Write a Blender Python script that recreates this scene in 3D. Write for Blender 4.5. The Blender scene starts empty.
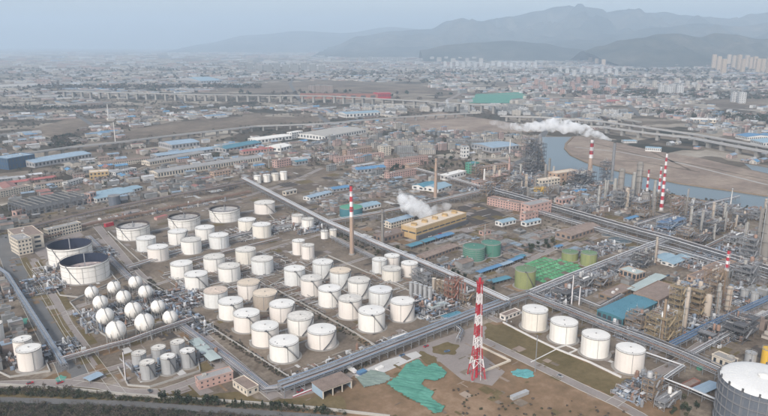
import bpy, math, random
from math import sin, cos, pi, atan2, radians, hypot
random.seed(11)
C = bpy.context.scene.collection
S = bpy.context.scene

# ------------------------------------------------------------ camera, sky, sun
CAM_H, FOC = 230.0, 650.0
PITCH = math.atan(166/650)
cam_data = bpy.data.cameras.new('camera'); cam = bpy.data.objects.new('camera', cam_data); C.objects.link(cam)
cam.location = (0, 0, CAM_H); cam.rotation_euler = (pi/2 - PITCH, 0, 0)
cam_data.sensor_width = 36; cam_data.lens = FOC/768*36; cam_data.clip_start = 1; cam_data.clip_end = 90000
S.camera = cam
SUN_EL, SUN_AZ = radians(37), radians(-156)      # azimuth measured from +Y towards +X
w = bpy.data.worlds.new('World'); S.world = w; w.use_nodes = True
nt = w.node_tree; bg = nt.nodes['Background']
sky = nt.nodes.new('ShaderNodeTexSky'); sky.sky_type = 'NISHITA'; sky.sun_disc = False
sky.sun_elevation = SUN_EL; sky.sun_rotation = SUN_AZ; sky.altitude = 100
sky.air_density = 1.0; sky.dust_density = 3.0; sky.ozone_density = 1.5
hs = nt.nodes.new('ShaderNodeHueSaturation'); hs.inputs['Saturation'].default_value = 0.5   # thin even overcast
nt.links.new(sky.outputs[0], hs.inputs['Color']); nt.links.new(hs.outputs[0], bg.inputs[0]); bg.inputs[1].default_value = 0.15
ld = bpy.data.lights.new('sun', 'SUN'); lo = bpy.data.objects.new('sun', ld); C.objects.link(lo)
ld.energy = 1.45; ld.angle = radians(10); ld.color = (1.0, 0.945, 0.885)
lo.rotation_euler = (pi/2 - SUN_EL, 0, -SUN_AZ + pi)   # lamp shines from the sun's azimuth
import mathutils
_d = mathutils.Vector((sin(SUN_AZ)*cos(SUN_EL), cos(SUN_AZ)*cos(SUN_EL), sin(SUN_EL)))
lo.rotation_euler = _d.to_track_quat('Z', 'Y').to_euler()
S.view_settings.view_transform = 'Standard'; S.view_settings.look = 'None'
S.view_settings.exposure = 0.55; S.view_settings.gamma = 1.0
S.render.engine = 'CYCLES'
cy = S.cycles
cy.max_bounces = 12; cy.diffuse_bounces = 2; cy.glossy_bounces = 2; cy.transmission_bounces = 2
cy.volume_bounces = 12; cy.transparent_max_bounces = 6; cy.use_denoising = True
cy.volume_max_steps = 96
HAZE_DENSITY = 0.000105

# ------------------------------------------------------------ measuring helpers
def G(px, py, z=0.0):
    """point of the horizontal plane z seen at photo pixel (px, py)"""
    dx = (px-384)/FOC; u = -(py-208)/FOC
    y = cos(PITCH)+sin(PITCH)*u; zz = -sin(PITCH)+cos(PITCH)*u
    t = (z-CAM_H)/zz
    return (dx*t, y*t)
def P(x, y, z=0.0):
    dz = z-CAM_H
    d = y*cos(PITCH)-dz*sin(PITCH); u = y*sin(PITCH)+dz*cos(PITCH)
    return (384+FOC*x/d, 208-FOC*u/d)
def height_at(x, y, py):
    """height whose picture row above ground point (x, y) is py"""
    lo_, hi = -5.0, 900.0
    for _ in range(40):
        m = (lo_+hi)/2
        if P(x, y, m)[1] > py: lo_ = m
        else: hi = m
    return (lo_+hi)/2
def newton(fn, v, target, it=9):
    n = len(v)
    for _ in range(it):
        f0 = fn(v); J = []
        for i in range(n):
            h = max(1e-3, abs(v[i])*1e-4); vv = list(v); vv[i] += h
            f1 = fn(vv); J.append([(f1[k]-f0[k])/h for k in range(n)])
        A = mathutils.Matrix([[J[i][k] for i in range(n)] for k in range(n)])
        b = mathutils.Vector([target[k]-f0[k] for k in range(n)])
        dx = A.inverted_safe() @ b
        v = [v[i]+dx[i] for i in range(n)]
    return v
def cyl_fit(cx, w, yt, yb):
    """upright cylinder from its centre column, width, top of the far rim and bottom of the near base"""
    def fn(v):
        x, y, r, h = v; xs = []; yt_, yb_ = 1e9, -1e9
        for k in range(32):
            a = k*pi/16
            p0 = P(x+r*cos(a), y+r*sin(a), 0); p1 = P(x+r*cos(a), y+r*sin(a), h)
            xs += [p1[0], (p0[0]+p1[0])/2]; yt_ = min(yt_, p1[1]); yb_ = max(yb_, p0[1])
        return [(max(xs)+min(xs))/2, max(xs)-min(xs), yt_, yb_]
    g = G(cx, yb); d = hypot(g[0], g[1])
    r = w/2*math.sqrt(d*d+CAM_H**2)/FOC
    return newton(fn, [g[0]*(1+r/d), g[1]*(1+r/d), r, r], [cx, w, yt, yb])

OCC = {}; OPEN = []
def occupy(x, y, r):
    OCC.setdefault((int(x//40), int(y//40)), []).append((x, y, r))
def is_free(x, y, r):
    i, j = int(x//40), int(y//40)
    for a in range(i-2, i+3):
        for b in range(j-2, j+3):
            for (ox, oy, rr) in OCC.get((a, b), ()):
                if hypot(x-ox, y-oy) < r+rr: return False
    return True
def occupy_line(a, b, r):
    L = hypot(b[0]-a[0], b[1]-a[1]); n = max(1, int(L/(r*1.2)))
    for i in range(n+1):
        occupy(a[0]+(b[0]-a[0])*i/n, a[1]+(b[1]-a[1])*i/n, r)
def inside(pt, poly):
    x, y = pt; c = False; j = len(poly)-1
    for i in range(len(poly)):
        xi, yi = poly[i]; xj, yj = poly[j]
        if (yi > y) != (yj > y) and x < (xj-xi)*(y-yi)/(yj-yi)+xi: c = not c
        j = i
    return c

# ------------------------------------------------------------ materials
MATS = {}
def mat(name, col, rough=0.85, var=0.14, scale=0.08, metal=0.0, streak=None, fine=1.2, spec=0.25):
    if name in MATS: return MATS[name]
    m = bpy.data.materials.new(name); m.use_nodes = True; t = m.node_tree; N = t.nodes; L = t.links
    b = N['Principled BSDF']; b.inputs['Roughness'].default_value = rough; b.inputs['Metallic'].default_value = metal
    b.inputs['Specular IOR Level'].default_value = spec
    tc = N.new('ShaderNodeTexCoord')
    n1 = N.new('ShaderNodeTexNoise'); n1.inputs['Scale'].default_value = scale; n1.inputs['Detail'].default_value = 4
    n2 = N.new('ShaderNodeTexNoise'); n2.inputs['Scale'].default_value = fine; n2.inputs['Detail'].default_value = 2
    oi = N.new('ShaderNodeObjectInfo')
    L.new(tc.outputs['Object'], n1.inputs['Vector']); L.new(tc.outputs['Object'], n2.inputs['Vector'])
    a = N.new('ShaderNodeMath'); a.operation = 'ADD'; L.new(n1.outputs[0], a.inputs[0]); L.new(n2.outputs[0], a.inputs[1])
    a2 = N.new('ShaderNodeMath'); a2.operation = 'MULTIPLY_ADD'; L.new(oi.outputs['Random'], a2.inputs[0]); a2.inputs[1].default_value = 0.25
    L.new(a.outputs[0], a2.inputs[2])
    mr = N.new('ShaderNodeMapRange'); mr.inputs[1].default_value = 0.7; mr.inputs[2].default_value = 1.5
    mr.inputs[3].default_value = 1-var; mr.inputs[4].default_value = 1+var
    L.new(a2.outputs[0], mr.inputs[0])
    mx = N.new('ShaderNodeMix'); mx.data_type = 'RGBA'; mx.blend_type = 'MULTIPLY'; mx.inputs[0].default_value = 1
    mx.inputs[6].default_value = (*col, 1)
    cb = N.new('ShaderNodeCombineColor')
    for k in range(3): L.new(mr.outputs[0], cb.inputs[k])
    L.new(cb.outputs[0], mx.inputs[7]); out = mx.outputs[2]
    if streak:
        mp = N.new('ShaderNodeMapping'); mp.inputs['Scale'].default_value = (0.45, 0.45, 0.035)
        L.new(tc.outputs['Object'], mp.inputs[0])
        n3 = N.new('ShaderNodeTexNoise'); n3.inputs['Scale'].default_value = 1; n3.inputs['Detail'].default_value = 4
        L.new(mp.outputs[0], n3.inputs['Vector'])
        r3 = N.new('ShaderNodeMapRange'); r3.inputs[1].default_value = 0.5; r3.inputs[2].default_value = 0.78
        r3.inputs[3].default_value = 0; r3.inputs[4].default_value = streak[3]; L.new(n3.outputs[0], r3.inputs[0])
        m3 = N.new('ShaderNodeMix'); m3.data_type = 'RGBA'; L.new(r3.outputs[0], m3.inputs[0])
        L.new(out, m3.inputs[6]); m3.inputs[7].default_value = (*streak[:3], 1); out = m3.outputs[2]
    L.new(out, b.inputs['Base Color'])
    MATS[name] = m; return m

def ground_mat(name, stops, s1, s2, rough=0.95, cell=None, seed=0.0):
    """mottled ground: ramp over two octaves of noise in metres, optional patchwork of plots"""
    if name in MATS: return MATS[name]
    m = bpy.data.materials.new(name); m.use_nodes = True; t = m.node_tree; N = t.nodes; L = t.links
    b = N['Principled BSDF']; b.inputs['Roughness'].default_value = rough; b.inputs['Specular IOR Level'].default_value = 0.1
    tc = N.new('ShaderNodeTexCoord'); mp = N.new('ShaderNodeMapping'); mp.inputs['Location'].default_value = (seed, seed, 0)
    mp.inputs['Rotation'].default_value = (0, 0, radians(-39)); L.new(tc.outputs['Object'], mp.inputs[0])
    def noise(sc, det=5, ro=0.6):
        n = N.new('ShaderNodeTexNoise'); n.inputs['Scale'].default_value = sc; n.inputs['Detail'].default_value = det
        n.inputs['Roughness'].default_value = ro; L.new(mp.outputs[0], n.inputs['Vector']); return n.outputs[0]
    def mth(op, a, b_):
        q = N.new('ShaderNodeMath'); q.operation = op
        for i, v in enumerate((a, b_)):
            if isinstance(v, (int, float)): q.inputs[i].default_value = v
            else: L.new(v, q.inputs[i])
        return q.outputs[0]
    v = mth('ADD', mth('MULTIPLY', noise(s1), 0.6), mth('MULTIPLY', noise(s2, 6, 0.7), 0.4))
    if cell:
        vo = N.new('ShaderNodeTexVoronoi'); vo.inputs['Scale'].default_value = cell[0]; vo.distance = 'CHEBYCHEV'
        L.new(mp.outputs[0], vo.inputs['Vector'])
        sp = N.new('ShaderNodeSeparateColor'); L.new(vo.outputs['Color'], sp.inputs[0])
        v = mth('ADD', mth('MULTIPLY', v, 1-cell[1]), mth('MULTIPLY', sp.outputs[0], cell[1]))
    r = N.new('ShaderNodeValToRGB'); L.new(v, r.inputs[0])
    e = r.color_ramp.elements
    while len(e) < len(stops): e.new(0.5)
    for k, (p_, c_) in enumerate(stops):
        e[k].position = p_; e[k].color = (*c_, 1)
    L.new(r.outputs[0], b.inputs['Base Color'])
    MATS[name] = m; return m

def attr_mat(name):
    if name in MATS: return MATS[name]
    m = bpy.data.materials.new(name); m.use_nodes = True; t = m.node_tree; N = t.nodes; L = t.links
    b = N['Principled BSDF']; b.inputs['Roughness'].default_value = 0.85; b.inputs['Specular IOR Level'].default_value = 0.15
    a = N.new('ShaderNodeAttribute'); a.attribute_name = 'paint'
    tc = N.new('ShaderNodeTexCoord'); n1 = N.new('ShaderNodeTexNoise'); n1.inputs['Scale'].default_value = 0.15
    n1.inputs['Detail'].default_value = 5; L.new(tc.outputs['Object'], n1.inputs['Vector'])
    mr = N.new('ShaderNodeMapRange'); mr.inputs[1].default_value = 0.3; mr.inputs[2].default_value = 0.7
    mr.inputs[3].default_value = 0.78; mr.inputs[4].default_value = 1.15; L.new(n1.outputs[0], mr.inputs[0])
    cb = N.new('ShaderNodeCombineColor')
    for k in range(3): L.new(mr.outputs[0], cb.inputs[k])
    mx = N.new('ShaderNodeMix'); mx.data_type = 'RGBA'; mx.blend_type = 'MULTIPLY'; mx.inputs[0].default_value = 1
    L.new(a.outputs['Color'], mx.inputs[6]); L.new(cb.outputs[0], mx.inputs[7]); L.new(mx.outputs[2], b.inputs['Base Color'])
    MATS[name] = m; return m

def M(k):
    if k in MATS: return MATS[k]
    c = PAL[k]; return mat(k, c[0], **(c[1] if len(c) > 1 else {}))
R_ = dict(streak=(0.30, 0.17, 0.09, 0.45))
PAL = {
 'white_paint': ((0.76, 0.73, 0.68), dict(rough=0.6, var=0.05, scale=0.05, fine=0.4, spec=0.15, streak=(0.46, 0.38, 0.31, 0.42))),
 'white_roof': ((0.72, 0.695, 0.65), dict(rough=0.7, var=0.10, scale=0.15, spec=0.1)),
 'bright_white': ((0.70, 0.69, 0.665), dict(rough=0.7, var=0.10, scale=.1, spec=0.1)),
 'pinkish_white': ((0.72, 0.665, 0.61), dict(rough=0.55, var=0.06, streak=(0.45, 0.36, 0.3, 0.3))),
 'rust_roof': ((0.56, 0.46, 0.38), dict(var=0.35, scale=0.35, fine=1.0)),
 'tan_roof': ((0.62, 0.52, 0.41), dict(var=0.15, scale=0.2)),
 'tan_paint': ((0.40, 0.34, 0.28), R_),
 'cream_paint': ((0.70, 0.655, 0.58), dict(rough=0.6, var=0.07, scale=0.06, fine=0.4, spec=0.15, streak=(0.40, 0.32, 0.25, 0.5))),
 'grey_white': ((0.66, 0.655, 0.63), dict(rough=0.6, var=0.08, scale=0.06, fine=0.4, spec=0.15, streak=(0.36, 0.30, 0.25, 0.6))),
 'dirty_roof': ((0.62, 0.585, 0.53), dict(rough=0.7, var=0.22, scale=0.22, fine=0.7, spec=0.1)),
 'silver': ((0.42, 0.42, 0.42), dict(rough=0.5, metal=0.2, var=0.10, streak=(0.24, 0.21, 0.19, 0.5))),
 'silver_pipe': ((0.34, 0.35, 0.37), dict(rough=0.5, metal=0.2, var=0.25)),
 'blue_pipe': ((0.23, 0.28, 0.35), dict(rough=0.6, var=0.12)),
 'strong_blue': ((0.10, 0.17, 0.28), dict(rough=0.6, var=0.15)),
 'mauve_pipe': ((0.33, 0.30, 0.31), dict(rough=0.6, var=0.12)),
 'white_pipe': ((0.56, 0.56, 0.56), dict(rough=0.6, var=0.2)),
 'rust_pipe': ((0.26, 0.17, 0.13), dict(var=0.25)),
 'dark_steel': ((0.10, 0.10, 0.105), dict(var=0.2)),
 'grey_steel': ((0.22, 0.22, 0.225), dict(var=0.15)),
 'holder_grey': ((0.115, 0.13, 0.155), dict(rough=0.6, var=0.10, streak=(0.2, 0.2, 0.21, 0.5))),
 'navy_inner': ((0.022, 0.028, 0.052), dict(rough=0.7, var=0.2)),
 'pink_deck': ((0.45, 0.38, 0.36), dict(var=0.2, scale=0.2)),
 'mottled_deck': ((0.40, 0.38, 0.36), dict(var=0.45, scale=0.25, fine=0.6)),
 'dark_rim': ((0.08, 0.065, 0.06), dict(var=0.2)),
 'pale_steel': ((0.31, 0.295, 0.27), dict(var=0.12)),
 'concrete': ((0.28, 0.262, 0.24), dict(var=0.15)),
 'pale_concrete': ((0.38, 0.36, 0.33), dict(var=0.12)),
 'brown_steel': ((0.24, 0.175, 0.12), dict(var=0.2)),
 'ochre_steel': ((0.29, 0.225, 0.14), dict(var=0.22)),
 'red_brown': ((0.26, 0.12, 0.09), dict(var=0.2)),
 'red_paint': ((0.42, 0.035, 0.05), dict(var=0.12, rough=0.6)),
 'flag_white': ((0.70, 0.66, 0.65), dict(var=0.08, rough=0.6)),
 'chimney_tan': ((0.36, 0.26, 0.20), dict(var=0.14)),
 'chimney_grey': ((0.23, 0.21, 0.19), dict(var=0.14)),
 'green_tank': ((0.08, 0.20, 0.15), dict(var=0.12)),
 'green_roof': ((0.10, 0.30, 0.20), dict(var=0.12)),
 'olive_tank': ((0.25, 0.27, 0.12), dict(var=0.15, streak=(0.12, 0.17, 0.08, 0.5))),
 'olive_roof': ((0.14, 0.22, 0.12), dict(var=0.15)),
 'teal_wall': ((0.06, 0.17, 0.20), dict(var=0.12)),
 'teal_roof': ((0.09, 0.22, 0.28), dict(var=0.12)),
 'sky_roof': ((0.26, 0.36, 0.42), dict(var=0.12)),
 'blue_roof': ((0.11, 0.23, 0.37), dict(var=0.14)),
 'greyblue_roof': ((0.28, 0.36, 0.43), dict(var=0.14)),
 'grey_roof': ((0.30, 0.29, 0.28), dict(var=0.18)),
 'palegreen_roof': ((0.40, 0.46, 0.44), dict(var=0.12)),
 'red_roof': ((0.36, 0.13, 0.12), dict(var=0.18)),
 'rustsheet_roof': ((0.235, 0.18, 0.15), dict(var=0.3, scale=0.2)),
 'pink_wall': ((0.47, 0.31, 0.265), dict(var=0.10)),
 'orange_wall': ((0.43, 0.30, 0.22), dict(var=0.12)),
 'yellow_wall': ((0.44, 0.31, 0.16), dict(var=0.12, streak=(0.3, 0.2, 0.12, 0.4))),
 'yellow_paint': ((0.68, 0.42, 0.06), dict(var=0.1)),
 'cream_wall': ((0.58, 0.51, 0.42), dict(var=0.10)),
 'white_wall': ((0.62, 0.60, 0.57), dict(var=0.10)),
 'grey_wall': ((0.34, 0.33, 0.33), dict(var=0.12)),
 'navy_wall': ((0.05, 0.09, 0.15), dict(var=0.12)),
 'window_dark': ((0.05, 0.06, 0.07), dict(rough=0.3, var=0.3, spec=0.5)),
 'opening_dark': ((0.03, 0.028, 0.027), dict(var=0.2)),
 'brick_wall': ((0.27, 0.20, 0.16), dict(var=0.18)),
 'bark': ((0.09, 0.07, 0.055), dict(var=0.2)),
 'dark_foliage': ((0.035, 0.045, 0.028), dict(var=0.45, scale=0.5)),
 'twig_brown': ((0.10, 0.082, 0.066), dict(var=0.4, scale=0.5)),
 'twig_olive': ((0.075, 0.073, 0.045), dict(var=0.4, scale=0.5)),
 'kerb': ((0.42, 0.40, 0.36), dict(var=0.1)),
 'tarp_teal': ((0.11, 0.30, 0.30), dict(var=0.35, scale=0.25)),
}

# ------------------------------------------------------------ mesh building
class MB:
    def __init__(s): s.v = []; s.f = []; s.m = []; s.c = []
    def quad(s, pts, mi=0, col=None):
        n = len(s.v); s.v += pts; s.f.append(tuple(range(n, n+len(pts)))); s.m.append(mi); s.c.append(col)
    def box(s, x0, y0, z0, x1, y1, z1, mi=0, ang=0, o=(0, 0), top=None, col=None, tcol=None):
        n = len(s.v); c_, s_ = cos(ang), sin(ang)
        for z in (z0, z1):
            for (x, y) in ((x0, y0), (x1, y0), (x1, y1), (x0, y1)):
                s.v.append((o[0]+x*c_-y*s_, o[1]+x*s_+y*c_, z))
        fs = [(3, 2, 1, 0), (4, 5, 6, 7), (0, 1, 5, 4), (1, 2, 6, 5), (2, 3, 7, 6), (3, 0, 4, 7)]
        for k, f in enumerate(fs):
            s.f.append(tuple(n+i for i in f)); s.m.append(top if (k == 1 and top is not None) else mi)
            s.c.append(tcol if (k == 1 and tcol) else col)
    def bar(s, a, b, w, h=None, mi=0):
        """box beam from a to b"""
        h = h or w; d = mathutils.Vector(b)-mathutils.Vector(a); L = d.length
        if L < 1e-6: return
        d /= L; up = mathutils.Vector((0, 0, 1)) if abs(d.z) < 0.95 else mathutils.Vector((1, 0, 0))
        r = d.cross(up).normalized()*w/2; u = r.cross(d).normalized()*h/2; n = len(s.v)
        for p in (mathutils.Vector(a), mathutils.Vector(b)):
            for q in (-r-u, r-u, r+u, -r+u): s.v.append(tuple(p+q))
        for f in ((3, 2, 1, 0), (4, 5, 6, 7), (0, 1, 5, 4), (1, 2, 6, 5), (2, 3, 7, 6), (3, 0, 4, 7)):
            s.f.append(tuple(n+i for i in f)); s.m.append(mi); s.c.append(None)
    def lathe(s, prof, seg=24, o=(0, 0, 0), mi=0, a0=0, a1=2*pi, mis=None):
        """profile [(r, z)...] turned about the z axis"""
        n = len(s.v); full = abs(a1-a0-2*pi) < 1e-6; cols = seg if full else seg+1
        for (r, z) in prof:
            for k in range(cols):
                a = a0+(a1-a0)*k/seg; s.v.append((o[0]+r*cos(a), o[1]+r*sin(a), o[2]+z))
        for j in range(len(prof)-1):
            for k in range(seg):
                k2 = (k+1) % cols
                s.f.append((n+j*cols+k, n+j*cols+k2, n+(j+1)*cols+k2, n+(j+1)*cols+k))
                s.m.append(mis[j] if mis else mi); s.c.append(None)
    def tube(s, pts, r, seg=6, mi=0):
        """round tube through points"""
        P_ = [mathutils.Vector(p) for p in pts]; n = len(s.v)
        for i, p in enumerate(P_):
            d = (P_[min(i+1, len(P_)-1)]-P_[max(i-1, 0)]).normalized()
            up = mathutils.Vector((0, 0, 1)) if abs(d.z) < 0.9 else mathutils.Vector((1, 0, 0))
            a = d.cross(up).normalized(); b = a.cross(d)
            for k in range(seg):
                t = 2*pi*k/seg; s.v.append(tuple(p+a*cos(t)*r+b*sin(t)*r))
        for i in range(len(P_)-1):
            for k in range(seg):
                k2 = (k+1) % seg
                s.f.append((n+i*seg+k, n+i*seg+k2, n+(i+1)*seg+k2, n+(i+1)*seg+k)); s.m.append(mi); s.c.append(None)
        s.f.append(tuple(n+k for k in range(seg))[::-1]); s.m.append(mi); s.c.append(None)
        s.f.append(tuple(n+(len(P_)-1)*seg+k for k in range(seg))); s.m.append(mi); s.c.append(None)
    def ball(s, o, r, seg=16, rings=8, mi=0, sz=1.0):
        s.lathe([(max(1e-3, r*sin(pi*j/rings)), -r*sz*cos(pi*j/rings)) for j in range(rings+1)], seg, o, mi)
    def mesh(s, name, mats, smooth=False):
        me = bpy.data.meshes.new(name); me.from_pydata(s.v, [], s.f); 
        if not isinstance(mats, (list, tuple)): mats = [mats]
        for m in mats: me.materials.append(M(m) if isinstance(m, str) else m)
        if len(mats) > 1: me.polygons.foreach_set('material_index', s.m)
        if any(c is not None for c in s.c):
            at = me.attributes.new('paint', 'FLOAT_COLOR', 'FACE'); buf = []
            for c in s.c: buf += [*(c or (0.3, 0.3, 0.3)), 1.0]
            at.data.foreach_set('color', buf)
        if smooth:
            me.polygons.foreach_set('use_smooth', [True]*len(me.polygons))
            try: me.set_sharp_from_angle(angle=radians(40))
            except Exception: pass
        me.update(); return me
    def build(s, name, mats, parent=None, smooth=False, loc=None, rz=0, kind=None):
        return put(s.mesh(name, mats, smooth), name, parent, loc, rz, kind)

def put(me, name, parent=None, loc=None, rz=0, kind=None):
    o = bpy.data.objects.new(name, me); C.objects.link(o)
    if parent: o.parent = parent
    if loc: o.location = loc
    if rz: o.rotation_euler = (0, 0, rz)
    if kind: o['kind'] = kind
    return o
def thing(name, label, cat, loc=(0, 0, 0), rz=0, group=None):
    o = bpy.data.objects.new(name, None); C.objects.link(o); o.location = loc; o.rotation_euler = (0, 0, rz)
    o.empty_display_size = 1
    o['label'] = label; o['category'] = cat
    if group: o['group'] = group
    return o
def tag(o, label, cat, group=None, kind=None):
    o['label'] = label; o['category'] = cat
    if group: o['group'] = group
    if kind: o['kind'] = kind
    return o
RAGGED = ('green_net', 'dry_grass', 'bare_earth', 'cinder_yard', 'brown_field', 'sand_bank')
def ragged(q, amp):
    out = []; rr = random.Random(int(q[0][0]*7))
    for i in range(len(q)):
        a, c = q[i], q[(i+1) % len(q)]; L = hypot(c[0]-a[0], c[1]-a[1]); n = max(1, min(40, int(L/3)))
        k = amp*(1 if L < 900 else 6)
        for j in range(n):
            f = j/n; out.append((a[0]+(c[0]-a[0])*f+rr.uniform(-k, k)*(j > 0)*.6, a[1]+(c[1]-a[1])*f+rr.uniform(-k, k)*(j > 0)*.6))
    return out
def patch(name, pts, m, z, px=True, zs=0.0):
    """flat sheet of ground from a photo outline laid on the ground plane"""
    b = MB(); q = [G(*p) for p in pts] if px else pts
    if name in RAGGED: q = ragged(q, 1.2 if name == 'green_net' else 2.0)
    ar = sum(q[i][0]*q[(i+1) % len(q)][1]-q[(i+1) % len(q)][0]*q[i][1] for i in range(len(q)))
    if ar < 0: q = q[::-1]
    b.quad([(x, y, z) for x, y in q])
    if name in ('brown_field', 'cinder_yard', 'green_net', 'lime_net', 'river', 'sand_bank'): OPEN.append(q)
    return b.build(name, m, kind='structure')
def strip(b, pts, wd, z0, z1=None, off=0.0, mi=0):
    """ribbon (or low solid when z1) along a ground polyline, mitred"""
    n = len(pts); L = []; R = []
    for i in range(n):
        a = pts[max(0, i-1)]; c = pts[min(n-1, i+1)]
        if 0 < i < n-1:
            d1 = mathutils.Vector((pts[i][0]-a[0], pts[i][1]-a[1])).normalized(); d2 = mathutils.Vector((c[0]-pts[i][0], c[1]-pts[i][1])).normalized()
            d = (d1+d2).normalized(); k = 1/max(0.5, d.dot(d1))
        else:
            d = mathutils.Vector((c[0]-a[0], c[1]-a[1])).normalized(); k = 1
        nx, ny = -d.y*k, d.x*k
        L.append((pts[i][0]+nx*(off+wd/2), pts[i][1]+ny*(off+wd/2))); R.append((pts[i][0]+nx*(off-wd/2), pts[i][1]+ny*(off-wd/2)))
    for i in range(n-1):
        if z1 is None:
            b.quad([(*R[i], z0), (*R[i+1], z0), (*L[i+1], z0), (*L[i], z0)], mi)
        else:
            q = [R[i], R[i+1], L[i+1], L[i]]; k = len(b.v)
            b.v += [(*p, z0) for p in q]+[(*p, z1) for p in q]
            for f in ((4, 5, 6, 7), (0, 1, 5, 4), (1, 2, 6, 5), (2, 3, 7, 6), (3, 0, 4, 7)):
                b.f.append(tuple(k+t for t in f)); b.m.append(mi); b.c.append(None)
def road(name, pts, wd, m, z, kerb=True, px=True):
    q = [G(*p) for p in pts] if px else pts
    b = MB(); strip(b, q, wd, z); o = b.build(name, m, kind='structure')
    for i in range(len(q)-1): occupy_line(q[i], q[i+1], wd/2)
    if kerb:
        for s_ in (-1, 1):
            k = MB(); strip(k, q, 0.35, 0.0, z+0.13, off=s_*(wd/2+0.18)); k.build('kerb', 'kerb', o)
    return o
# ------------------------------------------------------------ builders
def cam_angle(x, y): return atan2(-y, -x)
def tank(cx, w_, yt, yb, label, cat='storage tank', stair='R', wall='white_paint', roof='white_roof', cone=0.07,
         ring=True, group=None, seg=40, rails=True, name='storage_tank', vent=True, hoops=0):
    x, y, r, h = cyl_fit(cx, w_, yt, yb); occupy(x, y, r+3)
    h = max(h, 2.0); tn = random.Random(int(cx*17+yb*3))
    if wall == 'white_paint': wall = tn.choice(['white_paint', 'white_paint', 'cream_paint', 'grey_white', 'pinkish_white'])
    if roof == 'white_roof': roof = tn.choice(['white_roof', 'white_roof', 'dirty_roof'])
    t = thing(name, label, cat, (x, y, 0), 0, group); a0 = cam_angle(x, y)
    b = MB(); b.lathe([(r, 0.3), (r, h)], seg); b.build('shell', wall, t, True)
    b = MB(); b.lathe([(r+.12, h), (r*0.5, h+r*cone*0.6), (0.01, h+r*cone)], seg); rf = b.build('roof', roof, t, True)
    b = MB(); b.lathe([(r+.02, h-.55), (r+.22, h-.5), (r+.22, h+.02), (r+.02, h+.06)], seg); b.build('rim', 'pale_steel', t, True)
    if ring:
        b = MB(); b.lathe([(r+2.2, .04), (r+2.0, .3), (r-.5, .32)], seg); b.build('foundation_ring', 'concrete', t)
    if hoops:
        for k in range(hoops):
            z = h*(k+1)/(hoops+1); b = MB(); b.lathe([(r, z-.12), (r+.14, z-.1), (r+.14, z+.1), (r, z+.12)], seg); b.build('hoop', 'pale_steel', t)
    if rails:
        b = MB(); b.lathe([(r-.05, h+.95), (r+.1, h+.95), (r+.1, h+1.1), (r-.05, h+1.1)], seg)
        for k in range(0, seg, 2):
            a = 2*pi*k/seg; b.bar((r*cos(a), r*sin(a), h), (r*cos(a), r*sin(a), h+1.1), .09)
        b.build('guard_rail', 'pale_steel', rf)
    if stair:
        aT, aB = {'R': (68, 4), 'L': (2, 58), 'l': (-55, -5)}[stair]
        b = MB(); n = 12; pr = None
        for k in range(n+1):
            a = a0+radians(aB+(aT-aB)*k/n); z = .3+(h+.4)*k/n
            p = ((r+.55)*cos(a), (r+.55)*sin(a), z); q = ((r+1.0)*cos(a), (r+1.0)*sin(a), z+1.0)
            if pr:
                b.bar(pr[0], p, .9, .3); b.bar(pr[1], q, .12, .12)
            pr = (p, q)
        a = a0+radians(aT); b.box(-.9, -.9, h+.15, .9, .9, h+.35, ang=a, o=((r+.5)*cos(a), (r+.5)*sin(a)))
        b.build('spiral_stair', 'dark_steel', t)
    if vent:
        b = MB(); b.lathe([(.4, 0), (.4, .6), (.7, .6), (.01, .9)], 10, (0, 0, h+r*cone-.05)); b.build('vent', 'pale_steel', rf)
        rr = random.Random(int(cx*7+yb))
        for k in range(rr.randrange(1, 3)):
            a = a0+rr.uniform(-1.4, 1.4); q = rr.uniform(.6, .88)*r
            b = MB(); b.lathe([(.4, 0), (.4, .4), (.01, .5)], 8, (q*cos(a), q*sin(a), h+r*cone*(1-q/r)*.9)); b.build('hatch', 'grey_steel', rf)
    a = a0+radians(-8 if stair == 'R' else 12)
    b = MB(); b.tube([((r+.25)*cos(a), (r+.25)*sin(a), .3), ((r+.25)*cos(a), (r+.25)*sin(a), h+.5)], .14, 5); b.build('riser_pipe', 'grey_steel', t)
    return t, (x, y, r, h)

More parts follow.
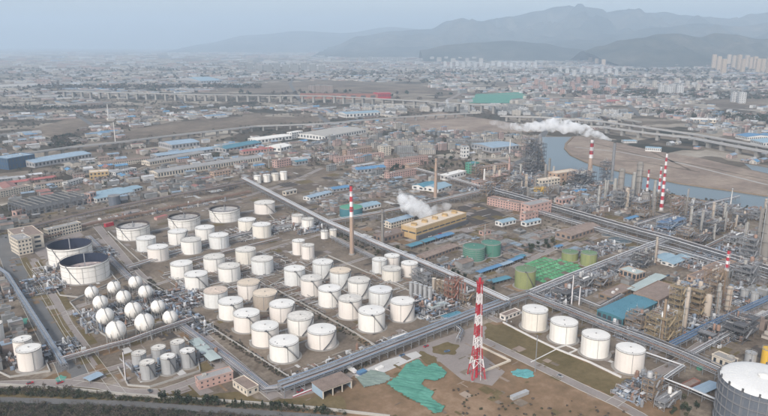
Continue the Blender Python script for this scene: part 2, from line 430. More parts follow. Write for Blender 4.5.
def floating_tank(cx, w_, yt, yb, label, inner='navy_inner', deck='pink_deck', drop=0.5, wall='white_paint', ladder=True, rim='dark_rim', rimw=.35, group=None):
    x, y, r, h = cyl_fit(cx, w_, yt, yb); occupy(x, y, r+4); seg = 64
    t = thing('floating_roof_tank', label, 'storage tank', (x, y, 0), 0, group); a0 = cam_angle(x, y)
    b = MB(); b.lathe([(r, .3), (r, h)], seg); b.build('shell', wall, t, True)
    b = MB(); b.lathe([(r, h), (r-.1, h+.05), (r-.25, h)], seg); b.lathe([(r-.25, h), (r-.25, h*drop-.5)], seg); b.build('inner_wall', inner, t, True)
    b = MB(); b.lathe([(r+.02, h-1.6), (r+.9, h-1.55), (r+.9, h-1.35), (r+.02, h-1.3)], seg); b.build('wind_girder', 'pale_steel', t)
    b = MB(); b.lathe([(r-rimw, h+.95), (r+.15, h+.95), (r+.15, h+1.15), (r-rimw, h+1.15), (r-rimw, h+.95)], seg)
    for k in range(0, seg, 2):
        a = 2*pi*k/seg; b.bar((r*cos(a), r*sin(a), h), (r*cos(a), r*sin(a), h+1.1), .12)
    b.build('rim_walkway', rim, t)
    z = h*drop
    b = MB(); b.lathe([(r-.3, z), (r*.9, z+.1), (r*.88, z-.35), (r*.3, z-.5), (.01, z-.45)], seg); b.build('floating_deck', deck, t, True)
    for k in range(3 if ladder else 0):
        a = a0+pi+k*2.1+.4; q = r*.6
        b = MB(); b.lathe([(1.1, 0), (1.1, .5), (.01, .7)], 10, (q*cos(a), q*sin(a), z-.4)); b.build('deck_manhole', 'grey_steel', t)
    b = MB(); a = a0+pi
    b.bar(((r-.6)*cos(a), (r-.6)*sin(a), h+.3), (0, 0, z), 1.0, .4); b.build('rolling_ladder', 'grey_steel' if ladder else 'dark_steel', t)
    b = MB(); b.lathe([(r+3, .04), (r+2.7, .3), (r-.5, .32)], seg); b.build('foundation_ring', 'concrete', t)
    b = MB(); n = 14; pr = None
    aT, aB = (-50, -15)
    for k in range(n+1):
        a = a0+radians(aB+(aT-aB)*k/n); zz = .3+(h+.4)*k/n; p = ((r+.6)*cos(a), (r+.6)*sin(a), zz)
        if pr: b.bar(pr, p, .9, .3)
        pr = p
    b.build('spiral_stair', 'grey_steel', t)
    for k in (1, 2):
        zz = h*k/3; b = MB(); b.lathe([(r, zz-.1), (r+.1, zz-.08), (r+.1, zz+.08), (r, zz+.1)], seg); b.build('hoop', 'pale_steel', t)
    for s_ in (-40, -8, 22, 50):
        a = a0+radians(s_); b = MB(); b.tube([((r+.25)*cos(a), (r+.25)*sin(a), .3), ((r+.25)*cos(a), (r+.25)*sin(a), h-1.4)], .14, 5); b.build('riser_pipe', 'pale_steel', t)
    return t

def sphere_tank(cx, cy_, w_, label, group=None):
    def fn(v):
        x, y, r = v; c = P(x, y, 1.62*r); d = y*cos(PITCH)+(CAM_H-1.62*r)*sin(PITCH)
        return [c[0], c[1], 2*r*FOC/d*1.05]
    g = G(cx, cy_+w_*.8); d = math.sqrt(g[0]**2+g[1]**2+CAM_H**2)
    x, y, r = newton(fn, [g[0], g[1], w_/2*d/FOC], [cx, cy_, w_]); zc = 1.62*r; occupy(x, y, r+2)
    t = thing('spherical_tank', label, 'spherical tank', (x, y, 0), 0, group); a0 = cam_angle(x, y)
    b = MB(); b.ball((0, 0, zc), r, 32, 18); b.build('shell', 'white_paint', t, True)
    for k in range(10):
        a = 2*pi*k/10+.2; px_, py_ = r*.99*cos(a), r*.99*sin(a)
        b = MB(); b.tube([(px_, py_, 0), (px_, py_, zc)], r*.034, 6); b.box(px_-.6, py_-.6, 0, px_+.6, py_+.6, .5)
        b.build('leg', 'pale_steel', t)
    b = MB()
    for k in range(10):
        a = 2*pi*k/10+.2; a2 = 2*pi*(k+1)/10+.2
        b.bar((r*.99*cos(a), r*.99*sin(a), .6), (r*.99*cos(a2), r*.99*sin(a2), zc*.8), .14)
        b.bar((r*.99*cos(a2), r*.99*sin(a2), .6), (r*.99*cos(a), r*.99*sin(a), zc*.8), .14)
    b.build('bracing', 'grey_steel', t)
    b = MB(); b.lathe([(1.7, zc+r-.05), (1.7, zc+r+.25), (.01, zc+r+.3)], 12)
    b.lathe([(1.65, zc+r+1.1), (1.8, zc+r+1.1), (1.8, zc+r+1.25), (1.65, zc+r+1.25)], 12)
    for k in range(6): a = pi*k/3; b.bar((1.7*cos(a), 1.7*sin(a), zc+r), (1.7*cos(a), 1.7*sin(a), zc+r+1.2), .1)
    b.tube([(0, 0, zc+r), (0, 0, zc+r+2)], .3); b.build('top_platform', 'grey_steel', t)
    b = MB(); pr = None
    for k in range(15):
        el = radians(-35+125*k/14); a = a0+radians(25-k*2.2); q = (r+.45)
        p = (q*cos(el)*cos(a), q*cos(el)*sin(a), zc+q*sin(el))
        if pr: b.bar(pr, p, .5, .15)
        pr = p
    el = radians(-35); a = a0+radians(25); b.bar(((r+.45)*cos(el)*cos(a), (r+.45)*cos(el)*sin(a), zc+(r+.45)*sin(el)), ((r+3)*cos(a), (r+3)*sin(a), 0), .75, .25)
    b.build('stair', 'pale_steel', t)
    return t

_tm = {}
def trestle_mesh(wd, h, two, m):
    k = (round(wd, 1), round(h, 1), two, m)
    if k not in _tm:
        b = MB(); c = .35
        for s_ in (-1, 1): b.box(s_*wd/2-c/2, -c/2, 0, s_*wd/2+c/2, c/2, h)
        b.box(-wd/2-.3, -c/2, h-.5, wd/2+.3, c/2, h-.05)
        if two: b.box(-wd/2-.3, -c/2, h*.62-.4, wd/2+.3, c/2, h*.62)
        if h > 4: b.bar((-wd/2, 0, h*.25), (wd/2, 0, h*.55), .2)
        _tm[k] = b.mesh('trestle', m)
    return _tm[k]
def rack(label, pts, wd, h, pipes, step=9.0, two=True, name='pipe_rack', cat='pipe rack', steel='grey_steel', px=True, tray=None, group=None, seg=6, occ=True):
    """pts: photo points of the rack's top; pipes: list of (material, radius) across the width"""
    q = [G(p[0], p[1], h) for p in pts] if px else pts
    ox, oy = q[0]; t = thing(name, label, cat, (ox, oy, 0), 0, group)
    q = [(a-ox, b-oy) for a, b in q]
    for i in range(len(q)-1):
        (xa, ya), (xb, yb) = q[i], q[i+1]; L = hypot(xb-xa, yb-ya); a = atan2(yb-ya, xb-xa)
        if occ: occupy_line((xa+ox, ya+oy), (xb+ox, yb+oy), wd/2+1)
        n = max(1, int(round(L/step)))
        for k in range(n+(1 if i == len(q)-2 else 0)):
            put(trestle_mesh(wd, h, two, steel), 'trestle', t, (xa+(xb-xa)*k/n, ya+(yb-ya)*k/n, 0), a+pi/2)
    def run(off, z, m, r, nm='pipe'):
        pp = []
        for i in range(len(q)):
            d = mathutils.Vector((q[min(i+1, len(q)-1)][0]-q[max(i-1, 0)][0], q[min(i+1, len(q)-1)][1]-q[max(i-1, 0)][1])).normalized()
            pp.append((q[i][0]-d.y*off, q[i][1]+d.x*off, z))
        b = MB(); b.tube(pp, r, seg); b.build(nm, m, t, True)
    rk_ = random.Random(int(q[-1][0]*3+q[-1][1]))
    pipes = [(m if rk_.random() > .25 else rk_.choice(['dark_steel', 'rust_pipe', 'silver_pipe']), r*rk_.uniform(.5, .85)) for m, r in pipes]
    tot = sum(2*p[1] for p in pipes); gap = (wd-.6-tot)/max(1, len(pipes)-1) if len(pipes) > 1 else 0
    o_ = -wd/2+.3
    for (m, r) in pipes:
        run(o_+r, h+r+(rk_.random() < .3)*.5, m, r); o_ += 2*r+gap
    if two:
        for k in range(max(2, len(pipes)//2)):
            m, r = pipes[(k*2+1) % len(pipes)]; run(-wd/2+.9+(wd-1.8)*k/max(1, len(pipes)//2-1 or 1), h*.62+r*.8, m, r*.8)
    b = MB()
    for s_ in (-1, 1): strip(b, q, .3, h-.9, h-.45, off=s_*wd/2)
    b.build('side_beam', steel, t, kind='stuff')
    if tray:
        b = MB(); strip(b, q, 1.1, h+1.3, h+1.6, off=wd/2-.2); b.build('cable_tray', tray, t)
    return t

def frame_of(A, B, hp, Cc, depth=None, h=None):
    a, b_ = G(*A), G(*B); L = hypot(b_[0]-a[0], b_[1]-a[1]); ang = atan2(b_[1]-a[1], b_[0]-a[0])
    if h is None: h = height_at(a[0], a[1], A[1]-hp)
    if depth is None:
        c = G(Cc[0], Cc[1], h); depth = abs(-(c[0]-a[0])*sin(ang)+(c[1]-a[1])*cos(ang))
    return a, ang, L, depth, h
def add_windows(t, L, D, h, storeys, bays, sides='fblr', m='window_dark', ww=.5, hh=.5, sb=None):
    b = MB(); sh = h/storeys; bw = L/bays; sb = sb or max(1, int(round(D/bw)))
    for s in range(storeys):
        z0 = s*sh+sh*(1-hh)/2+sh*.08; z1 = z0+sh*hh
        for k in range(bays):
            x0 = (k+.5-ww/2)*bw; x1 = (k+.5+ww/2)*bw
            if 'f' in sides: b.box(x0, -.06, z0, x1, .05, z1)
            if 'b' in sides: b.box(x0, D-.05, z0, x1, D+.06, z1)
        dw = D/sb
        for k in range(sb):
            y0 = (k+.5-ww/2)*dw; y1 = (k+.5+ww/2)*dw
            if 'l' in sides: b.box(-.06, y0, z0, .05, y1, z1)
            if 'r' in sides: b.box(L-.05, y0, z0, L+.06, y1, z1)
    b.build('window', m, t, kind='stuff')
def gable(b, L, D, h, rise, over=.5, th=.25, along='x', mi=0):
    if along == 'x':
        pr = [(-over, h-.05), (D/2, h+rise), (D+over, h-.05)]
        P0 = lambda x, p, dz: (x, p[0], p[1]+dz); x0, x1 = -over, L+over
    else:
        pr = [(-over, h-.05), (L/2, h+rise), (L+over, h-.05)]
        P0 = lambda x, p, dz: (p[0], x, p[1]+dz); x0, x1 = -over, D+over
    for k in range(2):
        p, q = pr[k], pr[k+1]; n = len(b.v)
        b.v += [P0(x0, p, 0), P0(x1, p, 0), P0(x1, q, 0), P0(x0, q, 0), P0(x0, p, th), P0(x1, p, th), P0(x1, q, th), P0(x0, q, th)]
        for f in ((3, 2, 1, 0), (4, 5, 6, 7), (0, 1, 5, 4), (2, 3, 7, 6), (1, 2, 6, 5), (3, 0, 4, 7)):
            b.f.append(tuple(n+i for i in f)); b.m.append(mi); b.c.append(None)
def gable_wall(b, L, D, h, rise, along='x', mi=0):
    if along == 'x':
        for x in (0, L): b.quad([(x, 0, h), (x, D, h), (x, D/2, h+rise)], mi)
    else:
        for y in (0, D): b.quad([(0, y, h), (L, y, h), (L/2, y, h+rise)], mi)
def building(label, cat, A, B, hp, Cc=None, depth=None, h=None, storeys=2, bays=6, wall='grey_wall', roof='grey_roof', kind='flat',
             name='building', win=True, ww=.5, hh=.5, rise=.12, units=2, door=None, along='x', wm='window_dark', group=None, parapet=True, z0=0):
    a, ang, L, D, h = frame_of(A, B, hp, Cc, depth, h)
    t = thing(name, label, cat, (a[0], a[1], 0), ang, group)
    cx, cy_ = a[0]+L/2*cos(ang)-D/2*sin(ang), a[1]+L/2*sin(ang)+D/2*cos(ang)
    m = max(L, D); n = int(max(L, D)//max(8, min(L, D)/2))+1
    for k in range(n+1):
        f = k/n; u, v = (L*f, D/2) if L > D else (L/2, D*f)
        occupy(a[0]+u*cos(ang)-v*sin(ang), a[1]+u*sin(ang)+v*cos(ang), min(L, D)/2+2)
    b = MB(); b.box(0, 0, z0, L, D, h)
    r = rise*(D if along == 'x' else L)
    if kind == 'gable': gable_wall(b, L, D, h, r, along)
    b.build('wall', wall, t)
    b = MB()
    if kind == 'gable': gable(b, L, D, h, r, along=along)
    else:
        b.box(-.25, -.25, h, L+.25, D+.25, h+.35)
    rf = b.build('roof', roof, t)
    if kind == 'gable' and L > 25:
        b = MB(); rl, ln = (L, D) if along == 'x' else (D, L); n = int(rl/3.2)
        for k in range(n+1):
            u = rl*k/n
            for s_ in (0, 1):
                if along == 'x': b.bar((u, -.4 if s_ == 0 else D+.4, h+.18), (u, D/2, h+r+.26), .22, .14)
                else: b.bar((-.4 if s_ == 0 else L+.4, u, h+.18), (L/2, u, h+r+.26), .22, .14)
        b.build('roof_rib', roof, rf, kind='stuff')
    if kind == 'flat':
        if parapet:
            b = MB(); T = .3
            for q in ((-.25, -.25, L+.25, -.25+T), (-.25, D+.25-T, L+.25, D+.25), (-.25, -.25+T, -.25+T, D+.25-T), (L+.25-T, -.25+T, L+.25, D+.25-T)):
                b.box(q[0], q[1], h+.35, q[2], q[3], h+1.0)
            b.build('parapet', wall, rf)
        rr = random.Random(int(A[0]*13+A[1]))
        for k in range(units):
            u, v = rr.uniform(.1, .85)*L, rr.uniform(.2, .7)*D; s_ = rr.uniform(1, 2.4)
            b = MB(); b.box(u, v, h+.35, u+s_*1.4, v+s_, h+.35+s_*.8); b.build('roof_unit', rr.choice(['pale_concrete', 'grey_wall', 'white_wall']), rf)
    else:
        rr = random.Random(int(A[0]*13+A[1])); n = max(2, int((L if along == 'x' else D)//9))
        for k in range(n):
            u = (k+.5)/n; b = MB(); zr = h+r+.25
            if along == 'x': b.box(L*u-.6, D/2-.6, zr-.35, L*u+.6, D/2+.6, zr+.7)
            else: b.box(L/2-.6, D*u-.6, zr-.35, L/2+.6, D*u+.6, zr+.7)
            b.build('ridge_vent', roof, rf)
    if win: add_windows(t, L, D, h, storeys, bays, m=wm, ww=ww, hh=hh)
    return t, (a, ang, L, D, h)

def shed_on_posts(label, A, B, hp, Cc=None, depth=None, roof='grey_roof', post='grey_steel', name='canopy', cat='canopy', step=6, rise=.1):
    a, ang, L, D, h = frame_of(A, B, hp, Cc, depth)
    t = thing(name, label, cat, (a[0], a[1], 0), ang)
    occupy_line((a[0]-D/2*sin(ang), a[1]+D/2*cos(ang)), (a[0]+L*cos(ang)-D/2*sin(ang), a[1]+L*sin(ang)+D/2*cos(ang)), D/2+1)
    b = MB(); gable(b, L, D, h, rise*D); b.build('roof', roof, t)
    n = max(1, int(L//step)); pm = MB(); pm.box(-.17, -.17, 0, .17, .17, h-.06); me = pm.mesh('post', post)
    for k in range(n+1):
        for y in (.3, D-.3): put(me, 'post', t, (.3+(L-.6)*k/n, y, 0))
    b = MB()
    for k in range(n+1): b.box(.3+(L-.6)*k/n-.1, .3, h-.5, .3+(L-.6)*k/n+.1, D-.3, h-.1)
    b.build('roof_beam', post, t, kind='stuff')
    return t

def chimney(cx, yb, yt, wpx, label, mats, bands=None, taper=.65, name='chimney', cat='chimney', plat=2, seg=20):
    """bands: list of (fraction from, fraction to, material) from the ground up"""
    x, y = G(cx, yb); h = height_at(x, y, yt); d = math.sqrt(x*x+y*y+CAM_H**2); r = wpx/2*d/FOC; occupy(x, y, r+3)
    t = thing(name, label, cat, (x, y, 0))
    R = lambda f: r*(1-(1-taper)*f)
    for (f0, f1, m) in bands:
        b = MB(); b.lathe([(R(f0), h*f0), (R(f1), h*f1)], seg)
        b.build('band' if len(bands) > 1 else 'shaft', m, t, True)
    b = MB(); q = R(1); b.lathe([(q, h), (q+.15, h+.1), (q+.15, h+.6), (q*.75, h+.6), (q*.7, h-2), (.01, h-2.5)], seg); b.build('crown', 'dark_rim', t)
    for k in range(plat):
        f = 1-(k+.35)*.25; q = R(f)
        b = MB(); b.lathe([(q, h*f), (q+1.2, h*f), (q+1.2, h*f+.15), (q, h*f+.15)], seg)
        b.lathe([(q+1.1, h*f+1.1), (q+1.2, h*f+1.1), (q+1.2, h*f+1.2), (q+1.1, h*f+1.2)], seg); b.build('gallery', 'grey_steel', t)
    b = MB(); a = cam_angle(x, y)+.5
    b.bar((R(0)*cos(a), R(0)*sin(a), 0), ((R(1)+.3)*cos(a), (R(1)+.3)*sin(a), h), .7, .2); b.build('ladder', 'grey_steel', t)
    b = MB(); b.lathe([(R(0)*1.35, 0), (R(0)*1.35, 1.2), (R(.02), 1.6)], seg); b.build('footing', 'concrete', t)
    return t, (x, y, h)

def column(x, y, r, h, label, m='grey_steel', plats=4, group=None, name='process_column', cat='column', seed=0, seg=14, skirt='dark_steel'):
    t = thing(name, label, cat, (x, y, 0), 0, group); rr = random.Random(seed or int(x*31+y)); occupy(x, y, r+2)
    b = MB(); b.lathe([(r*1.12, 0), (r, 2.5)], seg); b.build('skirt', skirt, t)
    b = MB(); b.lathe([(r, 2.5), (r, h-r*.6), (r*.8, h-r*.22), (r*.35, h-.05), (.02, h)], seg); b.build('shell', m, t, True)
    a = rr.uniform(0, 6.28)
    for k in range(plats):
        z = h*(.25+.68*k/max(1, plats-1)) if plats > 1 else h*.8
        a_ = a+rr.uniform(-1, 1)
        b = MB(); b.lathe([(r+.02, z), (r+1.1, z), (r+1.1, z+.12), (r+.02, z+.12)], 10, a0=a_, a1=a_+4.2)
        b.lathe([(r+1.0, z+1), (r+1.1, z+1), (r+1.1, z+1.12), (r+1.0, z+1.12)], 10, a0=a_, a1=a_+4.2)
        b.build('platform', 'pale_steel' if m != 'ochre_steel' else 'ochre_steel', t)
    b = MB(); b.bar(((r+.4)*cos(a), (r+.4)*sin(a), 0), ((r+.4)*cos(a), (r+.4)*sin(a), h*.93), .5, .2); b.build('ladder', 'grey_steel', t)
    for k in range(2):
        a_ = a+1.8+k*1.7; q = r+.5; z = h*rr.uniform(.6, 1.0)
        b = MB(); b.tube([(0 if z > h*.93 else q*cos(a_)*.9, 0 if z > h*.93 else q*sin(a_)*.9, min(z, h*.96)), (q*cos(a_), q*sin(a_), min(z, h*.96)), (q*cos(a_), q*sin(a_), 1.5), ((q+3)*cos(a_), (q+3)*sin(a_), 1.5)], .22, 6)
        b.build('pipe', rr.choice(['silver_pipe', 'white_pipe', 'rust_pipe']), t, True)
    return t

def drum(x, y, r, L, ang, label, m='silver', z=2.2, group=None, name='horizontal_drum', cat='pressure vessel'):
    t = thing(name, label, cat, (x, y, 0), ang, group); occupy(x, y, L/2)
    b = MB(); prof = [(.02, -L/2-r*.5), (r*.6, -L/2-r*.38), (r, -L/2), (r, L/2), (r*.6, L/2+r*.38), (.02, L/2+r*.5)]
    n = 12
    for (rr, s_) in prof:
        for k in range(n): a = 2*pi*k/n; b.v.append((s_, rr*cos(a), z+r+rr*sin(a)))
    for j in range(len(prof)-1):
        for k in range(n):
            k2 = (k+1) % n; b.f.append((j*n+k, (j+1)*n+k, (j+1)*n+k2, j*n+k2)); b.m.append(0); b.c.append(None)
    b.build('shell', m, t, True)
    for s_ in (-1, 1):
        b = MB(); b.box(s_*L*.3-.3, -r*.7, 0, s_*L*.3+.3, r*.7, z+r*.35); b.build('saddle', 'concrete', t)
    b = MB(); b.tube([(L*.1, 0, z+2*r-.1), (L*.1, 0, z+2*r+1)], .2); b.tube([(-L*.2, 0, z+2*r-.1), (-L*.2, 0, z+2*r+.8)], .25); b.build('nozzle', 'grey_steel', t)
    return t

def steel_frame(label, x, y, ang, L, D, levels, sh, steel='grey_steel', deck='grey_steel', bays=3, dbays=2, vessels=4, name='steel_structure', cat='steel structure', vm=('silver', 'pale_steel', 'rust_pipe'), rail='grey_steel', clutter=True, solid=False):
    t = thing(name, label, cat, (x, y, 0), ang); rr = random.Random(int(x*7+y*3)); h = levels*sh
    for k in range(int(L//8)+1): occupy(x+(k*8)*cos(ang)-D/2*sin(ang), y+(k*8)*sin(ang)+D/2*cos(ang), D/2+2)
    w_ = .34; cm = MB(); cm.box(-w_/2, -w_/2, 0, w_/2, w_/2, h+.3); me = cm.mesh('steel_column', steel)
    for i in range(bays+1):
        for j in range(dbays+1): put(me, 'steel_column', t, (L*i/bays, D*j/dbays, 0))
    for lv in range(1, levels+1):
        z = lv*sh; b = MB()
        for j in range(dbays+1): b.box(w_/2, D*j/dbays-.15, z-.5, L-w_/2, D*j/dbays+.15, z-.02)
        for i in range(bays+1): b.box(L*i/bays-.12, .2, z-.48, L*i/bays+.12, D-.2, z-.04)
        b.build('beam', steel, t, kind='stuff')
        keep = [(i, j) for i in range(bays) for j in range(dbays) if rr.random() < .55]
        b = MB()
        for (i, j) in keep: b.box(L*i/bays+.1, D*j/dbays+.1, z, L*(i+1)/bays-.1, D*(j+1)/dbays-.1, z+.12)
        dk = b.build('deck', deck, t, kind='stuff') if keep else t
        b = MB()
        for (p, q) in (((0, 0), (L, 0)), ((L, 0), (L, D)), ((L, D), (0, D)), ((0, D), (0, 0))):
            for dz in (.6, 1.15): b.bar((*p, z+dz), (*q, z+dz), .1)
        b.build('handrail', rail, dk)
    b = MB()
    for lv in range(levels):
        i = rr.randrange(bays); b.bar((L*i/bays, 0, lv*sh), (L*(i+1)/bays, 0, (lv+1)*sh-.4), .2); b.bar((L*(i+1)/bays, 0, lv*sh), (L*i/bays, 0, (lv+1)*sh-.4), .2)
        b.bar((0, 0, lv*sh), (0, D, (lv+1)*sh-.4), .2); b.bar((L, 0, lv*sh), (L, D, (lv+1)*sh-.4), .2)
    b.build('brace', steel, t, kind='stuff')
    b = MB()
    for lv in range(levels):
        s0, s1 = (L*.1, L*.45) if lv % 2 else (L*.45, L*.1); b.bar((s0, -1.1, lv*sh), (s1, -1.1, (lv+1)*sh), 1.0, .25)
    b.build('stairway', rail, t)
    for k in range(vessels):
        lv = rr.randrange(levels+1); z = lv*sh+.13; u, v = rr.uniform(.12, .88)*L, rr.uniform(.15, .85)*D; b = MB()
        if rr.random() < .6:
            r = rr.uniform(.8, 1.9); zt = z+rr.uniform(2, sh*.75 if lv < levels else 6); b.lathe([(r*.5, z), (r, z+.5), (r, zt), (r*.75, zt+r*.35), (.02, zt+r*.5)], 12, (u, v, 0))
        else:
            r = rr.uniform(.6, 1.1); b.tube([(max(1, u-4), v, z+r+.4), (min(L-1, u+4), v, z+r+.4)], r, 10)
        b.build('vessel', rr.choice(vm), t, True)
    if clutter:
        b = MB()
        for k in range(int(levels*L*D/8)):
            z = rr.randrange(levels+1)*sh+rr.uniform(.3, sh*.6); u, v = rr.uniform(0, L), rr.uniform(0, D)
            dx, dy = ((rr.uniform(3, 8), 0), (0, rr.uniform(3, 8)))[rr.randrange(2)]; dz = rr.choice([0, 0, -sh*.7, sh*.7])
            dz = max(.3-z, dz); e = (min(L, u+dx), min(D, v+dy), z)
            b.tube([(u, v, z), e, (e[0], e[1], z+dz)] if abs(dz) > .5 else [(u, v, z), e], rr.uniform(.07, .19), 4, mi=rr.randrange(4))
        b.build('piping', ['silver_pipe', 'rust_pipe', 'white_pipe', 'dark_steel'], t, kind='stuff')
    return t

def pipework(label, x, y, ang, L, D, n, hmax=5, mats=('silver_pipe', 'grey_steel', 'rust_pipe', 'blue_pipe', 'white_pipe', 'dark_steel'), name='pipework', seed=1, boxes=True, px=None):
    """ground-level tangle of process piping, pumps and small equipment too fine to pick apart"""
    rr = random.Random(seed); b = MB(); nm = len(mats)
    for k in range(int(n*(1.6 if hmax > 2 else 1.2))):
        u, v = rr.uniform(0, L), rr.uniform(0, D); z = rr.choice([.5, .5, 1, 2.5, rr.uniform(1, hmax)]); r = rr.uniform(.12, .32)
        ln = rr.uniform(3, min(22, max(L, D)*.5)); mi = rr.randrange(nm)
        e = (min(L, u+ln), v, z) if rr.random() < .5 else (u, min(D, v+ln), z)
        pts = [(u, v, 0), (u, v, z), e, (e[0], e[1], 0)] if rr.random() < .6 else [(u, v, z), e, (e[0], e[1], 0)]
        b.tube(pts, r, 4, mi)
        if boxes and k % 3 == 0:
            u, v = rr.uniform(0, L), rr.uniform(0, D); s_ = rr.uniform(.6, 2.2)
            b.box(u, v, 0, u+s_*1.5, v+s_, s_*rr.uniform(.6, 1.6), rr.randrange(nm))
        if boxes and k % 7 == 0:
            u, v = rr.uniform(0, L), rr.uniform(0, D); s_ = rr.uniform(.5, 1.4); b.lathe([(s_, 0), (s_, s_*rr.uniform(2, 5)), (.02, s_*5.2)], 8, (u, v, 0), rr.randrange(nm))
        if boxes and k % 9 == 0:    # small table-like frames
            u, v = rr.uniform(0, L*.9), rr.uniform(0, D*.9); w_, q, z = rr.uniform(2, 5), rr.uniform(2, 5), rr.uniform(2.5, hmax)
            for (i, j) in ((0, 0), (w_, 0), (w_, q), (0, q)): b.box(u+i-.12, v+j-.12, 0, u+i+.12, v+j+.12, z, nm-1)
            b.box(u, v, z-.2, u+w_, v+q, z, rr.randrange(nm))
    o = b.build(name, list(mats), loc=(x, y, 0), rz=ang)
    return tag(o, label, 'piping', kind='stuff')

# ---- trees
def crown_mesh(seed, r, h, z0, m, n=170, leaf=.5, cone=False):
    rr = random.Random(seed); b = MB(); clumps = []
    for k in range(9):
        a = rr.uniform(0, 6.28); q = rr.uniform(.1, .72)*r; zz = rr.uniform(.15, .85)
        if cone: q = r*(1-zz)*.6
        clumps.append((q*cos(a), q*sin(a), z0+zz*h, r*(.42 if not cone else .55*(1.1-zz))))
    for k in range(n):
        cx, cy_, cz, cr = clumps[k % len(clumps)]
        d = mathutils.Vector((rr.gauss(0, 1), rr.gauss(0, 1), rr.gauss(0, 1))).normalized()*cr*rr.uniform(.3, 1)
        p = mathutils.Vector((cx, cy_, cz))+d; s_ = leaf*rr.uniform(.5, 1.3)
        u = mathutils.Vector((rr.gauss(0, 1), rr.gauss(0, 1), rr.gauss(0, 1))).normalized()*s_; v = mathutils.Vector((rr.gauss(0, 1), rr.gauss(0, 1), rr.gauss(0, .6))).normalized()*s_
        b.quad([tuple(p-u), tuple(p+v), tuple(p+u), tuple(p-v)])
    return b.mesh('crown', m)
def trunk_mesh(seed, r, h, z1):
    rr = random.Random(seed); b = MB(); b.lathe([(r, 0), (r*.6, z1), (r*.2, z1+h*.6)], 6)
    for k in range(6):
        a = rr.uniform(0, 6.28); z = z1*rr.uniform(.6, 1.1); b.bar((0, 0, z), (cos(a)*h*.35, sin(a)*h*.35, z+h*rr.uniform(.25, .6)), r*.35)
    return b.mesh('trunk', 'bark')
TREES = {}
def tree_kit():
    for k in range(3):
        TREES[('bare', k)] = (crown_mesh(50+k, 3.4, 4.8, 2.2, 'twig_brown', 150, .38), trunk_mesh(k, .25, 5, 2.6))
        TREES[('olive', k)] = (crown_mesh(60+k, 3.0, 4.2, 1.4, 'twig_olive', 170, .55), trunk_mesh(10+k, .25, 4, 1.8))
        TREES[('conifer', k)] = (crown_mesh(70+k, 1.5, 5.2, .5, 'dark_foliage', 190, .42, True), trunk_mesh(20+k, .18, 4, 1.0))
        TREES[('dark', k)] = (crown_mesh(80+k, 3.4, 4.8, 1.3, 'dark_foliage', 190, .62), trunk_mesh(30+k, .28, 4, 1.8))
tree_kit()
def tree(kind, x, y, s_, label, group, rr=random):
    c, tr = TREES[(kind, rr.randrange(3))]; nm = {'bare': 'bare_tree', 'olive': 'tree', 'conifer': 'conifer', 'dark': 'evergreen_tree'}[kind]
    t = thing(nm, label, 'tree', (x, y, 0), rr.uniform(0, 6.28), group); t.scale = (s_, s_, s_*rr.uniform(.85, 1.2))
    put(tr, 'trunk', t); put(c, 'crown', t); return t
def thicket(label, px_poly, n, kinds=('twig_brown', 'twig_olive', 'dark_foliage'), size=(1.4, 3.2), name='shrub_belt', leaf=.55, per=46, seed=5, weights=(5, 3, 2), hmul=1.0):
    """dense bushes nobody could count"""
    rr = random.Random(seed); poly = [G(*p) for p in px_poly]; xs = [p[0] for p in poly]; ys = [p[1] for p in poly]; b = MB(); c = 0; tries = 0
    while c < n and tries < n*30:
        tries += 1; x, y = rr.uniform(min(xs), max(xs)), rr.uniform(min(ys), max(ys))
        if not inside((x, y), poly) or ('scattered' in label and (any(inside((x, y), f) for f in OPEN) or not is_free(x, y, 3))): continue
        c += 1; s_ = rr.uniform(*size); mi = rr.choices(range(len(kinds)), weights[:len(kinds)])[0]
        for k in range(per):
            d = mathutils.Vector((rr.gauss(0, 1), rr.gauss(0, 1), abs(rr.gauss(0, 1)))).normalized()*s_*rr.uniform(.4, 1)
            p = mathutils.Vector((x, y, s_*.35*hmul))+mathutils.Vector((d.x, d.y, d.z*hmul)); q = leaf*rr.uniform(.5, 1.2)
            u = mathutils.Vector((rr.gauss(0, 1), rr.gauss(0, 1), rr.gauss(0, 1))).normalized()*q; v = mathutils.Vector((rr.gauss(0, 1), rr.gauss(0, 1), rr.gauss(0, .7))).normalized()*q
            b.quad([tuple(p-u), tuple(p+v), tuple(p+u), tuple(p-v)], mi)
    o = b.build(name, list(kinds)); return tag(o, label, 'shrubs', kind='stuff')
def low_wall(label, pts, th, h, m, name='low_wall', cat='wall', px=True, group=None, coping=None):
    q = [G(*p) for p in pts] if px else pts; t = thing(name, label, cat, (q[0][0], q[0][1], 0), 0, group)
    q = [(a-t.location.x, b-t.location.y) for a, b in q]
    b = MB(); strip(b, q, th, 0, h); b.build('wall_body', m, t)
    b = MB(); strip(b, q, th+.25, h, h+.15); b.build('coping', coping or m, t)
    return t
def fence(label, pts, h, m, name='fence', step=3.0, px=True, rails=3):
    q = [G(*p) for p in pts] if px else pts; ox, oy = q[0]; t = thing(name, label, 'fence', (ox, oy, 0)); q = [(a-ox, b-oy) for a, b in q]
    pm = MB(); pm.box(-.1, -.1, 0, .1, .1, h+.1); me = pm.mesh('post', m)
    for i in range(len(q)-1):
        L = hypot(q[i+1][0]-q[i][0], q[i+1][1]-q[i][1]); n = max(1, int(L//step))
        for k in range(n): put(me, 'post', t, (q[i][0]+(q[i+1][0]-q[i][0])*k/n, q[i][1]+(q[i+1][1]-q[i][1])*k/n, 0))
        for r in range(rails):
            z = h*(r+1)/rails-.1; b = MB(); b.bar((*q[i], z), (*q[i+1], z), .1); b.build('rail', m, t)
    return t
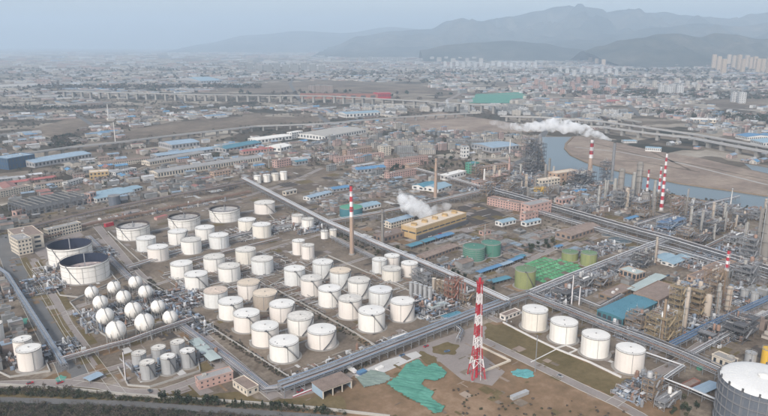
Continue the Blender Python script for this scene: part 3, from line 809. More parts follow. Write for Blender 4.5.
# ============================================================ THE SETTING
TH = radians(39.5)
c3 = lambda *a: tuple(a)
GM = {}
GM['far'] = ground_mat('far_ground', [(0.30, (0.039, 0.038, 0.027)), (0.42, (0.105, 0.084, 0.063)), (0.52, (0.188, 0.152, 0.117)), (0.62, (0.294, 0.251, 0.201)), (0.72, (0.426, 0.380, 0.316))], .004, .03, cell=(.011, .35))
GM['yard'] = ground_mat('yard_ground', [(0.3, (0.058, 0.046, 0.035)), (0.43, (0.125, 0.098, 0.075)), (0.53, (0.199, 0.162, 0.125)), (0.66, (0.337, 0.288, 0.231)), (0.75, (0.484, 0.418, 0.338))], .03, .25)
GM['farm'] = ground_mat('tank_yard_ground', [(0.3, (0.090, 0.070, 0.054)), (0.45, (0.158, 0.127, 0.098)), (0.6, (0.231, 0.187, 0.145)), (0.72, (0.347, 0.288, 0.228))], .03, .3)
GM['earth'] = ground_mat('bare_earth', [(0.28, (0.099, 0.072, 0.042)), (0.42, (0.167, 0.114, 0.068)), (0.53, (0.227, 0.150, 0.093)), (0.62, (0.296, 0.204, 0.135)), (0.75, (0.364, 0.272, 0.195))], .02, .13)
GM['grass'] = ground_mat('dry_grass', [(0.3, (0.078, 0.066, 0.029)), (0.45, (0.125, 0.096, 0.047)), (0.58, (0.167, 0.128, 0.068)), (0.72, (0.229, 0.172, 0.098))], .03, .25)
GM['sand'] = ground_mat('sand_bank', [(0.3, (0.160, 0.127, 0.102)), (0.44, (0.235, 0.181, 0.145)), (0.55, (0.311, 0.245, 0.193)), (0.66, (0.395, 0.322, 0.257)), (0.8, (0.470, 0.399, 0.326))], .012, .07)
GM['field'] = ground_mat('brown_field', [(0.3, (0.082, 0.064, 0.047)), (0.48, (0.153, 0.120, 0.092)), (0.6, (0.233, 0.184, 0.139)), (0.75, (0.334, 0.278, 0.214))], .006, .05)
GM['road'] = ground_mat('concrete_road', [(0.3, (0.201, 0.174, 0.159)), (0.5, (0.271, 0.236, 0.216)), (0.7, (0.331, 0.292, 0.267))], .03, .5)
GM['asphalt'] = ground_mat('asphalt_road', [(0.3, (.113, .109, .105)), (0.5, (.149, .146, .142)), (0.7, (.190, .182, .179))], .03, .5)
GM['pale'] = ground_mat('pale_slab', [(0.3, (.388, .373, .351)), (0.5, (.492, .477, .455)), (0.7, (.576, .561, .538))], .05, .5)
GM['dark'] = ground_mat('dark_soil', [(0.3, (0.032, 0.030, 0.023)), (0.5, (0.064, 0.057, 0.048)), (0.7, (0.111, 0.097, 0.081))], .03, .3)
GM['cinder'] = ground_mat('cinder_yard', [(0.3, (0.054, 0.045, 0.041)), (0.5, (0.084, 0.071, 0.062)), (0.7, (0.121, 0.103, 0.090))], .02, .2)
GM['net'] = ground_mat('green_net', [(0.33, (.05, .17, .13)), (0.45, (.09, .25, .19)), (0.6, (.12, .31, .24)), (0.7, (.19, .37, .30))], .06, .35, seed=9)
GM['lime'] = ground_mat('lime_net', [(0.3, (.05, .16, .07)), (0.5, (.10, .28, .14)), (0.68, (.17, .38, .22))], .09, .3)
GM['hill'] = ground_mat('hill_slope', [(0.34, (.012, .020, .020)), (0.46, (.035, .042, .036)), (0.55, (.075, .072, .058)), (0.68, (.17, .145, .115))], .0012, .006)

b = MB(); b.quad([(-26000, -300, 0), (26000, -300, 0), (26000, 27000, 0), (-26000, 27000, 0)]); b.build('ground', GM['far'], kind='structure')
patch('yard_ground', [(-60, 255), (40, 205), (150, 165), (290, 148), (400, 150), (520, 168), (560, 182), (640, 193), (700, 203), (780, 216), (860, 240), (900, 470), (-150, 470)], GM['yard'], .03)
patch('tank_yard', [(95, 226), (250, 193), (302, 214), (505, 304), (286, 386)], GM['farm'], .07)
patch('tank_yard', [(5, 262), (34, 240), (95, 234), (262, 387), (200, 398), (100, 388), (62, 366)], GM['farm'], .06)
patch('tank_yard', [(-30, 290), (8, 292), (60, 367), (-40, 384)], GM['farm'], .05)
patch('tank_yard', [(506, 320), (532, 300), (690, 356), (652, 380), (622, 378)], GM['farm'], .08)
patch('bare_earth', [(268, 402), (300, 396), (386, 362), (432, 345), (492, 322), (503, 322), (621, 379), (655, 373), (680, 400), (680, 450), (290, 430)], GM['earth'], .05)
patch('dry_grass', [(486, 326), (503, 324), (621, 379), (648, 376), (617, 399), (484, 340)], GM['grass'], .10)
patch('dry_grass', [(432, 347), (448, 342), (459, 345), (455, 355), (443, 355), (433, 353)], GM['grass'], .14)
patch('dry_grass', [(420, 351), (430, 355), (437, 361), (432, 367), (424, 362), (415, 356)], GM['grass'], .12)
patch('dry_grass', [(285, 399), (340, 396), (350, 412), (290, 408), (262, 402)], GM['grass'], .13)
patch('concrete_apron', [(270, 394), (300, 388), (372, 366), (420, 346), (470, 328), (488, 326), (484, 342), (478, 352), (505, 372), (492, 386), (462, 380), (440, 362), (410, 358), (384, 364), (318, 392), (286, 400)], GM['road'], .09)
patch('pale_slab', [(352, 376), (384, 361), (416, 351.5), (422, 356), (386, 372), (362, 381)], GM['pale'], .15)
def spread_net(label, pts, m, z, cell=1.3, seed=1):
    q = ragged([G(*p) for p in pts], 1.0); xs = [p[0] for p in q]; ys = [p[1] for p in q]; cx, cy_ = sum(xs)/len(xs), sum(ys)/len(ys); R = max(hypot(x-cx, y-cy_) for x, y in q); n = int(R/cell)+1
    b = MB(); idx = {}; a = radians(-22); nz = mathutils.noise.noise
    def vert(i, j):
        if (i, j) not in idx:
            u, v = i*cell, j*cell; x, y = u*cos(a)-v*sin(a), u*sin(a)+v*cos(a); f = 1-abs(nz(mathutils.Vector((u*.09+seed, v*.5, 0))))*2.2; g = nz(mathutils.Vector((u*.35, v*.12, seed)))
            idx[(i, j)] = len(b.v); b.v.append((x, y, z+.18+.32*max(0, f)+.22*g+(.14 if (j//4) % 2 else 0)))
        return idx[(i, j)]
    for i in range(-n, n):
        for j in range(-n, n):
            u, v = (i+.5)*cell, (j+.5)*cell; x, y = cx+u*cos(a)-v*sin(a), cy_+u*sin(a)+v*cos(a)
            if inside((x, y), q): b.f.append((vert(i, j), vert(i+1, j), vert(i+1, j+1), vert(i, j+1))); b.m.append(0); b.c.append(None)
    o = b.build('ground_net', m, loc=(cx, cy_, 0)); tag(o, label, 'netting'); OPEN.append(q)
spread_net('large sea green dust net spread in overlapping strips on the bare soil', [(385.5, 384), (398, 377), (405, 365), (418, 360), (427, 367), (434, 363.5), (446.5, 372), (445, 377), (435, 382), (425, 380), (421, 384), (425, 388), (435, 393), (431, 397), (444, 407), (442, 413), (435, 414), (421, 405), (408, 398), (394, 390)], GM['net'], .1)
spread_net('faded grey green net beside the white slab near the garage', [(356, 378), (372, 370), (384, 373), (392, 379), (384, 384), (364, 388)], ground_mat('faded_net', [(0.3, (.17, .22, .19)), (0.7, (.27, .32, .28))], .1, .5), .1, seed=5)
patch('green_net', [(55, 379), (61, 375), (67, 377), (64, 381), (57, 382)], GM['net'], .2)
patch('green_net', [(13, 325), (18, 319), (28, 318), (27, 324), (18, 327)], GM['net'], .2)
patch('brown_field', [(272, 199), (300, 183), (318, 170), (326, 166), (334, 174), (326, 184), (300, 194), (285, 202)], GM['field'], .11)
patch('brown_field', [(205, 190), (224, 183), (240, 186), (222, 195)], GM['cinder'], .12)
patch('cinder_yard', [(458, 207), (478, 203), (508, 216), (484, 227), (464, 221)], GM['cinder'], .13)
patch('brown_field', [(120, 133), (170, 122), (250, 116), (330, 118), (330, 121), (250, 126), (130, 139)], GM['field'], .07)
patch('brown_field', [(205, 92), (250, 84), (330, 80), (420, 85), (470, 95), (400, 93), (330, 91)], GM['field'], .07)
patch('brown_field', [(30, 130), (70, 118), (110, 120), (80, 130), (60, 140)], GM['field'], .07)
patch('brown_field', [(395, 120), (440, 112), (520, 124), (530, 132), (470, 134), (400, 128)], GM['sand'], .08)
patch('brown_field', [(700, 100), (768, 97), (820, 100), (800, 106), (720, 108)], GM['field'], .07)
patch('green_net', [(469, 103), (476, 94), (520, 92), (530, 97), (512, 103)], GM['net'], .1)
# river, its sandy far bank and the dark pond beyond the viaduct
RIVER = [(541, 137), (573, 137), (566, 144), (565, 149), (571, 155.5), (586, 162.5), (608, 169), (640, 176), (680, 184), (730, 191), (790, 200), (860, 212), (860, 229), (768, 213), (726, 206), (680, 196.8), (640, 190), (590, 182), (560, 178), (546, 171), (541, 154)]
SAND = [(573, 136), (600, 139), (650, 150), (700, 158), (768, 174), (860, 192), (860, 214), (790, 201), (730, 192), (680, 185), (640, 177), (608, 170), (586, 163.5), (570, 156.5), (563, 149)]
wm = bpy.data.materials.new('river_water'); wm.use_nodes = True
bs = wm.node_tree.nodes['Principled BSDF']; bs.inputs['Base Color'].default_value = (.085, .12, .135, 1); bs.inputs['Roughness'].default_value = .28
bs.inputs['Specular IOR Level'].default_value = .5
_tc = wm.node_tree.nodes.new('ShaderNodeTexCoord'); _n = wm.node_tree.nodes.new('ShaderNodeTexNoise'); _n.inputs['Scale'].default_value = .25; _n.inputs['Detail'].default_value = 6
_b = wm.node_tree.nodes.new('ShaderNodeBump'); _b.inputs['Strength'].default_value = .35; _b.inputs['Distance'].default_value = .6
wm.node_tree.links.new(_tc.outputs['Object'], _n.inputs['Vector']); wm.node_tree.links.new(_n.outputs[0], _b.inputs['Height']); wm.node_tree.links.new(_b.outputs[0], bs.inputs['Normal'])
patch('sand_bank', SAND, GM['sand'], .12)
patch('river', RIVER, wm, .2)
patch('pond', [(744, 163.5), (768, 168), (800, 174), (800, 180), (768, 173.5), (752, 170)], wm, .2)
for nm_, pts in (('embankment', [(573, 137), (566, 144), (565, 149), (571, 155.5), (586, 162.5), (608, 169), (640, 176), (680, 184), (730, 191), (790, 200)]),
            ('embankment', [(541, 137), (541, 154), (546, 171), (560, 178), (590, 182), (640, 190), (680, 196.8), (726, 206), (790, 217)])):
    b = MB(); strip(b, [G(*p) for p in pts], 4.5, 0, 1.6); o = b.build(nm_, 'concrete' if nm_ == 'x' else 'brown_steel', kind='structure')
# tracks scraped through the sand bank
for pts in ([(560+15, 147), (620, 152), (680, 163), (768, 185)], [(590, 142), (640, 155), (700, 166), (768, 180)], [(580, 158), (640, 162), (700, 172)], [(610, 146), (650, 151), (690, 170)]):
    road('track', pts, 6, 'pale_concrete' if pts[0][0] == 575 else GM['field'], .16, kerb=False)
# roads
road('road', [(1, 235), (14, 268), (34, 305), (52, 338), (68, 362), (75, 378)], 18, GM['asphalt'], .10)
road('road', [(30, 262), (55, 300), (68, 325), (90, 355), (108, 379), (122, 397)], 7, GM['road'], .09)
road('road', [(97, 226), (130, 266), (171, 306), (206, 339), (262, 387), (276, 398)], 9, GM['road'], .10)
road('road', [(-30, 386), (30, 384), (70, 383), (84, 378), (122, 367), (170, 352)], 10, GM['road'], .12)
road('road', [(70, 383), (100, 386), (128, 392), (160, 392), (182, 385), (205, 376)], 7, GM['road'], .14)
road('road', [(483, 340), (512, 354), (552, 373), (583, 388), (618, 404), (640, 416), (660, 430)], 8, GM['road'], .13)
road('road', [(612, 404), (636, 388), (655, 374), (672, 366), (700, 346), (730, 327), (768, 306), (800, 290)], 8, GM['road'], .15)
road('road', [(-20, 222), (35, 214), (92, 203), (170, 191), (256, 180)], 8, GM['road'], .11)
road('road', [(40, 236), (92, 222), (170, 209), (240, 198), (290, 183), (322, 168)], 8, GM['road'], .12)
road('road', [(-20, 180), (60, 172), (150, 158), (250, 148), (330, 136)], 10, GM['asphalt'], .10)
road('road', [(360, 166), (430, 157), (500, 160), (528, 168)], 14, GM['road'], .10)
road('road', [(505, 168), (528, 158), (545, 132), (540, 120), (520, 105)], 16, GM['asphalt'], .11)
road('road', [(290, 216), (340, 240), (384, 262), (440, 292), (500, 322)], 6, GM['road'], .13)
road('road', [(512, 268), (560, 246), (610, 228), (650, 214)], 7, GM['road'], .13)
road('road', [(576, 245), (600, 236), (612, 227)], 8, GM['road'], .14)
road('road', [(610, 330), (655, 300), (700, 272), (730, 256), (768, 240)], 7, GM['road'], .11)
road('road', [(384, 246), (420, 238), (480, 226), (520, 212)], 6, GM['road'], .11)
road('road', [(110, 300), (140, 290), (165, 282), (205, 268), (250, 255), (300, 240), (330, 232)], 5, GM['road'], .13)
road('road', [(60, 316), (80, 306), (108, 298)], 6, GM['road'], .13)
road('road', [(176, 310), (215, 302), (260, 292), (300, 280), (340, 266), (372, 256)], 5, GM['road'], .12)
# brown verges beside the left roads and the ditch behind them
for pts, wd in (([(23, 258), (44, 296), (60, 322), (74, 344), (86, 364)], 7), ([(38, 262), (62, 296), (78, 322), (98, 350)], 6), ([(92, 352), (112, 380)], 4)):
    road('verge', pts, wd, GM['grass'], .16, kerb=False)
# the ground outside the works at the bottom
patch('dark_soil', [(-80, 398), (128, 406), (256, 412), (384, 424), (384, 520), (-100, 520)], GM['dark'], .08)
patch('perimeter_road', [(-80, 395), (128, 401), (200, 406), (270, 411), (345, 416), (340, 422), (262, 416.5), (128, 406.5), (-80, 400)], GM['asphalt'], .12)
patch('dry_grass', [(-80, 380), (60, 385), (128, 394), (200, 400), (262, 404), (262, 408), (128, 401), (-80, 395)], GM['grass'], .06)
patch('dry_grass', [(150, 400), (196, 382), (204, 396), (236, 392), (262, 400), (262, 404)], GM['grass'], .11)
patch('dry_grass', [(40, 380), (66, 370), (74, 379), (60, 383)], GM['earth'], .11)
patch('concrete_apron', [(188, 384), (199, 382), (214, 392), (200, 396)], GM['road'], .16)
patch('concrete_apron', [(34, 252), (50, 240), (80, 232), (84, 236), (44, 262)], GM['road'], .15)

# worn and patched paving: slabs, repairs and trenches of differing age
def paving(pts, n, seed, size=(2, 14), tones=('road', 'yard', 'cinder', 'grass', 'farm', 'pale', 'earth'), z=.19, wts=(5, 4, 3, 3, 4, 1, 2)):
    rr = random.Random(seed); q = [G(*p) for p in pts]; xs = [p[0] for p in q]; ys = [p[1] for p in q]; b = MB(); c = 0
    for _ in range(n*12):
        if c >= n: break
        x, y = rr.uniform(min(xs), max(xs)), rr.uniform(min(ys), max(ys))
        if not inside((x, y), q): continue
        c += 1; L, D = rr.uniform(*size), rr.uniform(*size)*rr.choice([.15, .4, 1]); mi = rr.choices(range(len(tones)), wts[:len(tones)])[0]
        cs, sn = cos(TH), sin(TH); 
        if rr.random() < .5: L, D = D, L
        z_ = z+c*.00007
        b.quad([(x+u*cs-v*sn, y+u*sn+v*cs, z_) for u, v in ((0, 0), (L, rr.uniform(-.4, .4)), (L, D), (rr.uniform(-.4, .4), D))], mi)
    b.build('paving', [GM[k] for k in tones], kind='structure')
paving([(95, 226), (250, 193), (302, 214), (505, 304), (286, 386)], 700, 1)
paving([(5, 262), (34, 240), (95, 234), (262, 387), (200, 398), (100, 388), (62, 366)], 420, 2)
paving([(506, 320), (532, 300), (690, 356), (652, 380), (622, 378)], 130, 3)
paving([(302, 214), (505, 304), (768, 400), (800, 280), (512, 190), (400, 170)], 1300, 4, (3, 22))
paving([(560, 190), (780, 220), (780, 280), (512, 195)], 420, 5, (4, 24))
paving([(-30, 290), (8, 275), (60, 367), (-40, 384)], 120, 6)
paving([(-40, 250), (40, 205), (150, 168), (290, 150), (400, 152), (520, 168), (400, 200), (240, 190), (90, 222)], 700, 7, (5, 30))
paving([(300, 398), (384, 366), (430, 348), (492, 326), (615, 400), (640, 425), (330, 425)], 90, 8, (2, 9), tones=('grass', 'earth', 'farm', 'sand'))
# hills
def ridge(name, prof, dist, run, seed, m, base=-5, col=110, rows=30, amp=.16, back=1.0):
    """prof: crest line in the photograph; the slope falls towards and away from the camera"""
    rr = random.Random(seed); crest = []
    x0, x1 = prof[0][0], prof[-1][0]
    def py_at(px):
        for (a, b_) in zip(prof, prof[1:]):
            if a[0] <= px <= b_[0]:
                f = (px-a[0])/(b_[0]-a[0]); f = f*f*(3-2*f); return a[1]+(b_[1]-a[1])*f
        return prof[-1][1]
    nz = mathutils.noise.noise; v = []; f = []
    for i in range(col+1):
        px = x0+(x1-x0)*i/col; py = py_at(px)
        dx = (px-384)/FOC; u = -(py-208)/FOC; yy = cos(PITCH)+sin(PITCH)*u; zz = -sin(PITCH)+cos(PITCH)*u
        t = dist/yy; h = CAM_H+zz*t; xx = dx*t
        for j in range(-rows//3, rows+1):
            s_ = j/rows; Y = dist-run*s_; X = xx*(1-.0*s_)
            k = max(0, 1-abs(s_)) if s_ >= 0 else max(0, 1-abs(s_)*3*.8)
            n_ = nz(mathutils.Vector((X*.0009, Y*.0012, seed)))+.55*nz(mathutils.Vector((X*.0028, Y*.0034, seed+3)))+.28*nz(mathutils.Vector((X*.008, Y*.009, seed+5)))
            rg = 1-abs(nz(mathutils.Vector((X*.0016, Y*.0007, seed+9))))*2; rg2 = 1-abs(nz(mathutils.Vector((X*.0042, Y*.0018, seed+1))))*2
            H = base+(h-base)*(k**1.15)*(1+amp*(n_*.8+rg*.55+rg2*.35-.5)*(min(1, abs(s_)*5))+.012*(rg2-.5)+.02*n_)
            v.append((X, Y, min(H, base+(h-base)*1.004)))
    R_n = rows+1+rows//3+ (1 if (-rows//3) != -(rows//3) else 0)
    R_n = len(range(-rows//3, rows+1))
    for i in range(col):
        for j in range(R_n-1):
            a = i*R_n+j; f.append((a, a+1, a+R_n+1, a+R_n))
    me = bpy.data.meshes.new(name); me.from_pydata(v, [], f); me.materials.append(m); me.polygons.foreach_set('use_smooth', [True]*len(f))
    return put(me, name, kind='structure')
ridge('hills', [(200, 44), (250, 35), (300, 31), (345, 33), (390, 27), (430, 30), (465, 26), (500, 30), (545, 31), (640, 26), (700, 24), (760, 20), (900, 16), (1000, 22)], 19500, 3500, 3, GM['hill'], col=120)
ridge('mountains', [(330, 47), (360, 36), (395, 31), (430, 29), (448, 21), (462, 18), (478, 22), (492, 19), (512, 16), (540, 11), (556, 7), (570, 6), (585, 9.5), (604, 12.5), (618, 10), (632, 9), (648, 13), (664, 11.5), (682, 15), (712, 18), (736, 18), (752, 13), (775, 12), (820, 8), (900, 14), (980, 20)], 14500, 4200, 8, GM['hill'], col=300, rows=40, amp=.5)
ridge('mountains', [(500, 50), (560, 40), (610, 34), (660, 27), (700, 23), (740, 26), (780, 21), (850, 22), (960, 30)], 11500, 2600, 12, GM['hill'], col=220, rows=36, amp=.5)
ridge('hills', [(582, 51), (600, 46), (622, 40), (640, 38), (660, 34), (676, 33.5), (700, 37), (716, 33), (734, 34.5), (760, 39), (800, 36), (880, 44), (960, 50)], 7600, 1500, 21, GM['hill'], col=220, rows=32, amp=.5)
ridge('hills', [(420, 50), (450, 44.5), (480, 42), (510, 40.5), (540, 43), (570, 48), (600, 52)], 9000, 900, 33, GM['hill'], col=70, amp=.25)

# ============================================================ THE TANKS
A_NEAR = 'white tank with a cone roof'
T = tank
T(284, 30, 334, 363.5, 'largest white tank at the lower corner of the yard nearest the road bend', stair='L')
T(321.8, 29, 323, 350.5, 'white tank at the right end of the front row with pipes running from its foot', stair='R')
T(265, 28, 320, 348, 'white tank just behind the lower corner tank', stair='L')
T(300.4, 26.7, 310.4, 336.5, 'white tank between the two rows nearest the blue pipe rack, diagonal stair on its right', stair='R')
T(246.6, 27, 307.5, 333.5, 'white tank beside the hedge, third from the lower corner', stair='L')
T(282, 26, 298.5, 323, 'bright white tank in front of the brown roofed tank', stair='R')
T(230.7, 25.5, 296, 321, 'pale white tank next to the rusty roofed tank beside the hedge', stair='L', wall='white_paint')
T(265, 25, 288, 311, 'dull tan tank with brownish walls among white tanks', stair='R', wall='tan_paint', roof='tan_roof')
T(248.7, 23.5, 278, 300.5, 'white walled tank with an orange tan roof', stair='R', roof='tan_roof', wall='pinkish_white')
T(215.6, 24.6, 285.8, 309, 'white tank with a rust stained patchy roof', stair=None, roof='rust_roof')
T(196, 24, 269.8, 291, 'white tank left of the rusty roofed tank across the pipe lane', stair='L')
T(181.4, 23, 259.5, 280, 'white tank at the left end of its row beside the tank yard road', stair=None)
T(229, 22.8, 262, 283, 'white tank in the middle of the left block with a wide footing', stair=None)
T(214, 22, 253, 272.5, 'white tank behind the wide footing tank in the left block', stair=None)
T(262.2, 22.5, 255, 275.5, 'white tank standing alone on a round gravel pad at the end of its row', stair=None)
T(245.6, 21, 246, 265, 'white tank behind the lone tank on the round gravel pad', stair=None)
T(294.5, 21.5, 264.7, 287, 'white tank at the far left corner of the right hand block', stair='L')
T(322.8, 21, 258.3, 279.5, 'white tank at the back corner of the right hand block below the twin slim tanks', stair='R')
T(311.3, 21.8, 274, 297.5, 'white tank with a small bracket on its wall, second in the right block', stair='L')
T(340.3, 21.5, 266.6, 289.6, 'white tank second in the back row of the right hand block', stair='R', roof='tan_roof')
T(329.5, 23, 283.9, 308.3, 'white tank third in the front row of the right hand block', stair='L')
T(359, 22.5, 275.8, 299.4, 'white tank third in the back row of the right hand block', stair='R')
T(350, 23.5, 293.7, 320, 'white tank fourth in the front row of the right hand block', stair='L')
T(380.5, 23.8, 285, 310, 'bright white tank at the right end of the back row', stair='R', roof='bright_white')
T(371.5, 27, 304.8, 333, 'white tank at the right end of the front row of the right hand block', stair='L')
T(402.5, 24.5, 296, 322.5, 'white tank at the far right of the block beside the silver silos', stair='R', wall='pinkish_white')
T(391.5, 19.5, 265, 282.5, 'smaller white tank in front of the pair under the long pipe rack', stair=None)
T(409.5, 17, 260, 277.5, 'small white tank right beneath the long pipe rack', stair=None)
T(392, 15.5, 253, 270, 'small white tank behind the pair near the pipe rack', stair=None)
T(379.5, 15, 256.7, 274, 'small white tank leftmost of the cluster beneath the pipe rack', stair=None)
slim = 'slim white tanks in pairs'
T(298.5, 13, 238.5, 255.5, 'tall slim white tank, left of the nearer pair in the middle', stair=None)
T(308, 13, 243, 260, 'tall slim white tank, right of the nearer pair in the middle', stair=None, wall='pinkish_white')
T(297.5, 12, 213.5, 225.5, 'small white tank, left of the farther pair on a pale slab', stair=None)
T(307.7, 12.5, 217, 230, 'small white tank, right of the farther pair on a pale slab', stair=None)
T(324.5, 7.5, 229.7, 239.5, 'tiny upright white tank, left of the two by the tall chimney', stair=None, ring=False)
T(333, 7.5, 228.5, 238.5, 'tiny upright white tank, right of the two by the tall chimney', stair=None, ring=False)
T(247, 18.5, 217, 232.5, 'white tank behind the rightmost tank of the far block', stair='R')
T(261.6, 19, 221.7, 238.5, 'white tank rightmost in the far block', stair=None)
T(204.7, 20, 224.5, 241, 'white tank in front of the open topped pair in the far block', stair=None)
T(218.7, 20.5, 232, 249.5, 'white tank in the middle of the far block', stair=None)
T(191, 21, 236.5, 255, 'white tank in the front row of the far block, middle', stair=None)
T(177.8, 20.5, 228.3, 245.5, 'white tank with a diagonal stair in the far block', stair='R')
T(146, 20.5, 235, 252.3, 'white tank second from left in the far block', stair=None)
T(157.8, 21.8, 243.6, 262, 'white tank at the front left of the far block', stair=None)
T(264.5, 21, 199.7, 214.7, 'white tank farthest back in the yard below the four small tanks', stair='L')
for k, (cx, yt, yb) in enumerate(((257.5, 174.8, 184), (266.6, 173.8, 182.6), (275, 172.5, 181.2), (283.4, 170.8, 180.3))):
    T(cx, 7.6, yt, yb, ['first', 'second', 'third', 'last'][k]+' from left of four small white tanks in a row behind the yard', stair=None, ring=False, seg=24, rails=False, group='row of four small white tanks')
T(22.5, 21, 335, 361, 'white tank half hidden behind the lower left corner tank', stair=None, wall='pinkish_white')
T(29, 27, 343, 372.5, 'off white tank at the lower left corner', stair=None, wall='pinkish_white')
T(-6.5, 21, 320, 346.5, 'white tank cut by the left edge of the view', stair=None)
for cx, w_, yt, yb, lb in ((139, 15.5, 349.5, 370, 'back row, left'), (158.5, 15.5, 344, 364.5, 'back row, middle'), (177.6, 15, 338.5, 359, 'back row, right'),
                           (147.3, 16.5, 358.5, 380.8, 'front row, left'), (168, 16, 352.7, 375.3, 'front row, middle'), (187.5, 16, 347, 369, 'front row, right')):
    T(cx, w_, yt, yb, 'silver walled tank with a speckled white roof, '+lb+' of six', stair='L' if 'front' in lb else None, wall='silver', roof='white_roof', group='six silver tanks', rails=True)
T(630.4, 31, 342, 374.8, 'plain white tank rightmost of the four by the pipe bend', stair=None)
T(595.8, 29.5, 328.5, 359.5, 'plain white tank third of the four by the dry grass', stair=None)
T(564, 28.5, 315.8, 345, 'plain white tank second of the four by the dry grass', stair=None)
T(535, 26.5, 304, 332, 'plain white tank leftmost of the four by the dry grass', stair=None)
T(474, 22.5, 243, 262, 'green tank wrapped in scaffolding, left of the pair', stair=None, wall='green_tank', roof='green_tank', hoops=5)
T(491, 20, 239.5, 257.5, 'dark green tank, right of the pair', stair=None, wall='green_tank', roof='green_tank')
T(525.5, 21.5, 265.5, 290, 'olive green tank beside the bright green netting', stair='L', wall='olive_tank', roof='olive_roof')
T(589, 17, 250, 267, 'faded olive tank right of the bright green netting', stair=None, wall='olive_tank', roof='olive_roof')
T(570, 17, 249, 262, 'low faded olive tank behind the bright green netting', stair=None, wall='olive_tank', roof='olive_roof')
T(351, 23, 204, 218.5, 'dark teal tank with a bright green roof by the tall chimney', stair=None, wall='teal_wall', roof='green_roof')
T(114, 12.5, 194, 206.5, 'dark grey tank in front of the pale blue roofed hall', stair=None, wall='holder_grey', roof='grey_steel', ring=False)
T(751, 13, 350, 367, 'grey tank beside the yellow tank behind the gasholder', stair=None, wall='silver', roof='silver')
T(768, 14, 346, 370, 'bright yellow tank behind the white domed gasholder', stair=None, wall='yellow_paint', roof='yellow_paint')
T(745, 9.5, 288, 300, 'small grey tank left of two at the right edge', stair=None, wall='silver', roof='silver', ring=False)
T(755, 9.5, 291, 304, 'small grey tank right of two at the right edge', stair=None, wall='silver', roof='silver', ring=False)
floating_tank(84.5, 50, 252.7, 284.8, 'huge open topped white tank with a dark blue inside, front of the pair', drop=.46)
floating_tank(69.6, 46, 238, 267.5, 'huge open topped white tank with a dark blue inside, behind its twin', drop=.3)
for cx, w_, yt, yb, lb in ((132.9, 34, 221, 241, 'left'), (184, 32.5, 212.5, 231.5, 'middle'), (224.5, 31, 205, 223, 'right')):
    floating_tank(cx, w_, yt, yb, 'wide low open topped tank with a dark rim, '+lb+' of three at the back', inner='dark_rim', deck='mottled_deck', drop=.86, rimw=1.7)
SPH = [(91.7, 292.3, 13.7), (113.9, 287.3, 13.7), (135.2, 282.2, 13.7), (100.4, 302.3, 15.2), (123.5, 297, 14.8), (145.3, 291.8, 14.4),
       (105, 316, 18), (133.2, 310, 17.6), (157.9, 306.5, 14.6), (115.9, 330, 20.6), (144.4, 322.4, 20.0), (170, 317.4, 15.3)]
for k, (a, b_, c_) in enumerate(SPH):
    row = ['back row', 'second row', 'third row', 'front row'][k//3]; col = ['left', 'middle', 'right'][k % 3]
    sphere_tank(a, b_, c_, 'white spherical gas tank on legs, '+row+', '+col, group='twelve spherical tanks')

# the big gasholder
def gasholder():
    x, y, r, h = cyl_fit(763, 93, 362, 452); t = thing('gasholder', 'huge dark grey gasholder with a white domed roof at the lower right corner', 'gasholder', (x, y, 0)); occupy(x, y, r+4)
    seg = 96; b = MB(); b.lathe([(r, 0), (r, h)], seg); b.build('shell', 'holder_grey', t, True)
    b = MB(); b.lathe([(r-.1, h+.05)]+[(r*.985*cos(e), h+.2+r*.11*sin(e)) for e in [k*pi/2/10 for k in range(0, 10)]]+[(.01, h+.2+r*.11)], seg); b.build('dome', 'bright_white', t, True)
    b = MB()
    for k in range(28):
        a = 2*pi*k/28
        for e0, e1 in ((0, .35), (.35, .75), (.75, 1.2)): b.bar((r*.99*cos(e0)*cos(a), r*.99*cos(e0)*sin(a), h+.22+r*.11*sin(e0)), (r*.99*cos(e1)*cos(a), r*.99*cos(e1)*sin(a), h+.22+r*.11*sin(e1)), .18, .12)
    b.build('dome_seam', 'white_roof', t, kind='stuff')
    b = MB(); b.lathe([(r*.13, 0), (r*.13, .9), (r*.145, 1.0), (r*.02, 1.9), (.01, 1.9)], 32, (0, 0, h+.1+r*.11)); b.build('vent_cap', 'white_roof', t, True)
    for k in range(5):
        z = h*(k+.6)/5; b = MB(); b.lathe([(r, z-.1), (r+.9, z-.05), (r+.9, z+.1), (r, z+.15)], seg)
        b.lathe([(r+.85, z+1), (r+.95, z+1), (r+.95, z+1.1), (r+.85, z+1.1)], seg); b.build('walkway', 'grey_steel', t)
    rib = MB(); rib.box(0, -.18, 0, .28, .18, h); me = rib.mesh('rib', 'grey_steel')
    for k in range(32):
        a = 2*pi*k/32; put(me, 'rib', t, (r*cos(a), r*sin(a), 0), a)
    ps = MB(); ps.box(-.5, -.9, 0, .7, .9, .2); ps.box(-.3, -.5, .2, .3, .5, 2.0); me = ps.mesh('guide_bracket', 'dark_steel')
    for k in range(16):
        a = 2*pi*(k+.5)/16; put(me, 'guide_bracket', t, ((r-.2)*cos(a), (r-.2)*sin(a), h), a)
gasholder()

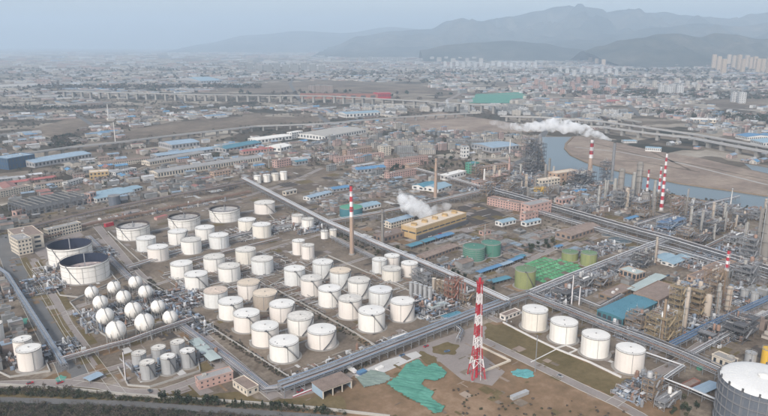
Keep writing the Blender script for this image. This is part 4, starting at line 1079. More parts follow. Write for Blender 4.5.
# ============================================================ PIPE RACKS
sp, bp, mp_, wp, rp = 'silver_pipe', 'blue_pipe', 'mauve_pipe', 'white_pipe', 'rust_pipe'
rack('long white topped pipe rack running diagonally from the back yard to the lattice tower', [(242, 178), (296, 206), (327, 222), (379, 244.5), (447, 273), (507, 301)], 7.5, 9, [(wp, .5), (sp, .4), (wp, .55), (sp, .35), (bp, .4), (wp, .6), (sp, .4)], step=12, tray='white_pipe')
rack('wide pale blue pipe rack along the bottom edge of the white tank yard', [(281, 386), (330, 368.5), (384, 347.5), (430, 330), (470, 314.5), (507, 301)], 9, 7, [(bp, .55), (sp, .5), (wp, .45), (bp, .5), (sp, .55), (bp, .45), (wp, .4), (sp, .5)], step=8, tray='blue_pipe')
rack('dark topped pipe rack running down right past the four plain white tanks', [(507, 301), (529, 294), (566, 308), (608, 325), (645, 338.5), (684, 354), (720, 370)], 10, 7, [(rp, .5), (sp, .4), ('dark_steel', .5), (sp, .45), (wp, .4), ('dark_steel', .45), (sp, .35)], step=10, tray='grey_steel')
rack('pale pipe rack beside the green netting leading up to the rack junction', [(529, 294), (570, 277), (620, 257.5), (645, 247.5), (672, 237.5)], 8, 6.5, [(wp, .5), (sp, .45), (mp_, .5), (wp, .4), (sp, .4)], step=9, tray='white_pipe')
rack('long pipe rack crossing the right half toward the right edge', [(491, 189), (512, 194.5), (560, 208), (592, 217), (640, 230.5), (672, 239), (730, 256.5), (768, 268.5), (800, 278)], 10, 9, [(wp, .6), (sp, .5), (wp, .5), ('dark_steel', .5), (mp_, .55), (wp, .6), (rp, .5)], step=14, tray='white_pipe')
rack('second pipe rack running parallel below the long right hand rack', [(495, 198), (560, 217), (640, 240), (672, 248), (730, 265), (768, 278)], 9, 6.5, [(sp, .5), (wp, .55), ('dark_steel', .5), (rp, .45), (sp, .5)], step=12)
rack('white pipe rack from the tall chimney to the rack junction in the middle', [(327, 222), (384, 212), (429, 203), (491, 189)], 7, 8, [(wp, .55), (sp, .4), (wp, .5), (sp, .45)], step=12, tray='white_pipe')
rack('short pale rack joining the middle junction from the left', [(415, 168), (456, 179), (491, 189)], 6, 8, [(wp, .5), (sp, .45), (wp, .5)], step=12)
rack('blue pipe rack beside the wide left road', [(-10, 262), (7, 274), (25, 302), (46, 335), (64, 364)], 4.6, 5.5, [(bp, .5), (sp, .5), (bp, .45), (sp, .5), (bp, .55)], step=8)
rack('pale mauve pipe rack below the spherical tanks', [(62, 358), (108, 345), (128, 340), (160, 328.5), (192, 318)], 5, 6, [(mp_, .45), (wp, .5), (mp_, .4), (sp, .45)], step=8)
rack('bundle of pipes along the left side of the tank yard road', [(88, 236), (124, 272), (158, 304), (184, 327), (230, 360), (266, 388), (281, 386)], 7, 3, [(sp, .4), (mp_, .45), (wp, .35), (sp, .45), (bp, .35), (mp_, .4)], step=9, two=False)
rack('low pipe lane crossing between the two blocks of white tanks', [(128, 267), (190, 248), (240, 234), (300, 222.5), (326, 219)], 8, 3, [(sp, .35), (wp, .4), (rp, .3), (sp, .4), (wp, .35)], step=12, two=False)
rack('low pipe lane behind the far block of white tanks', [(150, 232), (196, 222), (240, 213), (284, 205)], 5, 2.5, [(sp, .35), (wp, .4), (sp, .35)], step=14, two=False)
rack('low pipe lane inside the left block of white tanks', [(190, 262), (232, 250), (280, 238)], 5, 2, [(wp, .4), (sp, .35), (wp, .35)], step=14, two=False)
rack('brown railway like pipe rack along the back edge of the works', [(33, 226), (92, 212), (128, 204.5), (166, 197), (215, 188), (256, 180.5)], 7, 7, [(rp, .6), (sp, .5), (rp, .5), (mp_, .5)], step=11, steel='brown_steel', tray='brown_steel')
rack('second brown pipe rack nearer the three wide open topped tanks', [(40, 238), (92, 223), (140, 213), (200, 201.5), (250, 191)], 6, 5, [(mp_, .5), (rp, .5), (wp, .4)], step=12, steel='brown_steel')
rack('white pipe bend rack below the plain white tanks', [(646, 353), (683, 366), (664, 379), (690, 389), (718, 401)], 3.5, 4.5, [(wp, .5), (sp, .45), (wp, .4)], step=9, two=False)
rack('bright blue pipe rack in front of the ochre process unit', [(672, 345), (690, 336), (705, 328), (728, 317.5), (751, 307), (775, 296)], 5, 5.5, [('strong_blue', .6), (bp, .4), ('strong_blue', .6), (bp, .5)], step=8, tray='strong_blue')
rack('pale rack along the far side of the lower right road', [(690, 354), (718, 338.5), (742, 326), (775, 309)], 5, 5, [(wp, .45), (sp, .4), (mp_, .4), (wp, .4)], step=9)
rack('pale blue rack short of the warehouse beyond the silos', [(384, 262), (420, 278), (442, 290)], 4, 3.5, [(sp, .4), (wp, .4)], step=9, two=False)
rack('rack turning down beside the blue tarpaulins on the right', [(636, 224), (668, 214), (700, 205), (738, 196)], 6, 6, [(wp, .5), (sp, .45), (bp, .5)], step=12)
rack('rack loop around the sand lot near the right edge', [(700, 250), (735, 233), (752, 235), (770, 243)], 6, 6, [(wp, .5), (sp, .45), (wp, .5)], step=10)
rack('white pipe line from the wide rack to the gate by the lattice tower', [(430, 322), (447, 318), (462, 330), (458, 338)], 3, 4, [(wp, .4), (bp, .4)], step=6, two=False)
rack('pipe rack branching left to the cooling house', [(330, 236), (352, 248), (385, 262)], 4, 4, [(wp, .4), (sp, .35)], step=9, two=False)
rack('curved pale rack in the dark yard left of the blue roofed hall', [(529, 294), (545, 287), (575, 296), (600, 306), (622, 294)], 4.5, 5, [(sp, .4), (wp, .4), (mp_, .4)], step=9)

# bund walls and yard lines around the tanks
for lb, pts in (('low wall round the lower left block of white tanks', [(172, 303), (300, 385), (348, 366), (408, 343), (430, 332)]),
                ('low wall along the hedge side of the left block', [(142, 279), (172, 297), (243, 281)]),
                ('low wall between the left and right blocks of white tanks', [(270, 287), (300, 303), (352, 332), (378, 348)]),
                ('low wall behind the right block of white tanks', [(270, 287), (300, 270), (328, 256), (420, 296), (440, 310)]),
                ('low wall round the far block of white tanks', [(108, 232), (140, 262), (200, 248), (282, 228), (260, 205)]),
                ('low wall round the two huge open topped tanks', [(38, 262), (60, 296), (78, 298), (120, 284), (100, 262), (80, 240)]),
                ('low wall round the spherical tanks', [(70, 303), (90, 327), (108, 338), (180, 319), (135, 272), (70, 303)]),
                ('low wall round the silver tanks', [(118, 368), (128, 386), (150, 388), (200, 372), (196, 350), (184, 338)]),
                ('low wall across the left block of tanks', [(205, 262), (240, 283), (270, 287)]),
                ('low wall across the right block of tanks', [(300, 303), (330, 291), (395, 320)]),
                ('low wall round the lower left corner tanks', [(-20, 364), (10, 378), (50, 372), (40, 350), (20, 330)])):
    low_wall(lb, pts, .5, 1.3, 'pale_concrete')
low_wall('pale pipe trench wall along the dry grass below the plain white tanks', [(503, 323), (530, 337), (556, 349.5), (590, 363), (621, 378)], 1.0, 1.0, 'white_wall')
low_wall('small square trench wall beside the second plain white tank', [(556, 349), (566, 346), (577, 350.5), (568, 354.5), (556, 349)], .8, .8, 'white_wall')
low_wall('thin pale kerb path across the dry grass', [(531, 362.5), (556, 349.8)], .6, .3, 'white_wall')
low_wall('pale walls forming a corner enclosure beside the lattice tower', [(484, 372), (510, 361.5), (480, 347)], 1.0, 1.2, 'cream_wall')
low_wall('long pale boundary wall along the bottom of the works', [(-60, 380), (0, 386), (60, 389.5), (128, 396), (170, 399.5), (200, 401), (262, 405), (320, 410), (390, 418)], .4, 2.0, 'pale_concrete', name='boundary_wall')
fence('thin pale fence along the tall grass at the lower edge', [(120, 360), (132, 371), (170, 367)], 1.6, 'white_pipe')
# ============================================================ TALL THINGS
RW = lambda n, f0, base='chimney_tan': ([(0, f0, base)] if f0 > 0 else [])+[(f0+(1-f0)*k/n, f0+(1-f0)*(k+1)/n, 'flag_white' if k % 2 == 0 else 'red_paint') for k in range(n)]
chimney(352, 254.5, 186, 4.7, 'tall tan chimney with red and white bands on its upper half beside the teal tank', None, RW(6, .56))
chimney(435.4, 198, 158, 3.6, 'plain tan brick chimney rising behind the steaming yellow hall', None, [(0, 1, 'chimney_tan')])
chimney(382.5, 246, 209, 3.4, 'short grey brown chimney left of the steam cloud', None, [(0, 1, 'chimney_grey')])
chimney(589.5, 176, 139.5, 4.6, 'tan chimney on the riverbank with red and white bands at the top', None, RW(5, .5))
chimney(509, 172, 157, 2.6, 'small pinkish brick stack among the far process units', None, [(0, 1, 'pink_wall')])
CH5 = chimney(611.5, 181, 143, 3.0, 'slim grey stack giving off the long white steam plume', None, [(0, 1, 'grey_steel')], taper=.8, plat=4)
chimney(661, 211, 153.5, 3.4, 'tallest red and white banded stack on the near riverbank', None, RW(15, 0), taper=.55)
chimney(646.5, 196, 170, 2.6, 'short red and white banded stack on top of a grey column, left of three', None, RW(6, .2, 'chimney_grey'))
chimney(658.5, 196, 166.5, 2.6, 'short red and white banded stack right behind the tallest one', None, RW(7, .1, 'chimney_grey'))
chimney(722.5, 300, 250.5, 4.4, 'rusty stack with a red and white banded tip in the lower right process unit', None, RW(6, .6, 'brown_steel'))
chimney(484, 186, 168.5, 2.4, 'stubby white vent stack behind the white roofed hall', None, [(0, 1, 'white_wall')], plat=0)
chimney(509.6, 156, 139, 1.2, 'thin white mast by the grey roofed hall before the river', None, [(0, 1, 'white_wall')], plat=0, name='mast', cat='mast')
chimney(730.5, 206, 188, 1.3, 'thin white mast standing at the water edge', None, [(0, 1, 'white_wall')], plat=1, name='mast', cat='mast')
chimney(484.5, 243, 224, 1.1, 'thin pale pole behind the green tanks', None, [(0, 1, 'pale_steel')], plat=0, name='mast', cat='mast')
chimney(571.5, 305, 275, 1.5, 'white pole left of two in the dark yard by the netting', None, [(0, 1, 'flag_white')], plat=0, name='mast', cat='mast')
chimney(579, 306, 286, 1.5, 'white pole right of two in the dark yard by the netting', None, [(0, 1, 'flag_white')], plat=0, name='mast', cat='mast')
chimney(115.5, 142, 122, 1.0, 'thin white mast beside the far left viaduct', None, [(0, 1, 'white_wall')], plat=0, name='mast', cat='mast')
chimney(108.5, 118, 104, 1.0, 'thin pale mast on the far left plain', None, [(0, 1, 'white_wall')], plat=0, name='mast', cat='mast')
chimney(126, 382, 352, 1.2, 'white lamp pole beside the silver tanks', None, [(0, 1, 'flag_white')], plat=0, name='lamp_pole', cat='pole')
chimney(269, 168, 146, .9, 'left one of two thin masts behind the four small tanks', None, [(0, 1, 'pale_steel')], plat=0, name='mast', cat='mast')
chimney(281.5, 166, 146, .9, 'right one of two thin masts behind the four small tanks', None, [(0, 1, 'pale_steel')], plat=0, name='mast', cat='mast')
chimney(535, 372, 335, .8, 'thin lighting pole on the dry grass beside the plain white tanks', None, [(0, 1, 'grey_steel')], plat=0, name='lamp_pole', cat='pole')

def lattice_tower():
    x, y = G(476.3, 377.5); ht = height_at(x, y, 283.5); d = math.sqrt(x*x+y*y+CAM_H**2); px = d/FOC
    t = thing('lattice_tower', 'tall red and white lattice tower with a round head platform on the bare ground', 'tower', (x, y, 0), radians(12)); occupy(x, y, 9)
    zs = [0, .13, .22, .33, .45, .57, .68, .79, .90, 1.0]; hw0 = [10.3, 8.0, 6.2, 5.0, 4.4, 3.9, 3.5, 3.1, 2.9, 2.7]; hw0 = [q*px*.66 for q in hw0]
    for k in range(9):
        z0, z1 = zs[k]*ht, zs[k+1]*ht; a, b_ = hw0[k], hw0[k+1]; b = MB(); th = .55 if k < 2 else .42
        cs = [(-1, -1), (1, -1), (1, 1), (-1, 1)]
        for i in range(4):
            c, e = cs[i], cs[(i+1) % 4]
            b.bar((c[0]*a, c[1]*a, z0), (c[0]*b_, c[1]*b_, z1), th)
            b.bar((c[0]*b_, c[1]*b_, z1), (e[0]*b_, e[1]*b_, z1), .28)
            n = 2 if k > 1 else 1
            for s_ in range(n):
                f0, f1 = s_/n, (s_+1)/n; p = a+(b_-a)*f0; q = a+(b_-a)*f1; u, v = z0+(z1-z0)*f0, z0+(z1-z0)*f1
                b.bar((c[0]*p, c[1]*p, u), (e[0]*q, e[1]*q, v), .26); b.bar((e[0]*p, e[1]*p, u), (c[0]*q, c[1]*q, v), .26)
        b.build('lattice_section', 'red_paint' if k % 2 == 0 else 'flag_white', t)
        b = MB(); b.tube([(0, 0, z0), (0, 0, z1)], .9 if k < 2 else .65, 10); b.build('flare_pipe', 'red_paint' if k % 2 == 0 or k < 2 else 'flag_white', t, True)
    q = hw0[-1]
    b = MB(); b.lathe([(.5, ht), (q*1.75, ht+.1), (q*1.75, ht+.35), (.5, ht+.4)], 12); b.lathe([(q*1.7, ht+1.6), (q*1.8, ht+1.6), (q*1.8, ht+1.85), (q*1.7, ht+1.85)], 12)
    for k in range(12):
        a = pi*k/6; b.bar((q*1.75*cos(a), q*1.75*sin(a), ht+.2), (q*1.75*cos(a), q*1.75*sin(a), ht+1.8), .2)
    b.tube([(0, 0, ht), (0, 0, ht+4.2)], .9, 10); b.build('head_platform', 'red_paint', t)
    for (i, j) in ((-1, -1), (1, -1), (1, 1), (-1, 1)):
        b = MB(); b.box(i*hw0[0]-1, j*hw0[0]-1, 0, i*hw0[0]+1, j*hw0[0]+1, .8); b.build('footing', 'concrete', t)
    b = MB(); b.bar((hw0[0]*.3, -hw0[0]*.9, 0), (q*.3, -q*.9, ht), .7, .2); b.build('ladder', 'flag_white', t)
lattice_tower()

def viaduct(label, pts, wd, h, pw, ph_m, m='concrete', n_pier=None, step=35, name='viaduct', pl=None):
    q = [G(p[0], p[1], h) for p in pts]; ox, oy = q[0]; t = thing(name, label, 'viaduct', (ox, oy, 0)); q = [(a-ox, b-oy) for a, b in q]
    b = MB(); strip(b, q, wd, h-1.8, h); b.build('deck', m, t)
    for s_ in (-1, 1):
        b = MB(); strip(b, q, .5, h, h+1.1, off=s_*(wd/2-.25)); b.build('parapet', 'pale_concrete', t)
    pm = MB(); pm.box(-pw/2, -wd*.32, 0, pw/2, wd*.32, h-2.8); pm.box(-pw/2-.3, -wd*.45, h-2.8, pw/2+.3, wd*.45, h-1.81); me = pm.mesh('pier', 'concrete')
    for i in range(len(q)-1):
        L = hypot(q[i+1][0]-q[i][0], q[i+1][1]-q[i][1]); n = max(1, int(round(L/step))); a = atan2(q[i+1][1]-q[i][1], q[i+1][0]-q[i][0])
        occupy_line((q[i][0]+ox, q[i][1]+oy), (q[i+1][0]+ox, q[i+1][1]+oy), wd/2+2)
        for k in range(n): put(me, 'pier', t, (q[i][0]+(q[i+1][0]-q[i][0])*(k+.5)/n, q[i][1]+(q[i+1][1]-q[i][1])*(k+.5)/n, 0), a)
    return t
viaduct('nearer motorway viaduct on broad pale piers crossing behind the sand bank', [(560, 126), (600, 126.5), (648, 133), (690, 137.5), (730, 145), (768, 152), (840, 166)], 16, 15, 7, 3, m='grey_wall', step=44)
viaduct('farther motorway viaduct running just behind the nearer one on the right', [(500, 116), (540, 117), (600, 121), (651, 128), (700, 135), (768, 147), (840, 160)], 14, 15, 6, 3, m='grey_wall', step=44)
viaduct('long grey viaduct curving across the left plain below the brown field', [(20, 154), (70, 147), (128, 141), (166, 136), (224, 129.6), (256, 126), (323, 123.5), (400, 117), (470, 113)], 12, 13, 4, 2, m='grey_wall', step=36)
viaduct('farther elevated railway on many tall pale piers across the left', [(60, 91), (95, 92), (200, 94.5), (330, 96), (420, 101), (500, 106)], 16, 26, 8, 2, m='grey_steel', step=46)
viaduct('distant low viaduct far behind the elevated railway', [(380, 104), (440, 106), (520, 104), (560, 108), (640, 122)], 12, 10, 4, 2, step=50)

# ============================================================ BUILDINGS OF THE WORKS
Bd = building
Bd('pink two storey office by the lower boundary wall', 'office', (199.5, 390.5), (233.5, 380.5), 8.5, None, 8, storeys=2, bays=6, wall='pink_wall', roof='grey_roof', ww=.3, hh=.35, units=1)
Bd('small cream workshop with a plain brown roof right of the pink office', 'workshop', (233, 387), (247.5, 397), 6, None, 9, storeys=1, bays=4, wall='cream_wall', roof='rustsheet_roof', ww=.35, hh=.4, units=0)
def garage():
    a, ang, L, D, h = frame_of((323, 399.5), (352, 388.5), 8.5, (349, 374), None)
    D = 14; t = thing('garage', 'pale walled garage with a rusty roof and three open bays by the tower lot', 'garage', (a[0], a[1], 0), ang)
    b = MB(); b.box(0, .3, 0, .35, D, h); b.box(L-.35, .3, 0, L, D, h); b.box(.35, D-.3, 0, L-.35, D, h); b.build('wall', 'greyblue_roof', t)
    for k in range(4):
        b = MB(); x0 = (L-.8)*k/3; b.box(x0, 0, 0, x0+.8, .29, h-1); b.build('pier', 'cream_wall', t)
    b = MB(); b.box(0, -.02, h-1, L, .31, h); b.build('lintel', 'cream_wall', t)
    for k in range(2): b = MB(); b.box(L*(k+1)/3, .4, 0, L*(k+1)/3+.2, D-.4, h-.1); b.build('partition', 'opening_dark', t)
    b = MB()
    for k in range(3): b.box(-.5+(L+1)*k/3, -.6, h+.02*k, -.5+(L+1)*(k+1)/3, D+.5, h+.3+.02*k); 
    b.build('roof', 'rustsheet_roof', t); occupy(a[0]+L/2*cos(ang), a[1]+L/2*sin(ang)+D/2, L/2)
garage()
low_wall('red and white striped kerb rail left of the garage', [(293, 397.5), (312, 390)], .8, .8, 'red_paint', name='barrier', cat='barrier', coping='flag_white')
shed_on_posts('long open shed with a pale greenish roof between the silver tanks and the pipes', (189.5, 346), (211, 366.5), 5, None, 8, roof='palegreen_roof', step=5, rise=.05)
shed_on_posts('small grey metal canopy over the road junction at the lower left', (90, 384), (103, 378), 3, None, 7, roof='greyblue_roof', step=5)
Bd('cream three storey building front wing at the left edge by the road', 'office', (19.5, 256), (33.5, 253), 15, None, 26, storeys=4, bays=4, wall='cream_wall', roof='grey_roof', hh=.45)
Bd('cream stepped building rear wing near the left edge', 'office', (9.5, 243), (20, 252), 13, None, 26, storeys=3, bays=4, wall='cream_wall', roof='rustsheet_roof', hh=.45)
Bd('pale concrete framed three storey block behind the huge open tanks', 'office', (49, 239.5), (82, 231.5), 9, None, 10, storeys=3, bays=12, wall='cream_wall', roof='grey_roof', hh=.55, ww=.6)
Bd('small pink hut at the left end of the dark lattice yard', 'hut', (17, 217), (29, 213.5), 5, None, 8, storeys=1, bays=3, wall='pink_wall', roof='rustsheet_roof', units=0)
Bd('narrow pink tower house at the right end of the dark lattice yard', 'hut', (91, 203), (97, 201), 9, None, 10, storeys=2, bays=2, wall='pink_wall', units=0, roof='grey_roof')
Bd('wide hall with a pale blue roof and white front behind the grey tank', 'hall', (97, 203), (135, 195), 4, None, 46, storeys=1, bays=12, wall='white_wall', roof='sky_roof', kind='gable', rise=.06)
Bd('annexe with a sky blue roof right of the pale blue hall', 'hall', (128, 194), (143, 190), 3, None, 24, storeys=1, bays=5, wall='white_wall', roof='sky_roof', kind='gable', rise=.08)
Bd('yellowish two storey cube beyond the pale blue hall', 'building', (90, 180), (109, 178.5), 7, None, 22, storeys=2, bays=5, wall='yellow_wall', roof='tan_roof', units=1)
Bd('large navy blue factory hall at the left edge', 'factory hall', (9, 170), (36, 165), 11, None, 40, storeys=2, bays=8, wall='navy_wall', roof='greyblue_roof', units=6, ww=.3)
Bd('long low hall with a grey blue roof right of the navy hall', 'factory hall', (35, 168), (92, 158), 5, None, 50, storeys=1, bays=16, wall='grey_wall', roof='greyblue_roof', kind='gable', rise=.06)
Bd('long low hall with a faded red roof at the left', 'factory hall', (12, 186), (57, 180), 3, None, 18, storeys=1, bays=16, wall='brick_wall', roof='red_roof', kind='gable', rise=.1)
Bd('cream three storey row with dark windows at the left edge', 'office', (-4, 199), (31, 191.5), 6, None, 14, storeys=3, bays=14, wall='cream_wall', roof='rustsheet_roof', hh=.5)
Bd('second cream row with a brown roof left of centre', 'office', (36, 190), (64, 186), 5, None, 14, storeys=2, bays=10, wall='cream_wall', roof='rustsheet_roof', kind='gable')
Bd('white low building with many windows behind the yellowish cube', 'building', (68, 187), (84, 182), 4, None, 10, storeys=2, bays=6, wall='white_wall', roof='grey_roof')
Bd('white building right of the yellowish cube with a pale roof', 'building', (116, 178), (137, 173), 5, None, 14, storeys=2, bays=9, wall='white_wall', roof='grey_roof')
Bd('very long grey roofed hall with a row of dark openings, front one', 'factory hall', (158, 178), (262, 161.5), 5, None, 30, storeys=1, bays=40, wall='cream_wall', roof='grey_roof', kind='gable', rise=.09, hh=.6)
Bd('long grey roofed hall behind the front one on the left plain', 'factory hall', (150, 166), (205, 156), 4, None, 26, storeys=1, bays=24, wall='cream_wall', roof='grey_roof', kind='gable', rise=.1)
Bd('long low barracks row left of the grey roofed halls', 'factory hall', (102, 168), (150, 162), 4, None, 18, storeys=2, bays=22, wall='cream_wall', roof='rustsheet_roof', kind='gable')
Bd('blue grey hall with a wide flat roof behind the long halls', 'factory hall', (172, 150), (200, 146.5), 5, None, 60, storeys=1, bays=8, wall='grey_wall', roof='greyblue_roof', kind='gable', rise=.06)
Bd('low hall with a dull blue roof in front of the blue grey hall', 'factory hall', (158, 159), (220, 151), 3, None, 34, storeys=1, bays=18, wall='grey_wall', roof='greyblue_roof', kind='gable', rise=.07)
Bd('hall with a blue roof left of the red roofed hall', 'factory hall', (226, 153), (262, 146), 4, None, 40, storeys=1, bays=10, wall='grey_wall', roof='teal_roof', kind='gable', rise=.07)
Bd('hall with a bright red roof in the middle of the left plain', 'factory hall', (243, 155), (278, 151), 3.5, None, 16, storeys=1, bays=12, wall='pink_wall', roof='red_roof', kind='gable', rise=.12)
Bd('white roofed hall behind the red roofed hall', 'factory hall', (258, 144), (292, 139.5), 4, None, 40, storeys=1, bays=10, wall='white_wall', roof='white_roof', kind='gable', rise=.05)
Bd('white sheds with pale roofs right of the red roofed hall', 'factory hall', (281, 152), (292, 149), 4, None, 40, storeys=1, bays=4, wall='white_wall', roof='white_roof', kind='gable', rise=.08)
Bd('pink block beside the two thin masts', 'building', (277, 168), (291, 165.5), 7, None, 14, storeys=3, bays=6, wall='pink_wall', roof='rustsheet_roof')
Bd('pinkish low house left of the four small tanks', 'building', (214, 178), (231, 175), 5, None, 12, storeys=2, bays=6, wall='orange_wall', roof='rustsheet_roof')
Bd('small teal roofed house right of the pink block', 'building', (296, 166), (308, 164), 4, None, 12, storeys=1, bays=4, wall='grey_wall', roof='teal_roof', kind='gable')
Bd('cream building at the foot of the viaduct ramp', 'building', (292, 139), (303, 137), 6, None, 16, storeys=3, bays=5, wall='white_wall', roof='white_roof')
Bd('big warehouse with a pale roof and a row of doors left of centre', 'warehouse', (325, 141), (366, 133.5), 4.5, None, 90, storeys=1, bays=16, wall='white_wall', roof='pale_concrete', kind='gable', rise=.03, hh=.5)
Bd('warehouse with a sky blue roof far in the middle', 'warehouse', (346, 118), (381, 116), 4, None, 60, storeys=1, bays=10, wall='white_wall', roof='sky_roof', kind='gable', rise=.05)
Bd('blue roofed house at the right of the pink rows', 'building', (357, 174), (386, 171), 4, None, 22, storeys=1, bays=8, wall='grey_wall', roof='blue_roof', kind='gable', rise=.12)
Bd('bright blue roofed shed behind the teal tank', 'building', (333, 192.5), (350, 190), 3, None, 16, storeys=1, bays=5, wall='grey_wall', roof='blue_roof', kind='gable', rise=.12)
Bd('pale blue roofed shed right of the teal tank', 'building', (364, 211), (381, 207), 3.5, None, 20, storeys=1, bays=5, wall='white_wall', roof='sky_roof', kind='gable', rise=.1)
Bd('long row of pale roofed sheds left of the teal tank', 'building', (310, 201), (332, 195), 3, None, 14, storeys=1, bays=7, wall='white_wall', roof='greyblue_roof', kind='gable', rise=.1)
Bd('small cream hut on the curved brown yard', 'hut', (286, 196), (297, 193.5), 4, None, 8, storeys=1, bays=3, wall='cream_wall', roof='pale_concrete', kind='gable')
Bd('teal tower building in the middle distance', 'building', (471, 174), (479, 172.5), 10, None, 14, storeys=4, bays=3, wall='green_roof', roof='teal_roof')
Bd('white hall with a flat roof behind the rack junction', 'building', (448, 181), (466, 176), 5, None, 16, storeys=1, bays=6, wall='white_wall', roof='white_roof', hh=.35)
Bd('pale blue roofed sheds left of the brick chimney', 'building', (438, 193), (452, 188.5), 3.5, None, 30, storeys=1, bays=4, wall='white_wall', roof='sky_roof', kind='gable')
Bd('teal roofed shed in front of the white hall', 'building', (424, 191), (438, 187), 3.5, None, 24, storeys=1, bays=4, wall='white_wall', roof='teal_roof', kind='gable')
Bd('pink three storey block on the dark cinder yard', 'office', (487, 205), (519, 211.5), 7, None, 14, storeys=3, bays=12, wall='pink_wall', roof='rustsheet_roof', hh=.45)
Bd('salmon stepped building with a grey roof, tall part', 'office', (529, 218), (551, 213), 12, None, 16, storeys=3, bays=6, wall='pink_wall', roof='grey_roof', hh=.35, ww=.35)
Bd('salmon low wing in front of the salmon stepped building', 'office', (525, 222), (538, 218.5), 7, None, 9, storeys=2, bays=4, wall='pink_wall', roof='rustsheet_roof', hh=.35, ww=.35)
Bd('white cabin with a blue roof left of the salmon building', 'hut', (526, 227), (541, 223.5), 4, None, 9, storeys=1, bays=4, wall='white_wall', roof='sky_roof', kind='gable')
Bd('white cabin with a pale blue roof behind the green tanks', 'hut', (502, 227), (516, 223.5), 4, None, 12, storeys=1, bays=4, wall='white_wall', roof='sky_roof', kind='gable')
Bd('small pinkish hut behind the green tanks', 'hut', (483, 236), (491, 234), 4, None, 7, storeys=1, bays=2, wall='pink_wall', roof='rustsheet_roof', kind='gable')
Bd('grey brown low works building in front of the long right hand rack', 'building', (571, 241), (600, 231), 5, None, 22, storeys=1, bays=8, wall='brick_wall', roof='rustsheet_roof', kind='gable')
Bd('pinkish building with an empty facade at the river edge', 'building', (556, 183), (578, 179.5), 9, None, 18, storeys=2, bays=5, wall='orange_wall', roof='tan_roof', hh=.4, ww=.35)
Bd('cream block left of the building at the river edge', 'building', (542, 187), (560, 184), 6, None, 14, storeys=2, bays=6, wall='cream_wall', roof='tan_roof')
Bd('pink low building between the long rack and the river units', 'building', (562, 205), (576, 202), 5, None, 12, storeys=1, bays=4, wall='pink_wall', roof='grey_roof')
Bd('orange brown wall of a low brick building by the striped stack', 'building', (713, 277), (735, 268), 6, None, 12, storeys=1, bays=3, wall='orange_wall', roof='rustsheet_roof', ww=.2, win=False)
Bd('small salmon building with a brown roof left of the striped stack', 'building', (697, 284), (716, 277), 5, None, 11, storeys=1, bays=5, wall='orange_wall', roof='rustsheet_roof')
Bd('small red brown workshop with open front above the teal hall', 'workshop', (636, 281), (645, 278), 6, None, 20, storeys=1, bays=3, wall='orange_wall', roof='palegreen_roof', ww=.7, hh=.7)
Bd('low house with a pale blue roof, left of the pair behind the sand yard', 'hut', (664, 263.5), (676, 259), 3, None, 14, storeys=1, bays=3, wall='white_wall', roof='sky_roof', kind='gable', rise=.08)
Bd('low house with a pale blue roof, right of the pair behind the sand yard', 'hut', (673, 267.5), (694, 259.5), 3, None, 14, storeys=1, bays=5, wall='white_wall', roof='sky_roof', kind='gable', rise=.08)
Bd('long hall with a teal roof in front of the process units', 'hall', (622, 328), (656, 311), 9, None, 24, storeys=1, bays=12, wall='teal_wall', roof='teal_roof', kind='gable', rise=.045, hh=.5, ww=.7)
Bd('brown brick workshop with a long row of tall windows behind the ochre unit', 'workshop', (658, 311), (682, 298), 10, None, 24, storeys=2, bays=12, wall='brick_wall', roof='rustsheet_roof', ww=.5, hh=.6)
shed_on_posts('flat shed with a pale green roof behind the teal hall', (637, 296), (666, 280), 4, None, 11, roof='palegreen_roof', step=8, rise=.04)
Bd('brown stepped shed roofs left of the pale green roof', 'workshop', (612, 302), (634, 292), 4, None, 14, storeys=1, bays=6, wall='brown_steel', roof='rustsheet_roof', ww=.6)
Bd('small cream house with three windows near the gasholder', 'hut', (711, 363), (730, 371), 8, None, 9, storeys=1, bays=3, wall='cream_wall', roof='concrete', ww=.4, hh=.5)
shed_on_posts('low shed with a dull blue roof left of the gasholder', (702, 398), (720, 390), 4, None, 8, roof='greyblue_roof', step=4)
Bd('rusty flat cover beside the white pipe bend', 'hut', (688, 390), (700, 384), 2, None, 5, storeys=1, bays=3, wall='red_brown', roof='rustsheet_roof', win=False, units=0)
Bd('white house with navy top floors on the far roofs', 'building', (463, 158), (469, 157.5), 11, None, 12, storeys=3, bays=2, wall='white_wall', roof='navy_wall', units=0)
Bd('grey roofed warehouse by the river bend', 'warehouse', (492, 153), (519, 150), 5, None, 70, storeys=1, bays=8, wall='grey_wall', roof='greyblue_roof', kind='gable', rise=.04)
Bd('cream tower like block at the left end of the pink rows', 'building', (383, 156), (391, 155), 9, None, 16, storeys=5, bays=3, wall='cream_wall', roof='grey_roof')
Bd('long pink residential row with many windows', 'apartment block', (388, 169), (428, 164), 8, None, 13, storeys=4, bays=18, wall='pink_wall', roof='rustsheet_roof')
Bd('nearer pink residential block below the long row', 'apartment block', (389, 180), (416, 175), 6, None, 12, storeys=3, bays=12, wall='pink_wall', roof='rustsheet_roof')
Bd('pink block right of the dark trees', 'apartment block', (409, 172), (419, 170.5), 7, None, 12, storeys=3, bays=5, wall='orange_wall', roof='grey_roof')
Bd('pink row of houses left of the residential rows', 'apartment block', (336, 163), (384, 158), 5, None, 12, storeys=3, bays=20, wall='pink_wall', roof='rustsheet_roof')
Bd('second pink row of houses in front of the warehouse', 'apartment block', (346, 156), (372, 152), 5, None, 12, storeys=3, bays=12, wall='orange_wall', roof='rustsheet_roof')
Bd('pinkish works building left of the small brick stack', 'building', (478, 189), (500, 184), 6, None, 14, storeys=2, bays=9, wall='pink_wall', roof='rustsheet_roof')
Bd('pinkish works building right of the teal tower', 'building', (482, 174), (508, 170), 6, None, 14, storeys=3, bays=10, wall='orange_wall', roof='rustsheet_roof')
